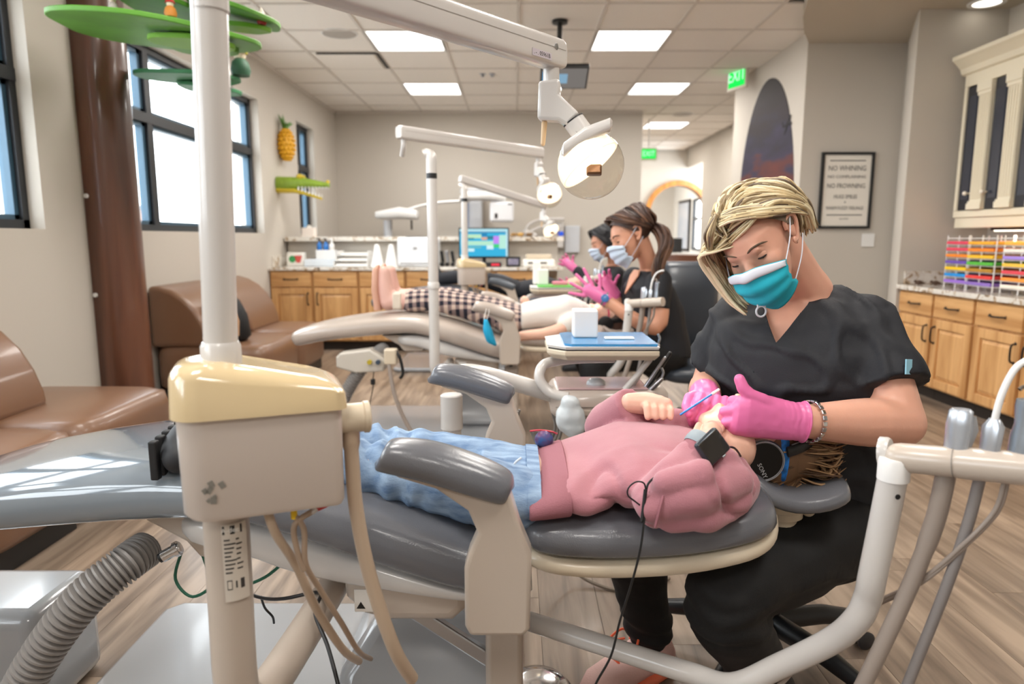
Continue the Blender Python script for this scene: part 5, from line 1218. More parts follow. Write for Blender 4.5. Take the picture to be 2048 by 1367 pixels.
# stool of the front hygienist
def stool(c, seat_z, label, ang0, backpos=None):
    t = thing('rolling_stool', (c[0], c[1], 0), label, 'stool', 'black rolling stools'); x, y = c
    MB().loft([((x, y, seat_z-.06), (.12, 0, 0), (0, .12, 0), 2.2), ((x, y, seat_z-.05), (.19, 0, 0), (0, .19, 0), 2.3), ((x, y, seat_z-.015), (.20, 0, 0), (0, .20, 0), 2.3), ((x, y, seat_z), (.17, 0, 0), (0, .17, 0), 2.2)], 32).build('seat', mat('stool_black', '1f2124', .4), t, ang=60)
    MB().cyl((x, y, .12), (x, y, seat_z-.055), .022).cyl((x, y, .10), (x, y, .24), .032).build('gas_post', M_BLACK, t)
    for k in range(5):
        a = math.radians(ang0+72*k); d_ = Vector((math.cos(a), math.sin(a), 0))
        l = MB().tube([Vector((x, y, .115)), Vector((x, y, .11))+d_*.16, Vector((x, y, .085))+d_*.29], [.030, .026, .018], 10).build('base_leg', M_BLACK, t)
        w = Vector((x, y, .026))+d_*.29; s_ = Vector((-d_.y, d_.x, 0))
        m = MB()
        for q in (-.016, .016): m.lathe([(0, -.007), (.020, -.007), (.025, -.003), (.025, .003), (.020, .007), (0, .007)], w+s_*q, s_)
        m.cyl(w+Vector((0, 0, .02)), w+Vector((0, 0, .055)), .009); m.build('caster', mat('caster_grey', '2c2c2e', .35), l)
    return t
stool((.66, 1.66), .40, 'black rolling stool under the blonde woman', 12)
# ---------------------------------------------------------------- children lying in the chairs
M_PINK = mat('rose_sweatshirt', 'ac727c', .85, bump=.22, bscale=420, sheen=.25, var=.05, vscale=10)
M_DENIM = mat('light_denim', '5c789c', .85, bump=.3, bscale=500, vscale=45, col2='9ab2cc', det=10, stretch=(.35, 1, 1))
def plaid():
    m = mat('plaid_cloth', 'c9b3a4', .85); nt = m.node_tree; b = nt.nodes['Principled BSDF']; tc = nt.nodes.new('ShaderNodeTexCoord'); sx = nt.nodes.new('ShaderNodeSeparateXYZ'); nt.links.new(tc.outputs['Object'], sx.inputs[0])
    def band(out, per, w):
        d = nt.nodes.new('ShaderNodeMath'); d.operation = 'DIVIDE'; d.inputs[1].default_value = per; nt.links.new(out, d.inputs[0])
        f = nt.nodes.new('ShaderNodeMath'); f.operation = 'FRACT'; nt.links.new(d.outputs[0], f.inputs[0])
        g = nt.nodes.new('ShaderNodeMath'); g.operation = 'LESS_THAN'; g.inputs[1].default_value = w; nt.links.new(f.outputs[0], g.inputs[0]); return g.outputs[0]
    ad = nt.nodes.new('ShaderNodeMath'); ad.operation = 'ADD'; nt.links.new(sx.outputs['Y'], ad.inputs[0]); nt.links.new(sx.outputs['Z'], ad.inputs[1])
    a, c = band(sx.outputs['X'], .042, .5), band(ad.outputs[0], .042, .5)
    s = nt.nodes.new('ShaderNodeMath'); s.operation = 'ADD'; nt.links.new(a, s.inputs[0]); nt.links.new(c, s.inputs[1])
    h = nt.nodes.new('ShaderNodeMath'); h.operation = 'MULTIPLY'; h.inputs[1].default_value = .5; nt.links.new(s.outputs[0], h.inputs[0])
    r = nt.nodes.new('ShaderNodeValToRGB'); r.color_ramp.interpolation = 'CONSTANT'; e = r.color_ramp.elements
    e[0].color = srgb('d3bdae'); e[1].position = .75; e[1].color = srgb('1f2030'); x = e.new(.25); x.color = srgb('8d7a78')
    nt.links.new(h.outputs[0], r.inputs[0]); nt.links.new(r.outputs[0], b.inputs['Base Color']); return m
def child_front():
    t = thing('person', (.1, YC, .55), 'child in rose sweatshirt and light jeans lying in the front chair', 'person')
    Hc = U(1500, 884, 1.385); H = hframe(Hc, (-.12, -.02, 1), (0, -1, 0)); s = .88
    X, Yv, Z = Vector((1, 0, 0)), Vector((0, 1, 0)), Vector((0, 0, 1))
    YK = 1.29; hip = Vector((.0, YK, .665)); sh = Vector((.40, YK, .675))
    def mid(px, ptop, Yq, zb): p = U(px, ptop, Yq); return Vector((p.x, YK, (p.z+zb)/2)), (p.z-zb)/2
    el = U(1312, 1004, 1.10); wr = U(1412, 892, 1.15); shn = Vector((.375, 1.19, .66))
    elf = Vector((.205, 1.53, .672)); wrf = U(1266, 806, 1.44); shf = Vector((.36, 1.47, .67))
    kn = U(740, 935, 1.245); an = Vector((-.555, 1.22, .735)); kf = U(740, 896, 1.44); af = Vector((-.555, 1.41, .735))
    hn, hf = Vector((.0, 1.215, .618)), Vector((.0, 1.360, .612))
    b = MB(); head_volume(b, H, s)
    limb(b, [H @ Vector((-.02, 0, -.06)), H @ Vector((-.02, 0, -.12)), sh+X*.02+Z*.02], [.045, .042, .05])
    b.loft([(hip-Z*.034, Yv*.12, Z*.026, 2.4), (hip.lerp(sh, .5)-Z*.008, Yv*.115, Z*.032, 2.4), (sh-X*.04-Z*.012, Yv*.125, Z*.034, 2.4), (sh+X*.02, Yv*.08, Z*.03, 2.2)], 20)
    limb(b, [shn, el, wr], [.036, .030, .022]); limb(b, [shf, elf, wrf], [.036, .030, .022]); limb(b, [hn, kn, an], [.06, .04, .03]); limb(b, [hf, kf, af], [.06, .04, .03])
    link(fuse(b, .0055, 5), 'body', M_SKINK, t, ang=180)
    face_parts(t, H, s, M_SKINK, CB[0], gaze=.1, open_=.6)
    # jeans
    p = MB()
    p.loft([(hip+X*.045-Z*.034, Yv*.155, Z*.042, 2.4), (hip-X*.02-Z*.034, Yv*.155, Z*.046, 2.4), (hip-X*.07-Z*.030, Yv*.145, Z*.046, 2.3)], 24)
    for h, k, a in ((hn, kn, an), (hf, kf, af)): limb(p, [h, h.lerp(k, .45)+Z*.004, k, k.lerp(a, .55), a], [.068, .061, .052, .047, .045], 18)
    me = fuse(p, .006, 4)
    def wj(v):
        kx = math.exp(-((v.x-kn.x)/.10)**2); return   .0045*nz(v, 14)-.006*crease(Vector((v.x*1.2, v.y*.4, v.z*.4)), 16, 2, 6)*min(1, kx+.25)+.006*kx*math.sin(v.x*120+nz(v, 10)*4)+.0025*math.sin(v.x*70+v.y*30+nz(v, 8)*4)*math.exp(-((v.x-.0)/.07)**2)
    wrinkle(me, wj); o = link(me, 'jeans', M_DENIM, t, ang=180)
    M_SEAM = mat('denim_dark', '4d6f98', .85)
    MB().tube([q for q in [U(720+26*k, 935+2*k+6*math.sin(k*.9), 1.232) for k in range(2)]], .0012, 6)
    wb = MB().loft([(hip+X*.022-Z*.034, Yv*.1575, Z*.0465, 2.4), (hip+X*.046-Z*.034, Yv*.1575, Z*.0445, 2.4)], 28).build('waistband', M_DENIM, o, ang=60)
    for k in (-.05, .05): pass
    pk = U(1043, 935, 1.235); MB().tube(cat([pk+Vector((.0, 0, .02)), pk+Vector((-.014, -.004, .008)), pk+Vector((-.016, -.006, -.016)), pk+Vector((-.002, -.006, -.034))], 6), .0022, 6).build('pocket_hem', mat('denim_fray', 'd6dee6', .9), o)
    # shoes
    for a in (an, af):
        m = MB(); limb(m, [a+X*.01, a-X*.035, a+Vector((-.04, -.045, -.01)), a+Vector((-.035, -.07, -.016))], [.042, .042, .038, .028])
        me = fuse(m, .006, 3); cut(me, a-X*.066, (-1, 0, 0)); so = link(me, 'shoe', mat('sneaker_black', '202125', .6), t, ang=60)
        for k in range(6): MB().box((a.x-.072, a.y+.035-.023*k, a.z-.008-.0018*k), (.014, .016, .080-.002*k)).build('sole_tread', mat('rubber_dark', '141416', .6), so, bev=.003, smooth=False)
    # sweatshirt
    c = MB(); st_ = []
    for px, top, hw, zb in ((1062, 934, .163, .600), (1110, 917, .168, .604), (1180, 893, .174, .608), (1250, 866, .176, .612), (1320, 865, .176, .614), (1390, 874, .168, .618), (1440, 888, .150, .622), (1475, 898, .10, .630)):
        m_, hh = mid(px, top, 1.29, zb); st_.append((m_, Yv*hw, Z*hh, 2.35))
    c.loft(st_, 30)
    limb(c, [shn-X*.005, shn.lerp(el, .35)-Yv*.022-Z*.002, shn.lerp(el, .7)-Yv*.012-Z*.004, el-Z*.010], [.054, .052, .048, .038], 16)
    limb(c, [el, el.lerp(wr, .4)+Vector((.004, -.010, .0)), el.lerp(wr, .72)], [.044, .047, .037], 16)
    c.tube([el.lerp(wr, .68), el.lerp(wr, .93)], [.034, .031], 16)
    limb(c, [U(1304, 1012, 1.075), U(1390, 992, 1.07), U(1470, 958, 1.12)], [.028, .034, .030])
    limb(c, [U(1294, 1040, 1.085), U(1390, 1036, 1.075), U(1480, 1004, 1.12)], [.018, .024, .026])
    limb(c, [U(1445, 925, 1.14), U(1478, 975, 1.14)], [.030, .030])
    limb(c, [U(1330, 968, 1.065), U(1400, 950, 1.07)], [.022, .026])
    limb(c, [Vector((.415, 1.20, .648)), Vector((.36, 1.135, .640)), Vector((.25, 1.09, .636))], [.034, .032, .022])
    limb(c, [shf, elf], [.058, .046]); c.cap(elf, elf+Z*.0001, .046); c.tube([elf, elf.lerp(wrf, .5), elf.lerp(wrf, .97)], [.046, .043, .038], 16)
    limb(c, [H @ Vector((-.03, .04, -.125)), H @ Vector((-.055, .0, -.12)), H @ Vector((-.03, -.04, -.125))], [.03, .03, .03])
    me = fuse(c, .0055, 2)
    axf = (wr-el).normalized()
    def wk(v):
        a = .003*nz(v, 8)
        near = max(0, min(1, (1.24-v.y)/.05))
        fx = math.exp(-((v.x-.33)/.11)**2)*near
        ridge = lambda q: 1-2*abs((q % 1)-.5)*1.0
        a += .005*fx*(abs(math.sin((v-el).dot(Vector((.75, 0, .66)))*32+nz(v, 7)*2.2))-.5)
        a += .004*near*nz(v, 20, 5)
        a -= .012*near*crease(Vector((v.x*.8+v.z*.7, v.y*.6, v.z*.5-v.x*.35)), 8, 4, 8)
        a -= .0022*crease(Vector((v.x, v.y*.5, v.z*1.4)), 6, 11, 6)*(1-near)*max(0, min(1, (1.42-v.y)/.1))
        a += .006*math.exp(-((v.x-.12)/.06)**2)*math.sin(v.z*55+v.x*40+nz(v, 6)*2)*max(0, min(1, (1.36-v.y)/.1))
        a += .003*math.sin((v-elf).dot(Vector((.8, 0, .6)))*90)*max(0, min(1, (v.y-1.5)/.05))
        return a
    wrinkle(me, wk); so = link(me, 'sweatshirt', M_PINK, t, ang=180)
    q0, h0 = mid(1056, 935, 1.29, .597); q1, h1 = mid(1128, 911, 1.29, .603)
    R = []
    st2 = [(q0, Yv*.166, Z*(h0+.001), 2.35), (q0+X*.004, Yv*.169, Z*(h0+.004), 2.35), (q0.lerp(q1, .5), Yv*.173, Z*((h0+h1)/2+.0045), 2.35), (q1, Yv*.175, Z*(h1+.004), 2.35), (q1+X*.003, Yv*.172, Z*(h1+.001), 2.35)]
    rb = mat('rose_rib', 'a06872', .9, bump=.5, bscale=90, stretch=(1, 12, 12)); 
    MB().loft(st2, 40).build('hem_rib', rb, so, ang=60)
    MB().tube([el.lerp(wr, .66), el.lerp(wr, .68), el.lerp(wr, .93), el.lerp(wr, .95)], [.034, .0362, .0335, .032], 22).build('cuff_rib', rb, so)
    MB().tube([q for q in cat([el.lerp(wr, .66)+Vector((-.035, -.012, .012)), el+Vector((.0, -.05, .03)), el+Vector((-.012, -.055, -.02))], 6)], .0024, 6).build('sleeve_seam', rb, so)
    # hands
    g = MB(); f0 = U(1300, 806, 1.43)
    limb(g, [wrf-X*.006, U(1292, 806, 1.435), U(1318, 808, 1.43)], [.0225, .0245, .020])
    g.cap(U(1292, 803, 1.43), U(1332, 808, 1.425), .0165, .0145)
    for i in range(4):
        fingers(g, [([U(1290+16*i, 803+2.5*i, 1.425), U(1294+16*i, 816+1.5*i, 1.40), U(1296+15*i, 833+.5*i, 1.392)], .0092-.0004*i)])
    fingers(g, [([U(1288, 808, 1.45), U(1310, 800, 1.47), U(1330, 806, 1.475)], .0095)])
    link(fuse(g, .0025, 2), 'hand', M_SKINK, t, ang=180)
    g = MB()
    limb(g, [wr, U(1418, 880, 1.215), U(1425, 862, 1.235)], [.020, .022, .018])
    for i in range(4): fingers(g, [([U(1412+9*i, 866-2*i, 1.225+.012*i), U(1414+11*i, 850-1*i, 1.255+.012*i), U(1424+11*i, 846+2*i, 1.285+.01*i)], .0082)])
    fingers(g, [([U(1408, 880, 1.235), U(1392, 864, 1.25), U(1398, 850, 1.27)], .0085)])
    link(fuse(g, .0028, 2), 'hand', M_SKINK, t, ang=180)
    # hair
    P = []; rs = random.Random(9)
    for i in range(150):
        a = rs.uniform(-1.5, 1.5); f1 = rs.uniform(-.9, .85)
        c0 = Vector((f1*.05-.02, math.sin(a)*.03, .115)); n_ = Vector((f1*.085-.018, math.sin(a)*.086*(1-.2*abs(f1)), .06)); e = Vector((f1*.105-.02, math.sin(a)*.088, .005-.02*rs.random()))
        if f1 > .35: e = Vector((.075*f1+.012, math.sin(a)*.075, .062))
        if f1 > .35: n_ = Vector((.06*f1+.01, math.sin(a)*.06, .10))
        P.append(([c0, n_, e], [4, 2.5, 2]))
    for i in range(60):
        l = rs.uniform(-.075, .06); P.append(([(-.03, l*.6, .118), (-.05, l, .132+.014*rs.random()), (-.085, l*1.1, .140+.025*rs.random())], [3, 3, 1]))
    for i in range(330):
        l = rs.uniform(-.085, .080); f_ = rs.uniform(-.10, .05); P.append(([(f_*.8, l*.9, .085), (f_, l*1.05, .125), (f_*1.0-.01, l*1.0, .148+.03*rs.random()), (f_*.85-.018+.02*rs.random(), l*.85, .160+.045*rs.random())], [4, 3.5, 1.5]))
    for i in range(60):
        l = rs.uniform(-.08, .08); P.append(([(-.08, l, .085), (-.112, l, .04), (-.115, l*.9, -.02), (-.10, l*.8, -.055)], [4, 2, 2]))
    scalp(t, H, s, CB[0], [((.055, 0, .07), (1, 0, -.7)), ((.0, 0, -.02), (.7, 0, -1))], .012)
    MB().ell((-.028, 0, .088), (.080, .080, .080), None, 24, 16).xf(H @ Matrix.Diagonal((s, s, s, 1))).build('hair', CB[0], t)
    hair_locks(t, H, s, P, CB, 11, (.003, .006), jit=.007)
    # headphones
    K = H @ Matrix.Diagonal((s, s, s, 1))
    hp = thing('headphones', K @ Vector((0, -.09, 0)), 'black headphones with round cups on the child in pink', 'headphones')
    for q in (1, -1):
        c = K @ Vector((-.012, q*.088, -.004)); ax = (K.to_3x3() @ Vector((0, q, 0))).normalized()
        cu = MB().lathe([(0, -.012), (.036, -.012), (.041, -.008), (.043, .002), (.043, .008), (.041, .011), (.0385, .0115), (.0385, .0095), (0, .0095)], c, ax, 40).build('ear_cup', mat('cup_black', '070708', .3), hp)
        MB().lathe([(.0375, .0096), (.0395, .0122), (.0410, .0118), (.0415, .010)], c, ax, 40).build('cup_ring', mat('ring_grey', 'a9adb2', .35), cu)
        MB().lathe([(0, -.024), (.030, -.024), (.038, -.018), (.037, -.012), (0, -.012)], c, ax, 30).build('ear_pad', mat('pad_black', '1d1d1f', .6), hp)
        if q == 1:
            dn = (K.to_3x3() @ Vector((0, 0, 1))).normalized(); fw = (K.to_3x3() @ Vector((1, 0, 0))).normalized()
            text('SONY', .0125, frame(c+ax*.0100-fw*.019-dn*.004, (dn*.35-fw*.94), (dn*.94+fw*.35)), 'lettering', mat('logo_silver', 'd5d8dc', .3), cu, depth=.0002)
    arc = [K @ Vector((.0+.012*math.sin(a), .106*math.cos(a), .0+.152*math.sin(a))) for a in [math.radians(19+142*k/30) for k in range(31)]]
    MB().tube(arc, .0125*s, 10, flat=.3, up=(0, -1, 0)).build('headband', M_BLACK, hp)
    MB().tube([q+(K.to_3x3() @ Vector((.014, 0, 0))) for q in arc[1:14]], .0012, 6).build('steel_slider', M_STEEL, hp)
    cd = cat([K @ Vector((-.02, .095, -.042)), U(1468, 895, 1.19), U(1440, 905, 1.15), U(1395, 935, 1.10), U(1330, 945, 1.075), U(1300, 962, 1.07), U(1292, 985, 1.065), U(1288, 1040, 1.055), U(1280, 1100, 1.05), U(1262, 1170, 1.05), U(1240, 1240, 1.05), U(1222, 1310, 1.05), U(1190, 1370, 1.05), U(1170, 1430, 1.05)], 6)
    MB().tube(cd, .0020, 8).build('cable', M_BLACK, hp)
    lp = cat([U(1292, 985, 1.063), U(1288, 966, 1.063), U(1272, 963, 1.063), U(1257, 975, 1.063), U(1256, 990, 1.063), U(1270, 1002, 1.063), U(1283, 1012, 1.063)], 6)
    MB().tube(lp, .0014, 8).build('cable_loop', M_BLACK, hp)
    MB().tube([U(1291, 978, 1.063), U(1284, 1040, 1.055), U(1281, 1042, 1.055)], .0030, 8).build('cable_splitter', mat('rubber_dark', '141416', .6), hp)
    # goggle strap
    gs = thing('goggle_strap', K @ Vector((0, 0, .05)), 'bright blue goggle strap around the head of the child in pink', 'strap')
    R = [K @ Vector((-.014+.105*math.cos(a), .090*math.sin(a), .048+.012*math.cos(a))) for a in [2*PI*k/36 for k in range(36)]]
    MB().tube(R, .009*s, 8, closed=True, flat=.28, up=(0, -1, 0)).build('band', mat('strap_blue', '1d74c8', .6, var=.5, vscale=90), gs)
    # watch
    ww = thing('smart_watch', wr, 'square dark smart watch with grey strap on the sweatshirt cuff', 'watch')
    ce = U(1424, 893, 1.108)
    Mx = frame(ce, (.55, -.1, -.75), (.75, .45, .5))
    MB().box((0, 0, 0), (.047, .054, .012)).xf(Mx).build('case', mat('watch_slate', '3a4148', .3, metal=.4), ww, bev=.006, seg=3)
    MB().box((0, 0, .0064), (.039, .046, .0012)).xf(Mx).build('screen', mat('watch_glass', '1a1512', .06, coat=1), ww, bev=.0006, smooth=False)
    MB().box((.0248, .008, 0), (.003, .008, .005)).xf(Mx).build('crown', M_STEEL, ww, bev=.001, smooth=False)
    axw = axf; e1 = axw.cross(Vector((0, 1, 0))).normalized(); e2 = axw.cross(e1); cc = el.lerp(wr, .965)
    band = MB().tube([cc+e1*.0350*math.cos(a)+e2*.0345*math.sin(a) for a in [2*PI*k/28 for k in range(28)]], .0115, 8, closed=True, flat=.22, up=tuple(e1)); band.build('strap', mat('watch_strap', '8d989f', .5), ww)
child_front()
# bag of sunglasses / clip on the lap
P = U(1088, 878, 1.40)
w = thing('prize_bag', P-Vector((0, 0, .02)), 'small clear bag with blue and red toy on the child lap', 'bag')
MB().ell(P, (.02, .012, .02), None, 14, 10).build('toy', mat('toy_blue', '3b6ea8', .3, col2='7a3a5a', vscale=60), w)
MB().tube(cat([P+Vector((-.03, 0, .018)), P+Vector((-.01, 0, .020)), P+Vector((.015, 0, .017)), P+Vector((.028, 0, .012))], 5), .0022, 6).build('red_edge', mat('zip_red', 'c23a48', .4), w)
MB().loft([(P-Vector((0, 0, .022)), (.014, 0, 0), (0, .010, 0), 2.4), (P, (.024, 0, 0), (0, .014, 0), 2.4), (P+Vector((0, 0, .017)), (.03, 0, 0), (0, .003, 0), 2.4)], 18).build('film', thin_glass('bag_clear', 'e8eef2'), w)

def child_mid():
    D = Vector((0, GAP, 0)); Yc_ = YC+GAP
    t = thing('person', (.1, Yc_, .55), 'child in white shirt, plaid trousers and pink boots in the middle chair', 'person')
    X, Yv, Z = Vector((1, 0, 0)), Vector((0, 1, 0)), Vector((0, 0, 1))
    H = hframe(U(1207, 640, Yc_)+Vector((0, 0, 0)), (-.05, -.05, 1), (0, -1, 0)); s = .95
    hip = Vector((-.02, Yc_, .66)); sh = Vector((.35, Yc_, .68))
    hn, hf = hip+Vector((0, -.075, 0)), hip+Vector((0, .075, 0))
    kn, kf = Vector((-.38, Yc_-.09, .76)), Vector((-.38, Yc_+.09, .76)); an, af = Vector((-.60, Yc_-.09, .76)), Vector((-.60, Yc_+.09, .76))
    b = MB(); head_volume(b, H, s); limb(b, [H @ Vector((-.02, 0, -.06)), H @ Vector((-.02, 0, -.12)), sh+X*.03], [.045, .044, .05])
    b.loft([(hip, Yv*.12, Z*.05, 2.4), (sh, Yv*.135, Z*.055, 2.4)], 20)
    shn = Vector((.33, Yc_-.17, .665)); el = U(1105, 664, Yc_-.25); wr = U(1040, 672, Yc_-.24)
    limb(b, [shn, el, wr], [.04, .034, .026]); limb(b, [Vector((.33, Yc_+.17, .665)), Vector((.1, Yc_+.22, .68)), Vector((.05, Yc_+.1, .75))], [.04, .034, .026]); limb(b, [hn, kn, an], [.06, .045, .035]); limb(b, [hf, kf, af], [.06, .045, .035])
    link(fuse(b, .009, 4), 'body', M_SKINK, t, ang=180)
    p = MB(); p.loft([(hip+X*.06, Yv*.15, Z*.07, 2.5), (hip-X*.07, Yv*.155, Z*.075, 2.4)], 20)
    for h, k, a in ((hn, kn, an), (hf, kf, af)): limb(p, [h, k, a+X*.03], [.078, .065, .058])
    me = fuse(p, .01, 4); wrinkle(me, lambda v: .006*nz(v, 12)); link(me, 'plaid_trousers', plaid(), t, ang=180)
    c = MB(); c.loft([(Vector((.03, Yc_, .665)), Yv*.16, Z*.07, 2.5), (Vector((.14, Yc_, .685)), Yv*.172, Z*.082, 2.5), (Vector((.28, Yc_, .70)), Yv*.178, Z*.09, 2.5), (Vector((.36, Yc_, .69)), Yv*.165, Z*.07, 2.4), (Vector((.42, Yc_, .675)), Yv*.09, Z*.05, 2.3)], 26)
    limb(c, [shn, shn.lerp(el, .45)], [.06, .055]); limb(c, [Vector((.33, Yc_+.17, .665)), Vector((.2, Yc_+.2, .67))], [.06, .055])
    me = fuse(c, .009, 4); wrinkle(me, lambda v: .005*nz(v, 10)); link(me, 'white_shirt', mat('white_shirt_cloth', 'd9d3cc', .85), t, ang=180)
    for k, a in enumerate((an, af)):
        yy = a.y
        m = MB(); limb(m, [Vector((-.60, yy, .765)), Vector((-.68, yy, .765))], [.052, .05]); limb(m, [Vector((-.69, yy, .76)), Vector((-.705, yy, .84)), Vector((-.71, yy, .915))], [.05, .045, .036])
        o = link(fuse(m, .008, 4), 'boot', mat('boot_pink', 'd9ada0', .55), t, ang=180)
        MB().loft([(Vector((-.745, yy, .715)), Yv*.045, X*.02, 3), (Vector((-.755, yy, .82)), Yv*.048, X*.02, 3), (Vector((-.75, yy, .93)), Yv*.042, X*.018, 3), (Vector((-.74, yy, .955)), Yv*.02, X*.01, 2)], 18).build('boot_sole', mat('sole_peach', 'cc9c86', .6), o, ang=60)
        MB().bx(-.66, -.61, yy-.054, yy+.054, .72, .81).build('elastic_gore', mat('gore_cream', 'd5c8b8', .8), o, bev=.01)
    face_parts(t, H, s, M_SKINK, CB[0]); scalp(t, H, s, BR[0], [((.05, 0, .07), (1, 0, -.7)), ((0, 0, -.03), (.7, 0, -1))], .01)
    P = []; rs = random.Random(2)
    for i in range(60):
        a = rs.uniform(-1, 1); P.append(([(-.02, a*.07, .11), (-.09, a*.09, .06), (-.13, a*.09, .06), (-.22, a*.08, .07+.03*a)], [3, 1, 2]))
    hair_locks(t, H, s, P, BR, 4, (.008, .014))
    K = H @ Matrix.Diagonal((s, s, s, 1))
    hp = thing('headphones', K @ Vector((0, .09, 0)), 'black headphones on the child in the white shirt', 'headphones')
    for q in (1, -1):
        c = K @ Vector((-.005, q*.09, 0)); ax = (K.to_3x3() @ Vector((0, q, 0))).normalized()
        MB().lathe([(0, -.022), (.034, -.022), (.042, -.01), (.042, .008), (.036, .012), (0, .012)], c, ax, 26).build('ear_cup', M_BLACK, hp)
    MB().tube([K @ Vector((.01, .096*math.cos(a), .135*math.sin(a))) for a in [PI*k/20 for k in range(21)]], .013, 8, flat=.35, up=(0, -1, 0)).build('headband', M_BLACK, hp)
    gg = thing('safety_glasses', K @ Vector((.09, 0, .02)), 'dark pink framed safety glasses on the child in white', 'glasses')
    for q in (-1, 1):
        MB().ell((.098, q*.034, .012), (.008, .030, .024), None, 16, 10).xf(K).build('lens', mat('lens_smoke', '23242a', .1, coat=.6), gg)
        MB().tube([K @ Vector(v) for v in cat([(.092, q*.06, .02), (.06, q*.076, .022), (.0, q*.083, .02)], 4)], .004, 8).build('temple', mat('glasses_pink', 'c8375e', .35), gg)
child_mid()
def child_back():
    Yc_ = YC+GAP*K3
    t = thing('person', (-.1, Yc_, .55), 'child in dark striped trousers in the back chair, mostly hidden', 'person')
    X, Yv, Z = Vector((1, 0, 0)), Vector((0, 1, 0)), Vector((0, 0, 1))
    H = hframe(Vector((.54, Yc_, .67)), (0, 0, 1), (0, -1, 0))
    b = MB(); head_volume(b, H, .9); limb(b, [H @ Vector((-.02, 0, -.06)), Vector((.36, Yc_, .68))], [.045, .05]); b.loft([(Vector((0, Yc_, .66)), Yv*.12, Z*.06, 2.4), (Vector((.36, Yc_, .68)), Yv*.14, Z*.06, 2.4)], 18)
    for q in (-1, 1): limb(b, [Vector((0, Yc_+q*.08, .66)), Vector((-.36, Yc_+q*.09, .76)), Vector((-.66, Yc_+q*.08, .75))], [.06, .045, .035])
    link(fuse(b, .012, 3), 'body', M_SKINK, t, ang=180)
    p = MB(); p.loft([(Vector((.05, Yc_, .66)), Yv*.15, Z*.07, 2.5), (Vector((-.06, Yc_, .67)), Yv*.15, Z*.07, 2.5)], 18)
    for q in (-1, 1): limb(p, [Vector((0, Yc_+q*.08, .67)), Vector((-.36, Yc_+q*.09, .77)), Vector((-.62, Yc_+q*.08, .76))], [.075, .062, .055])
    o = link(fuse(p, .012, 3), 'trousers', mat('dark_sport_cloth', '1d1f26', .8), t, ang=180)
    c = MB().loft([(Vector((.03, Yc_, .66)), Yv*.155, Z*.075, 2.5), (Vector((.28, Yc_, .69)), Yv*.17, Z*.085, 2.5), (Vector((.42, Yc_, .67)), Yv*.09, Z*.05, 2.3)], 22); link(fuse(c, .012, 3), 'shirt', mat('dark_sport_cloth', '1d1f26', .8), t, ang=180)
    scalp(t, H, .9, BR[2], [((.05, 0, .07), (1, 0, -.7)), ((0, 0, -.03), (.7, 0, -1))], .01); face_parts(t, H, .9, M_SKINK, BR[2])
    for q in (-1, 1):
        m = MB(); limb(m, [Vector((-.66, Yc_+q*.08, .75)), Vector((-.69, Yc_+q*.08, .82)), Vector((-.70, Yc_+q*.08, .87))], [.045, .042, .03]); link(fuse(m, .01, 3), 'shoe', mat('sneaker_black', '202125', .6), t, ang=180)
child_back()

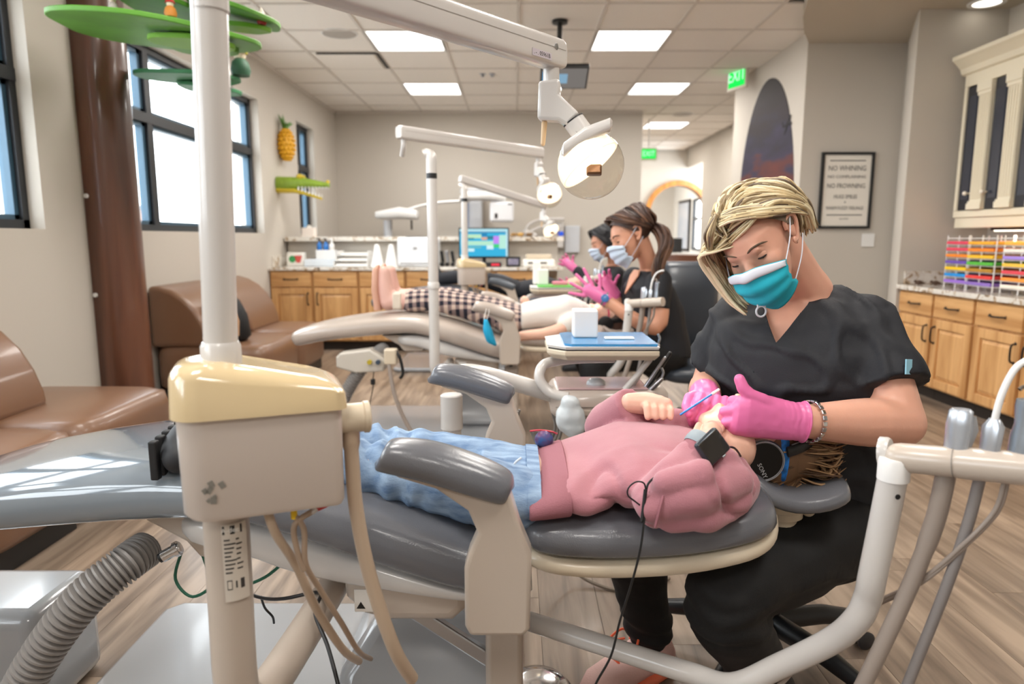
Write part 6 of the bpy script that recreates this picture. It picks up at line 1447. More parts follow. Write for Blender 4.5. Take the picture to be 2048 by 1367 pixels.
# ---------------------------------------------------------------- the two hygienists further back
def hygienist(name_lab, H, s, NB, PEL, shN, elN, wrN, shF, elF, wrF, ax, hairf, maskm, skin, kn, an, kf, af, tied, vox=.009, nearhand=None, sleeve=.62, hood=False):
    t = thing('person', (PEL.x, PEL.y, 0), name_lab, 'person')
    fr = Vector((-ax.y, ax.x, 0)) if False else ax.cross(Vector((0, 0, 1))).normalized()
    hn, hf = PEL-ax*-.08+Vector((0, 0, -.03)), PEL-ax*.08+Vector((0, 0, -.03))
    hn = PEL+(shN-shF).normalized()*.08-Vector((0, 0, .03)); hf = PEL-(shN-shF).normalized()*.08-Vector((0, 0, .03))
    b = MB(); head_volume(b, H, s)
    limb(b, [H @ Vector((-.03, 0, -.05)), (NB+H @ Vector((-.035, 0, -.10)))/2, NB, NB-Vector((0, 0, .05))], [.05, .048, .05, .05])
    mid_ = (PEL+NB)/2
    b.loft([(PEL, ax*.15, fr*.11, 2.3), (mid_, ax*.145, fr*.10, 2.3), (NB-Vector((0, 0, .08)), ax*.15, fr*.085, 2.3), (NB-Vector((0, 0, .02)), ax*.085, fr*.06, 2.1)], 20)
    limb(b, [shN, elN, wrN], [.048, .044, .030]); limb(b, [shF, elF, wrF], [.048, .044, .030]); limb(b, [hn, kn, an], [.08, .055, .035]); limb(b, [hf, kf, af], [.08, .055, .035])
    link(fuse(b, vox, 4), 'body', skin, t, ang=180)
    face_parts(t, H, s, skin, hairf[0], gaze=.7); face_mask(t, H, s, maskm, maskm)
    c = MB(); c.loft([(PEL-Vector((0, 0, .05)), ax*.185, fr*.14, 2.4), (mid_, ax*.175, fr*.125, 2.4), (NB-Vector((0, 0, .10)), ax*.175, fr*.11, 2.3), (NB-Vector((0, 0, .045)), ax*.13, fr*.085, 2.2), (NB-Vector((0, 0, .015)), ax*.07, fr*.06, 2.1)], 24)
    for a, e, w in ((shN, elN, wrN), (shF, elF, wrF)):
        c.cap(a, a+Vector((0, 0, 1e-4)), .064)
        if sleeve < 1: c.tube([a.lerp(e, k*sleeve/5) for k in range(6)], .066, 16)
        else: limb(c, [a, e, e.lerp(w, .85)], [.062, .056, .042])
    me = fuse(c, vox, 4); wrinkle(me, lambda v: .006*nz(v, 10))
    fdir = (H.to_3x3() @ Vector((1, 0, 0))); fdir.z = 0; fdir.normalize()
    link(me, 'scrub_top', M_SCRUB, t, ang=180)
    if sleeve < 1:
        A = NB+fdir*.075-Vector((0, 0, .13)); sdv = fdir.cross(Vector((0, 0, 1)))
        q = MB().prism([(0, -.01), (.05, .10), (.035, .135), (-.035, .135), (-.05, .10)], A+fdir*.048, sdv, (-fdir*.45+Vector((0, 0, .9))), fdir*.012).build('neckline_skin', skin, t, bev=.004)
    p = MB(); limb(p, [PEL, PEL-Vector((0, 0, .05))], [.15, .15]); limb(p, [hn, kn, kn.lerp(an, .5), an+Vector((0, 0, .03))], [.105, .08, .065, .055]); limb(p, [hf, kf, kf.lerp(af, .5), af+Vector((0, 0, .03))], [.105, .08, .065, .055])
    link(fuse(p, vox*1.2, 4), 'trousers', M_PANT, t, ang=180)
    for a in (an, af):
        g = Vector((a.x, a.y, .03)); d = fdir; m = MB(); limb(m, [g-d*.05+Vector((0, 0, .02)), g+d*.06, g+d*.15-Vector((0, 0, .008))], [.045, .042, .03]); me = fuse(m, .01, 3); cut(me, Vector((0, 0, .001)), Vector((0, 0, -1))); link(me, 'shoe', mat('sneaker_black', '202125', .6), t, ang=180)
    # gloves
    for w, e, sp in ((wrN, elN, nearhand), (wrF, elF, None)):
        g = MB(); d = (w-e).normalized(); n_ = Vector((0, 1, 0)); n_ = (n_-d*n_.dot(d)).normalized(); u = d.cross(n_)
        if u.z < 0: u = -u
        limb(g, [w-d*.03, w+d*.02, w+d*.075], [.034, .036, .03])
        if sp: ang = [(-.35, .085), (-.05, .10), (.25, .10), (.55, .09), (1.05, .07)]
        else: ang = [(-.3, .04), (-.1, .05), (.1, .05), (.3, .045), (.9, .05)]
        for i, (a, L) in enumerate(ang):
            q0 = w+d*(.075 if i < 4 else .03)+u*(.034*(i-1.5)/1.5 if i < 4 else .035); q1 = q0+(d*math.cos(a)+u*math.sin(a))*L*.55; q2 = q0+(d*math.cos(a)+u*math.sin(a))*L-(Vector((0, .03, 0)) if not sp else Vector((0, 0, 0)))
            fingers(g, [([q0, q1, q2], .0105)])
        link(fuse(g, .0045, 2), 'glove', M_GLOVE, t, ang=180)
    P = []; rs = random.Random(8)
    for i in range(90):
        q = rs.choice((-1, 1)); u = rs.random(); f0 = .08-.17*u
        P.append(([(f0, q*.01, .126), (f0-.01, q*.05, .118), (f0*.7-.03, q*.088, .07), (f0*.3-.07, q*.085, .01), (-.105, q*.03, -.02)], [3, 2, 2][:len(hairf)]))
    for i in range(30):
        l = rs.uniform(-.07, .07); P.append(([(-.04, l*.4, .128), (-.1, l, .09), (-.125, l, .03), (-.115, l*.5, -.02)], [3, 2, 2][:len(hairf)]))
    if hood:
        for i in range(70):
            q = rs.choice((-1, 1)); u = rs.random(); P.append(([(.06-.1*u, q*.02, .128), (.065-.12*u, q*.075, .09), (.03-.10*u, q*.098, .0), (.0-.08*u, q*.10, -.09), (-.01-.06*u, q*.09, -.20)], [3, 2, 2][:len(hairf)]))
    if tied:
        for i in range(60):
            a = rs.uniform(0, 2*PI); r = .028*math.sqrt(rs.random()); off = Vector((r*math.cos(a), r*math.sin(a)*.8, r*math.sin(a)))
            P.append(([Vector(q)+off*k for q, k in zip(tied, (.6, 1.1, 1.3, 1.1, .5))], [2, 2.5, 1]))
    scalp(t, H, s, hairf[0], [((.062, 0, .08), (1, 0, -.75)), ((.0, 0, -.03), (.6, 0, -1))], .010)
    hair_locks(t, H, s, P, hairf, 3, (.008, .014), jit=.008)
    return t
Yb = 3.62
H2 = hframe(U(1262, 470, Yb), (-.86, -.20, -.46), (.1, -1, .1))
hygienist('brown haired woman with pale mask treating the child in white', H2, 1.06, U(1298, 536, Yb+.05), Vector((.80, Yb+.08, .52)), U(1318, 560, Yb-.08), U(1310, 655, Yb-.16), U(1203, 594, Yb-.10), U(1268, 556, Yb+.22), U(1262, 640, Yb+.25), U(1225, 583, Yb+.24), Vector((.35, -.94, 0)).normalized(), BR, M_MASKB, M_SKIN2,
          Vector((.42, Yb-.12, .47)), Vector((.50, Yb-.12, .09)), Vector((.42, Yb+.18, .47)), Vector((.50, Yb+.22, .09)), [(-.10, .02, .01), (-.125, .05, -.06), (-.09, .10, -.13), (-.01, .115, -.19), (.04, .10, -.29)], nearhand=True)
wq = U(1190, 592, Yb-.17)
o = thing('wrist_watch', wq, 'round blue faced watch on the brown haired woman', 'watch')
wd = (U(1203, 594, Yb-.10)-U(1310, 655, Yb-.16)).normalized(); wc = U(1203, 594, Yb-.10)-wd*.02; e1 = wd.orthogonal().normalized(); e2 = wd.cross(e1)
MB().tube([wc+e1*.033*math.cos(a)+e2*.033*math.sin(a) for a in [2*PI*k/24 for k in range(24)]], .009, 8, closed=True, flat=.3).build('strap', mat('watch_strap', '8d989f', .5), o)
MB().lathe([(0, -.004), (.021, -.004), (.021, .004), (.016, .005), (0, .005)], wc+Vector((-.004, -.036, .008)), (-.1, -1, .2)).build('dial', mat('dial_blue', '3a6fa8', .2, coat=.5), o)
Yd = 5.75
H3 = hframe(U(1208, 484, Yd), (-.88, -.15, -.44), (.1, -1, .1))
hygienist('woman with long black hair and pink glove behind the brown haired one', H3, 1.05, U(1226, 528, Yd+.04), Vector((.88, Yd+.05, .52)), U(1232, 548, Yd-.10), U(1200, 578, Yd-.20), U(1146, 535, Yd-.15), U(1212, 548, Yd+.2), U(1190, 590, Yd+.2), U(1140, 575, Yd+.15), Vector((.35, -.94, 0)).normalized(), BK, M_MASKB, M_SKIN2,
          Vector((.48, Yd-.12, .47)), Vector((.56, Yd-.12, .09)), Vector((.48, Yd+.18, .47)), Vector((.56, Yd+.22, .09)), None, vox=.012, sleeve=1.2, hood=True)
stool((.90, 5.82), .41, 'black rolling stool under the woman with black hair', 50)
# big dark backrest chair behind the brown haired woman
b = U(1380, 640, 3.9)
t = thing('high_back_chair', (b.x, 3.95, 0), 'big dark slate office chair with a tall rounded backrest', 'chair')
bw = .165
MB().loft([((b.x, 3.95, .46), (bw*.8, 0, 0), (0, .03, 0), 3), ((b.x, 3.94, .52), (bw, 0, 0), (0, .05, 0), 3.4), ((b.x, 3.95, .80), (bw, 0, 0), (0, .055, 0), 3.6), ((b.x, 3.98, .93), (bw*.97, 0, 0), (0, .05, 0), 3.4), ((b.x, 3.99, .965), (bw*.8, 0, 0), (0, .03, 0), 3)], 30).build('backrest', mat('slate_leather', '363c45', .35, coat=.15), t, ang=80)
MB().loft([((b.x-.02, 3.74, .33), (.16, 0, 0), (0, .17, 0), 3), ((b.x-.02, 3.74, .35), (.20, 0, 0), (0, .20, 0), 3.2), ((b.x-.02, 3.74, .40), (.20, 0, 0), (0, .20, 0), 3.2), ((b.x-.02, 3.74, .415), (.16, 0, 0), (0, .16, 0), 3)], 30).build('seat', mat('slate_leather', '363c45', .35, coat=.15), t, ang=80)
MB().cyl((b.x, 3.76, .08), (b.x, 3.76, .33), .03).box((b.x, 3.90, .36), (.06, .2, .02)).box((b.x, 3.975, .43), (.06, .02, .16)).build('post', M_BLACK, t)
for k in range(5):
    a = math.radians(20+72*k); d = Vector((math.cos(a), math.sin(a), 0)); MB().tube([Vector((b.x, 3.76, .10)), Vector((b.x, 3.76, .07))+d*.27], [.03, .02], 8).cap(Vector((b.x, 3.76, .028))+d*.27, Vector((b.x, 3.76, .07))+d*.27, .026, .015).build('base_leg', M_BLACK, t)
# ================================================================ lounge seating
def bench(y0, y1, by0, by1, label, xf=-1.63):
    t = thing('lounge_bench', (-2.0, (y0+y1)/2, 0), label, 'bench', 'brown vinyl bench modules')
    c = (y0+y1)/2; h = (y1-y0)/2; cx, hx = (-2.385+xf)/2, (xf+2.385)/2
    X, Yv = Vector((1, 0, 0)), Vector((0, 1, 0))
    MB().loft([((cx, c, .10), X*hx*.96, Yv*h*.97, 7), ((cx, c, .13), X*hx, Yv*h, 7), ((cx, c, .33), X*hx, Yv*h, 7), ((cx, c, .385), X*(hx-.012), Yv*(h-.012), 7), ((cx, c, .40), X*(hx-.05), Yv*(h-.04), 6), ((cx, c, .404), X*(hx*.5), Yv*(h*.5), 4)], 48).build('seat', M_BROWNV, t, ang=80)
    MB().bx(-2.38, xf-.05, y0+.02, y1-.02, .002, .10).build('plinth', M_BLACK, t, smooth=False)
    if by1 > by0:
        prof = [(-2.385, .39), (-1.99, .39), (-2.0, .46), (-2.03, .55), (-2.08, .64), (-2.15, .715), (-2.23, .765), (-2.31, .79), (-2.385, .79)]
        MB().prism(prof, (0, by0, 0), (1, 0, 0), (0, 0, 1), (0, by1-by0, 0)).build('backrest', M_BROWNV, t, bev=.03, seg=4, ang=60)
bench(2.50, 3.22, 2.505, 2.84, 'brown bench module with seat corner jutting toward the trunk')
bench(1.98, 2.49, 1.985, 2.485, 'nearest brown bench module at the left picture edge')
bench(4.40, 5.10, 4.40, 5.09, 'brown bench module beyond the trunk, black backpack on it', xf=-1.62)
bench(5.11, 5.80, 5.105, 5.74, 'farthest brown bench module, reaching toward the cabinets', xf=-1.62)
bp = thing('backpack', (-1.98, 4.62, .404), 'black backpack with tan front leaning on the far bench', 'bag')
MB().loft([((-1.98, 4.62, .407), (.13, 0, 0), (0, .08, 0), 3), ((-1.98, 4.62, .44), (.16, 0, 0), (0, .10, 0), 3), ((-1.99, 4.63, .58), (.15, 0, 0), (0, .095, 0), 2.8), ((-2.0, 4.64, .68), (.11, 0, 0), (0, .07, 0), 2.5), ((-2.0, 4.64, .72), (.05, 0, 0), (0, .03, 0), 2.2)], 24).build('body', mat('bag_black', '121214', .7), bp, ang=80)
MB().loft([((-1.93, 4.53, .45), (.075, 0, 0), (0, .02, 0), 3), ((-1.935, 4.53, .55), (.085, 0, 0), (0, .03, 0), 3), ((-1.94, 4.54, .63), (.06, 0, 0), (0, .018, 0), 2.6)], 18).build('front_pocket', mat('bag_tan', 'b58a64', .7), bp, ang=80)
MB().tube(cat([(-2.05, 4.58, .70), (-2.02, 4.56, .75), (-1.95, 4.56, .75), (-1.93, 4.58, .70)], 5), .008, 8).build('handle', M_BLACK, bp)

# ================================================================ things on the back counter
ZC = .8175
def cx_(px, Y=6.9): return U(px, 500, Y).x
def item(name, px0, px1, y0, y1, h, m, label, cat_, bev=.006, z=ZC, group=None):
    Yc_ = (y0+y1)/2; x0, x1 = cx_(px0, y0), cx_(px1, y0)
    t = thing(name, ((x0+x1)/2, Yc_, z), label, cat_, group)
    o = MB().bx(x0, x1, y0, y1, z, z+h).build('body', m, t, bev=bev, smooth=False)
    return t, x0, x1
t, x0, x1 = item('leaflet_box', 573, 606, 6.95, 7.05, .135, M_PAPER, 'white leaflet box with green and red print on the counter', 'box')
MB().lathe([(0, -.001), (.035, -.001), (.035, 0), (0, 0)], (x0+.055, 6.9495, ZC+.07), (0, 1, 0)).build('green_print', mat('print_green', '3b9a58', .6), t)
MB().prism([(-.04, .035), (.04, .035), (.02, -.035), (-.02, -.035)], (x0+.115, 6.9485, ZC+.07), (1, 0, 0), (0, 0, 1), (0, .001, 0)).build('red_print', mat('print_red', 'd0584e', .6), t, smooth=False)
t, x0, x1 = item('paper_tray', 607, 668, 6.85, 7.02, .07, mat('tray_mist', 'd3dbe2', .4), 'low pale blue tray between the leaflet box and stacker', 'tray')
t, x0, x1 = item('wipe_box', 631, 672, 7.03, 7.095, .16, M_WHITE, 'white wipes box behind the blue topped bottles', 'box')
for k, (px, c) in enumerate(((636, '2a6fb8'), (649, '2a6fb8'), (661, 'e3e1de'))):
    x = cx_(px, 7.0); t = thing('pump_bottle', (x, 6.99 if 0 else 7.055, ZC+.161), ['left blue pump bottle on the wipes box', 'right blue pump bottle on the wipes box', 'white pump bottle on the wipes box'][k], 'bottle', 'pump bottles on the back counter')
    z = ZC+.161
    MB().lathe([(.0, 0), (.024, 0), (.026, .01), (.026, .055), (.012, .075), (.010, .085), (0, .085)], (x, 7.06, z)).build('bottle', mat('bottle_'+c, c, .25), t)
    MB().cyl((x, 7.06, z+.085), (x, 7.06, z+.11), .008).cap((x, 7.06, z+.112), (x-.02, 7.05, z+.112), .006).build('pump', M_IRON if k < 2 else M_WHITE, t)
t = thing('letter_tray_stack', (cx_(705), 6.9, ZC), 'stack of white letter trays beside the two cones', 'tray')
for k in range(3):
    MB().bx(cx_(672+k*3), cx_(739), 6.78+.03*k, 7.08, ZC+.004+.052*k, ZC+.012+.052*k).bx(cx_(672+k*3), cx_(672+k*3)+.008, 6.78+.03*k, 7.08, ZC+.013+.052*k, ZC+.052+.052*k).bx(cx_(739)-.008, cx_(739), 6.78+.03*k, 7.08, ZC+.013+.052*k, ZC+.052+.052*k).build('tray', M_WHITE, t, smooth=False)
    MB().bx(cx_(676+k*3), cx_(736), 6.80+.03*k, 7.06, ZC+.0125+.052*k, ZC+.03+.052*k).build('paper_stack', M_PAPER, t, smooth=False)
for k, px in enumerate((755, 783)):
    x = cx_(px, 6.85); t = thing('cup_cone', (x, 6.83, ZC), ['left white cone on the back counter', 'right white cone on the back counter, touching the printer'][k], 'cone', 'white cones on the back counter')
    MB().lathe([(0, .0), (.072, 0), (.072, .006), (.064, .01), (.022, .21), (.014, .222), (0, .223)], (x, 6.83, ZC), n=28).build('cone', M_WHITE, t)
t, x0, x1 = item('printer', 794, 876, 6.80, 7.05, .29, mat('printer_white', 'dfe2e6', .35), 'white laser printer on the back counter behind a light post', 'printer', .025)
MB().bx(x0+.08, x1-.08, 6.86, 7.0, ZC+.2895, ZC+.297).build('paper_slot', M_IRON, t, smooth=False)
MB().bx(x0+.03, x1-.03, 6.796, 6.801, ZC+.03, ZC+.035).build('seam_line', M_IRON, t, smooth=False)
for k in range(2): MB().box((x0+.17+.018*k, 6.797, ZC+.18), (.01, .004, .018)).build('emblem_mark', M_IRON, t, smooth=False)
for k, px in enumerate((884, 894, 905)):
    x = cx_(px, 6.95); t = thing('two_way_radio', (x, 6.97, ZC), ['left black handset in the charger row', 'silver handset in the middle of the charger row', 'right black handset in the charger row'][k], 'handset', 'handsets charging on the counter')
    MB().bx(x-.02, x+.02, 6.94, 7.0, ZC, ZC+.035).build('charger', M_BLACK, t, bev=.005, smooth=False)
    MB().box((x, 6.97, ZC+.095), (.032, .022, .118), Matrix.Rotation(-.15, 3, 'Y')).build('handset', M_STEEL if k == 1 else M_BLACK, t, bev=.006, smooth=False)
# monitor with its booking screen
Ym = 6.92; a, b2 = U(917, 455, Ym), U(1018, 516, Ym)
t = thing('computer_monitor', ((a.x+b2.x)/2, Ym, ZC), 'black computer monitor with bright blue schedule on the back counter', 'monitor')
MB().bx(a.x, b2.x, Ym, Ym+.04, b2.z, a.z).build('housing', M_BLACK, t, bev=.006, smooth=False)
xm = (a.x+b2.x)/2
MB().cyl((xm, Ym+.05, ZC+.01), (xm, Ym+.05, b2.z+.05), .02).build('stand_neck', M_BLACK, t); MB().lathe([(0, 0), (.10, 0), (.10, .008), (.03, .014), (0, .014)], (xm, Ym+.05, ZC)).build('stand_base', M_BLACK, t)
sw, sh_ = (b2.x-a.x)-.024, (a.z-b2.z)-.03; sx0, sz0 = a.x+.012, b2.z+.018
sc = MB().bx(sx0, sx0+sw, Ym-.0012, Ym+.0005, sz0, sz0+sh_).build('screen', emis('ui_blue', '3fb2dc', 1.0), t, smooth=False)
k = 0
for (u0, u1, v0, v1, c) in [(0, 1, .90, 1, 'b4e0ea'), (0, .98, .84, .90, '4d93b8'), (.03, .16, .30, .84, 'c4eee8'), (.17, .45, .66, .80, 'bfe6c0'), (.45, .57, .72, .84, '2f86b8'), (.45, .57, .60, .70, 'e0a890'), (.57, .70, .62, .74, '3d7f90'), (.17, .30, .62, .67, '3d7f90'), (.70, .82, .46, .74, 'c68cf0'), (.17, .70, .40, .56, 'b6e6cc'), (.70, .82, .32, .44, '4ed07a'), (.82, .96, .28, .78, 'b8e8d8'), (.56, .70, .26, .40, 'd6f0f4'), (.17, .30, .18, .28, 'd6f4f8'), (.0, .16, .0, .06, '9fdcec'), (.96, 1, 0, .9, 'c0e4ee'), (.17, .45, .30, .36, '6fb9c0')]:
    k += 1
    MB().bx(sx0+sw*u0, sx0+sw*u1, Ym-.0022-.00002*k, Ym-.0012, sz0+sh_*v0, sz0+sh_*v1).build('screen_block', emis('ui_'+c, c, 1.0), sc, smooth=False)
t, x0, x1 = item('desk_phone', 922, 1003, 6.74, 6.84, .045, M_BLACK, 'low black desk console below the monitor', 'phone', .008)
MB().bx(x1-.10, x1-.02, 6.737, 6.7405, ZC+.012, ZC+.034).build('red_display', emis('led_red', 'ff4a5a', 1.0), t, smooth=False)
t, x0, x1 = item('photo_frame', 1012, 1041, 6.80, 6.83, .10, M_BLACK, 'small black photo frame right of the monitor', 'frame', .004)
MB().bx(x0+.02, x1-.02, 6.797, 6.8005, ZC+.02, ZC+.08).build('picture', mat('picture_dusk', '6a6480', .6, col2='8f8c9a', vscale=40), t, smooth=False)
t, x0, x1 = item('label_machine', 1046, 1110, 6.80, 7.0, .07, M_PAPER, 'white desktop machine with dark slot near the counter end', 'machine', .012)
MB().bx(x0+.05, x1-.08, 6.797, 6.8, ZC+.03, ZC+.045).build('dark_slot', M_IRON, t, smooth=False)
MB().bx(x0+.03, x1-.03, 6.86, 6.98, ZC+.0705, ZC+.12).build('cover', M_CREAM, t, bev=.01, smooth=False)
t = thing('tissue_box', (cx_(617, 7.2), 7.25, 1.1125), 'white tissue box on the ledge by the narrow window', 'box')
x = cx_(617, 7.2); MB().bx(x-.062, x+.062, 7.19, 7.31, 1.1125, 1.205).build('box', mat('box_blush', 'eee4dc', .7), t, bev=.003, smooth=False)
MB().loft([((x, 7.25, 1.2055), (.03, 0, 0), (0, .012, 0), 2), ((x+.004, 7.25, 1.222), (.022, 0, 0), (0, .008, 0), 2), ((x, 7.25, 1.235), (.006, 0, 0), (0, .003, 0), 2)], 12).build('tissue', M_PAPER, t)
for k, (px, c) in enumerate(((1027, '8a6a3c'), (1040, 'b38c4a'), (1058, '6f5436'))):
    x = cx_(px, 7.25); o = MB().ell((x, 7.25, 1.1125+.022), (.035, .02, .02), None, 12, 8).ell((x+.03, 7.25, 1.1125+.03), (.014, .012, .012), None, 10, 6)
    for q in (-1, 1):
        for w in (-1, 1): o.cyl((x+q*.02, 7.25+w*.012, 1.125), (x+q*.022, 7.25+w*.018, 1.1127), .005, .004, 6)
    tag(rebase(o.build('toy_reptile', mat('toy_'+c, c, .6), None), (x, 7.25, 1.1125)), ['golden brown toy reptile left of a pair on the granite ledge', 'yellowish toy reptile on the granite ledge beside the monitor', 'dark brown toy reptile right of the others on the ledge'][k], 'toy', 'toy reptiles on the ledge')

# ================================================================ x-ray machines behind the half wall
Yx = 8.7
def WX(px, py): return U(px, py, Yx)
t = thing('panoramic_xray', (WX(945, 430).x, 9.1, 0), 'white panoramic x-ray machine behind the half wall', 'x-ray machine')
c0 = WX(945, 430).x
MB().bx(c0-.10, c0+.10, 9.12, 9.36, .0, 1.75).build('column', mat('xray_grey', 'c9ccd1', .35), t, bev=.02, smooth=False)
MB().bx(c0-.11, c0-.085, 9.07, 9.12, .5, 1.62).build('blue_stripe', mat('stripe_blue', '5f9ad8', .4), t, smooth=False)
arc = [WX(760, 428), WX(800, 424), WX(840, 412), WX(890, 404), WX(940, 402)]
MB().loft([(WX(920, 398), Vector((0, .08, 0)), Vector((0, 0, .03)), 4), (WX(930, 392), Vector((0, .16, 0)), Vector((0, 0, .055)), 4), (WX(980, 392), Vector((0, .17, 0)), Vector((0, 0, .06)), 4), (WX(1012, 398), Vector((0, .10, 0)), Vector((0, 0, .04)), 3)], 22).build('rotating_arm', M_WHITE, t)
MB().tube(cat([tuple(q) for q in arc], 5), .035, 12, flat=.55).build('curved_beam', M_WHITE, t)
MB().loft([(WX(752, 430), Vector((0, .06, 0)), Vector((0, 0, .04)), 4), (WX(760, 430), Vector((0, .10, 0)), Vector((0, 0, .05)), 4), (WX(800, 426), Vector((0, .14, 0)), Vector((0, 0, .075)), 3.4), (WX(835, 430), Vector((0, .12, 0)), Vector((0, 0, .06)), 4), (WX(838, 430), Vector((0, .06, 0)), Vector((0, 0, .03)), 3)], 22).build('chin_unit', M_WHITE, t)
a = WX(775, 440); MB().tube([a, Vector((a.x+.01, a.y, .62))], [.05, .055], 14).cyl((a.x, a.y, .62), (c0, 9.15, .62), .05).build('support_arm', mat('xray_grey', 'c9ccd1', .35), t)
for px in (782, 823): q = WX(px, 440); MB().cyl(q, q-Vector((0, 0, .12)), .012).build('handle_rod', M_IRON, t)
h = WX(1004, 424); MB().box(h, (.30, .26, .25)).build('tube_head', mat('xray_white', 'e6e7ea', .3), t, bev=.03, smooth=False)
MB().cyl(h+Vector((0, 0, .12)), h+Vector((0, 0, .20)), .05).build('head_mount', M_WHITE, t)
MB().box(h+Vector((-.07, -.131, -.05)), (.035, .005, .06)).build('dark_slot', M_IRON, t, smooth=False)
MB().box(h+Vector((.10, -.131, .09)), (.05, .004, .015)).build('dark_badge', M_IRON, t, smooth=False)
t = thing('wall_xray', (.50, 9.3, .9), 'grey wall mounted dental x-ray with blue display on the back wall', 'x-ray machine')
def WY(px, py): return U(px, py, 9.2)
MB().box(WY(1113, 470)+Vector((0, .1, 0)), (.20, .14, .34)).build('control_box', M_PALE, t, bev=.015, smooth=False)
MB().box(WY(1123, 467)+Vector((-.01, .027, 0)), (.075, .004, .055)).build('display', emis('lcd_blue', '3b62e0', 1.0), t, smooth=False)
MB().box(WY(1146, 478)+Vector((0, .14, 0)), (.20, .06, .36)).build('back_panel', mat('xray_grey', 'c9ccd1', .35), t, bev=.008, smooth=False)
MB().tube(cat([tuple(WY(1128, 438)), tuple(WY(1100, 438)), tuple(WY(1075, 441)), tuple(WY(1056, 452)), tuple(WY(1050, 472))], 5), .022, 12).build('scissor_arm', M_PALE, t)
MB().tube(cat([tuple(WY(1120, 455)), tuple(WY(1090, 452)), tuple(WY(1062, 462))], 5), .02, 12).build('lower_arm', M_PALE, t)
MB().cap(WY(1052, 466), WY(1068, 472), .055, .05).build('tube_head', M_PALE, t)

# ================================================================ office beyond the arch
t = thing('office_picture', (4.09, 16.9, 1.0), 'tall framed picture seen through the wooden arch', 'picture')
MB().bx(4.06, 4.098, 16.25, 17.35, .78, 2.0).build('frame', M_IRON, t, bev=.01, smooth=False)
MB().bx(4.053, 4.0595, 16.32, 17.28, .85, 1.93).build('print', mat('print_dusk', 'a9a5a4', .7, col2='8f949c', vscale=2), t, smooth=False)
t = thing('office_desk', (3.45, 15.0, 0), 'wooden desk in the office beyond the arch', 'desk')
MB().bx(2.9, 4.0, 14.7, 15.4, .70, .74).build('top', mat('desk_walnut', '6b3f28', .4), t, smooth=False)
for x in (2.93, 3.93): MB().bx(x-.03, x+.03, 14.72, 15.38, .001, .70).build('leg', mat('desk_walnut', '6b3f28', .4), t, smooth=False)
MB().bx(2.97, 3.89, 14.74, 14.76, .2, .70).build('front_panel', mat('desk_walnut', '6b3f28', .4), t, smooth=False)
a, b2 = U(1321, 476, 15), U(1364, 505, 15)
t = thing('office_monitor', ((a.x+b2.x)/2, 15, .741), 'black office monitor seen through the wooden arch', 'monitor')
MB().bx(a.x, b2.x, 15, 15.04, b2.z, a.z).build('housing', M_BLACK, t, bev=.006, smooth=False)
MB().cyl(((a.x+b2.x)/2, 15.05, .75), ((a.x+b2.x)/2, 15.05, b2.z+.05), .02).lathe([(0, 0), (.1, 0), (.1, .01), (0, .012)], ((a.x+b2.x)/2, 15.05, .741)).build('stand', M_WHITE, t)

# ================================================================ loose ends round the chairs
fp = U(985, 640, 3.385)
t = thing('face_mask', fp-Vector((0, 0, .10)), 'bright blue face mask hanging on the middle chair armrest', 'mask')
q = [U(968, 638, 3.37), U(966, 660, 3.36), U(974, 684, 3.37), U(989, 691, 3.385)]; q2 = [U(974, 638, 3.39), U(982, 655, 3.39), U(988, 672, 3.395), U(993, 690, 3.395)]
R = []
for i in range(9):
    u = i/8*3; k = min(int(u), 2); f_ = u-k; a, b2 = q[k].lerp(q[k+1], f_), q2[k].lerp(q2[k+1], f_); R.append([a.lerp(b2, j/5)+Vector((0, -.022*math.sin(PI*j/5)*math.sin(PI*(i+.5)/9), 0)) for j in range(6)])
v = [p for r in R for p in r]
o = MB().add(v, [(i*6+j, i*6+j+1, (i+1)*6+j+1, (i+1)*6+j) for i in range(8) for j in range(5)]).build('cloth', mat('mask_cyan', '14a6d6', .7), t)
m_ = o.modifiers.new('thick', 'SOLIDIFY'); m_.thickness = .002
MB().tube(cat([q[0], U(972, 620, 3.40), U(975, 612, 3.42), U(978, 622, 3.40), q2[0]], 5), .0016, 6).build('ear_loop', M_WHITE, t)
t = thing('foot_control', (.055, 1.52, 0), 'round chrome and black foot control at the bottom picture edge', 'pedal')
MB().lathe([(0, 0), (.075, 0), (.08, .01), (.078, .02), (.068, .030), (.04, .036), (0, .037)], (.055, 1.52, .001), n=36).build('disc', M_CHROME, t)
MB().lathe([(.076, 0), (.084, .0), (.084, .012), (.080, .016), (.076, .012)], (.055, 1.52, .0012), n=36).build('rubber_rim', M_BLACK, t)
def cord(pts, r, m, label, n=6):
    P_ = cat([tuple(p) for p in pts], 6); return tag(rebase(MB().tube(P_, r, n).build('cord', m, None), P_[len(P_)//2]), label, 'cord')
cord([U(495, 1186, 1.28), U(530, 1196, 1.24), U(570, 1196, 1.20), (-.36, 1.17, .455), U(630, 1225, 1.11), U(655, 1290, 1.06), U(676, 1367, 1.02), U(690, 1430, 1.0)], .0034, M_BLACK, 'black cord hanging in front of the diagonal tan tube', 10)
cord([U(522, 1192, 1.28), U(530, 1215, 1.29), U(545, 1232, 1.3), U(548, 1245, 1.31)], .0024, M_BLACK, 'short black wire end below the front chair seat')
M_CORD = mat('cord_taupe', '7f7264', .5)
cord([(.10, 2.1, .40), (.12, 2.12, .22), (.18, 2.08, .05), (.28, 2.02, .008), (.40, 2.0, .008), (.50, 2.08, .008)], .006, M_CORD, 'taupe cord curving onto the floor under the chair back')
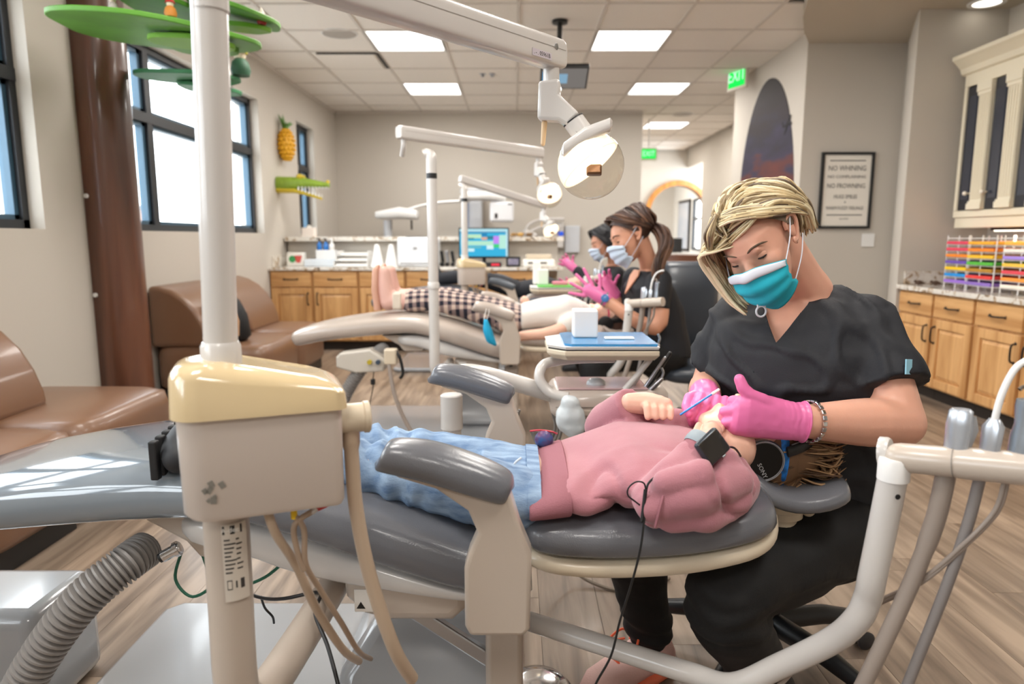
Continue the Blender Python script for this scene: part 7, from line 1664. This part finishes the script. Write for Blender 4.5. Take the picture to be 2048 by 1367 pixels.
cord([(-.02, 2.20, .008), (.08, 2.18, .008), (.17, 2.22, .008), (.22, 2.30, .02), (.24, 2.34, .15)], .005, M_CORD, 'taupe cord lying on the floor beside the chair base')
cord([(.22, 2.2, .42), (.25, 2.2, .30), (.30, 2.18, .26), (.34, 2.2, .32), (.33, 2.2, .45)], .007, mat('cord_brown', '8a6f50', .45), 'brown looped hose hanging under the delivery unit')
# service panel and hoses under the middle chair
D = Vector((0, GAP, 0))
t = thing('service_panel', U(725, 745, 3.50), 'white service panel with knobs under the middle chair', 'panel')
a, b2 = U(672, 706, 3.5), U(772, 742, 3.5)
MB().prism([(a.x, a.z-.02), (a.x+.02, a.z), (b2.x-.08, a.z+.02), (b2.x, a.z-.03), (b2.x-.01, b2.z), (a.x+.10, b2.z-.01), (a.x, b2.z+.02)], (0, 3.49, 0), (1, 0, 0), (0, 0, 1), (0, .10, 0))  .build('plate', mat('panel_cream', 'c4bdb2', .45), t, bev=.01, smooth=False)
for px, c in ((740, 'b8a22c'), (757, '3a4858')): p = U(px, 723, 3.49); MB().cyl(p, p-Vector((0, .02, 0)), .012).build('knob', mat('knob_'+c, c, .4), t)
p = U(782, 712, 3.47); MB().box(p, (.065, .06, .08)).build('solenoid', M_CREAM, t, bev=.008, smooth=False)
MB().tube(cat([tuple(U(778, 728, 3.45)), tuple(U(790, 790, 3.43)), tuple(U(815, 850, 3.42)), tuple(U(850, 900, 3.4)), tuple(U(880, 930, 3.38))], 6), .011, 12).build('hose', mat('hose_greige', '9c9087', .35), t)
MB().tube(cat([tuple(U(790, 700, 3.46)), tuple(U(800, 716, 3.45)), tuple(U(806, 745, 3.45)), tuple(U(800, 756, 3.45))], 5), .008, 8).build('black_cable', M_BLACK, t)
MB().tube(cat([tuple(U(748, 742, 3.5)), tuple(U(746, 760, 3.5)), tuple(U(746, 775, 3.5)), tuple(U(740, 805, 3.52)), tuple(U(735, 830, 3.55))], 5), .003, 6).build('thin_wire', M_BLACK, t)
p = U(746, 763, 3.5); MB().box(p, (.022, .022, .03)).build('plug', M_BLACK, t, bev=.004, smooth=False)
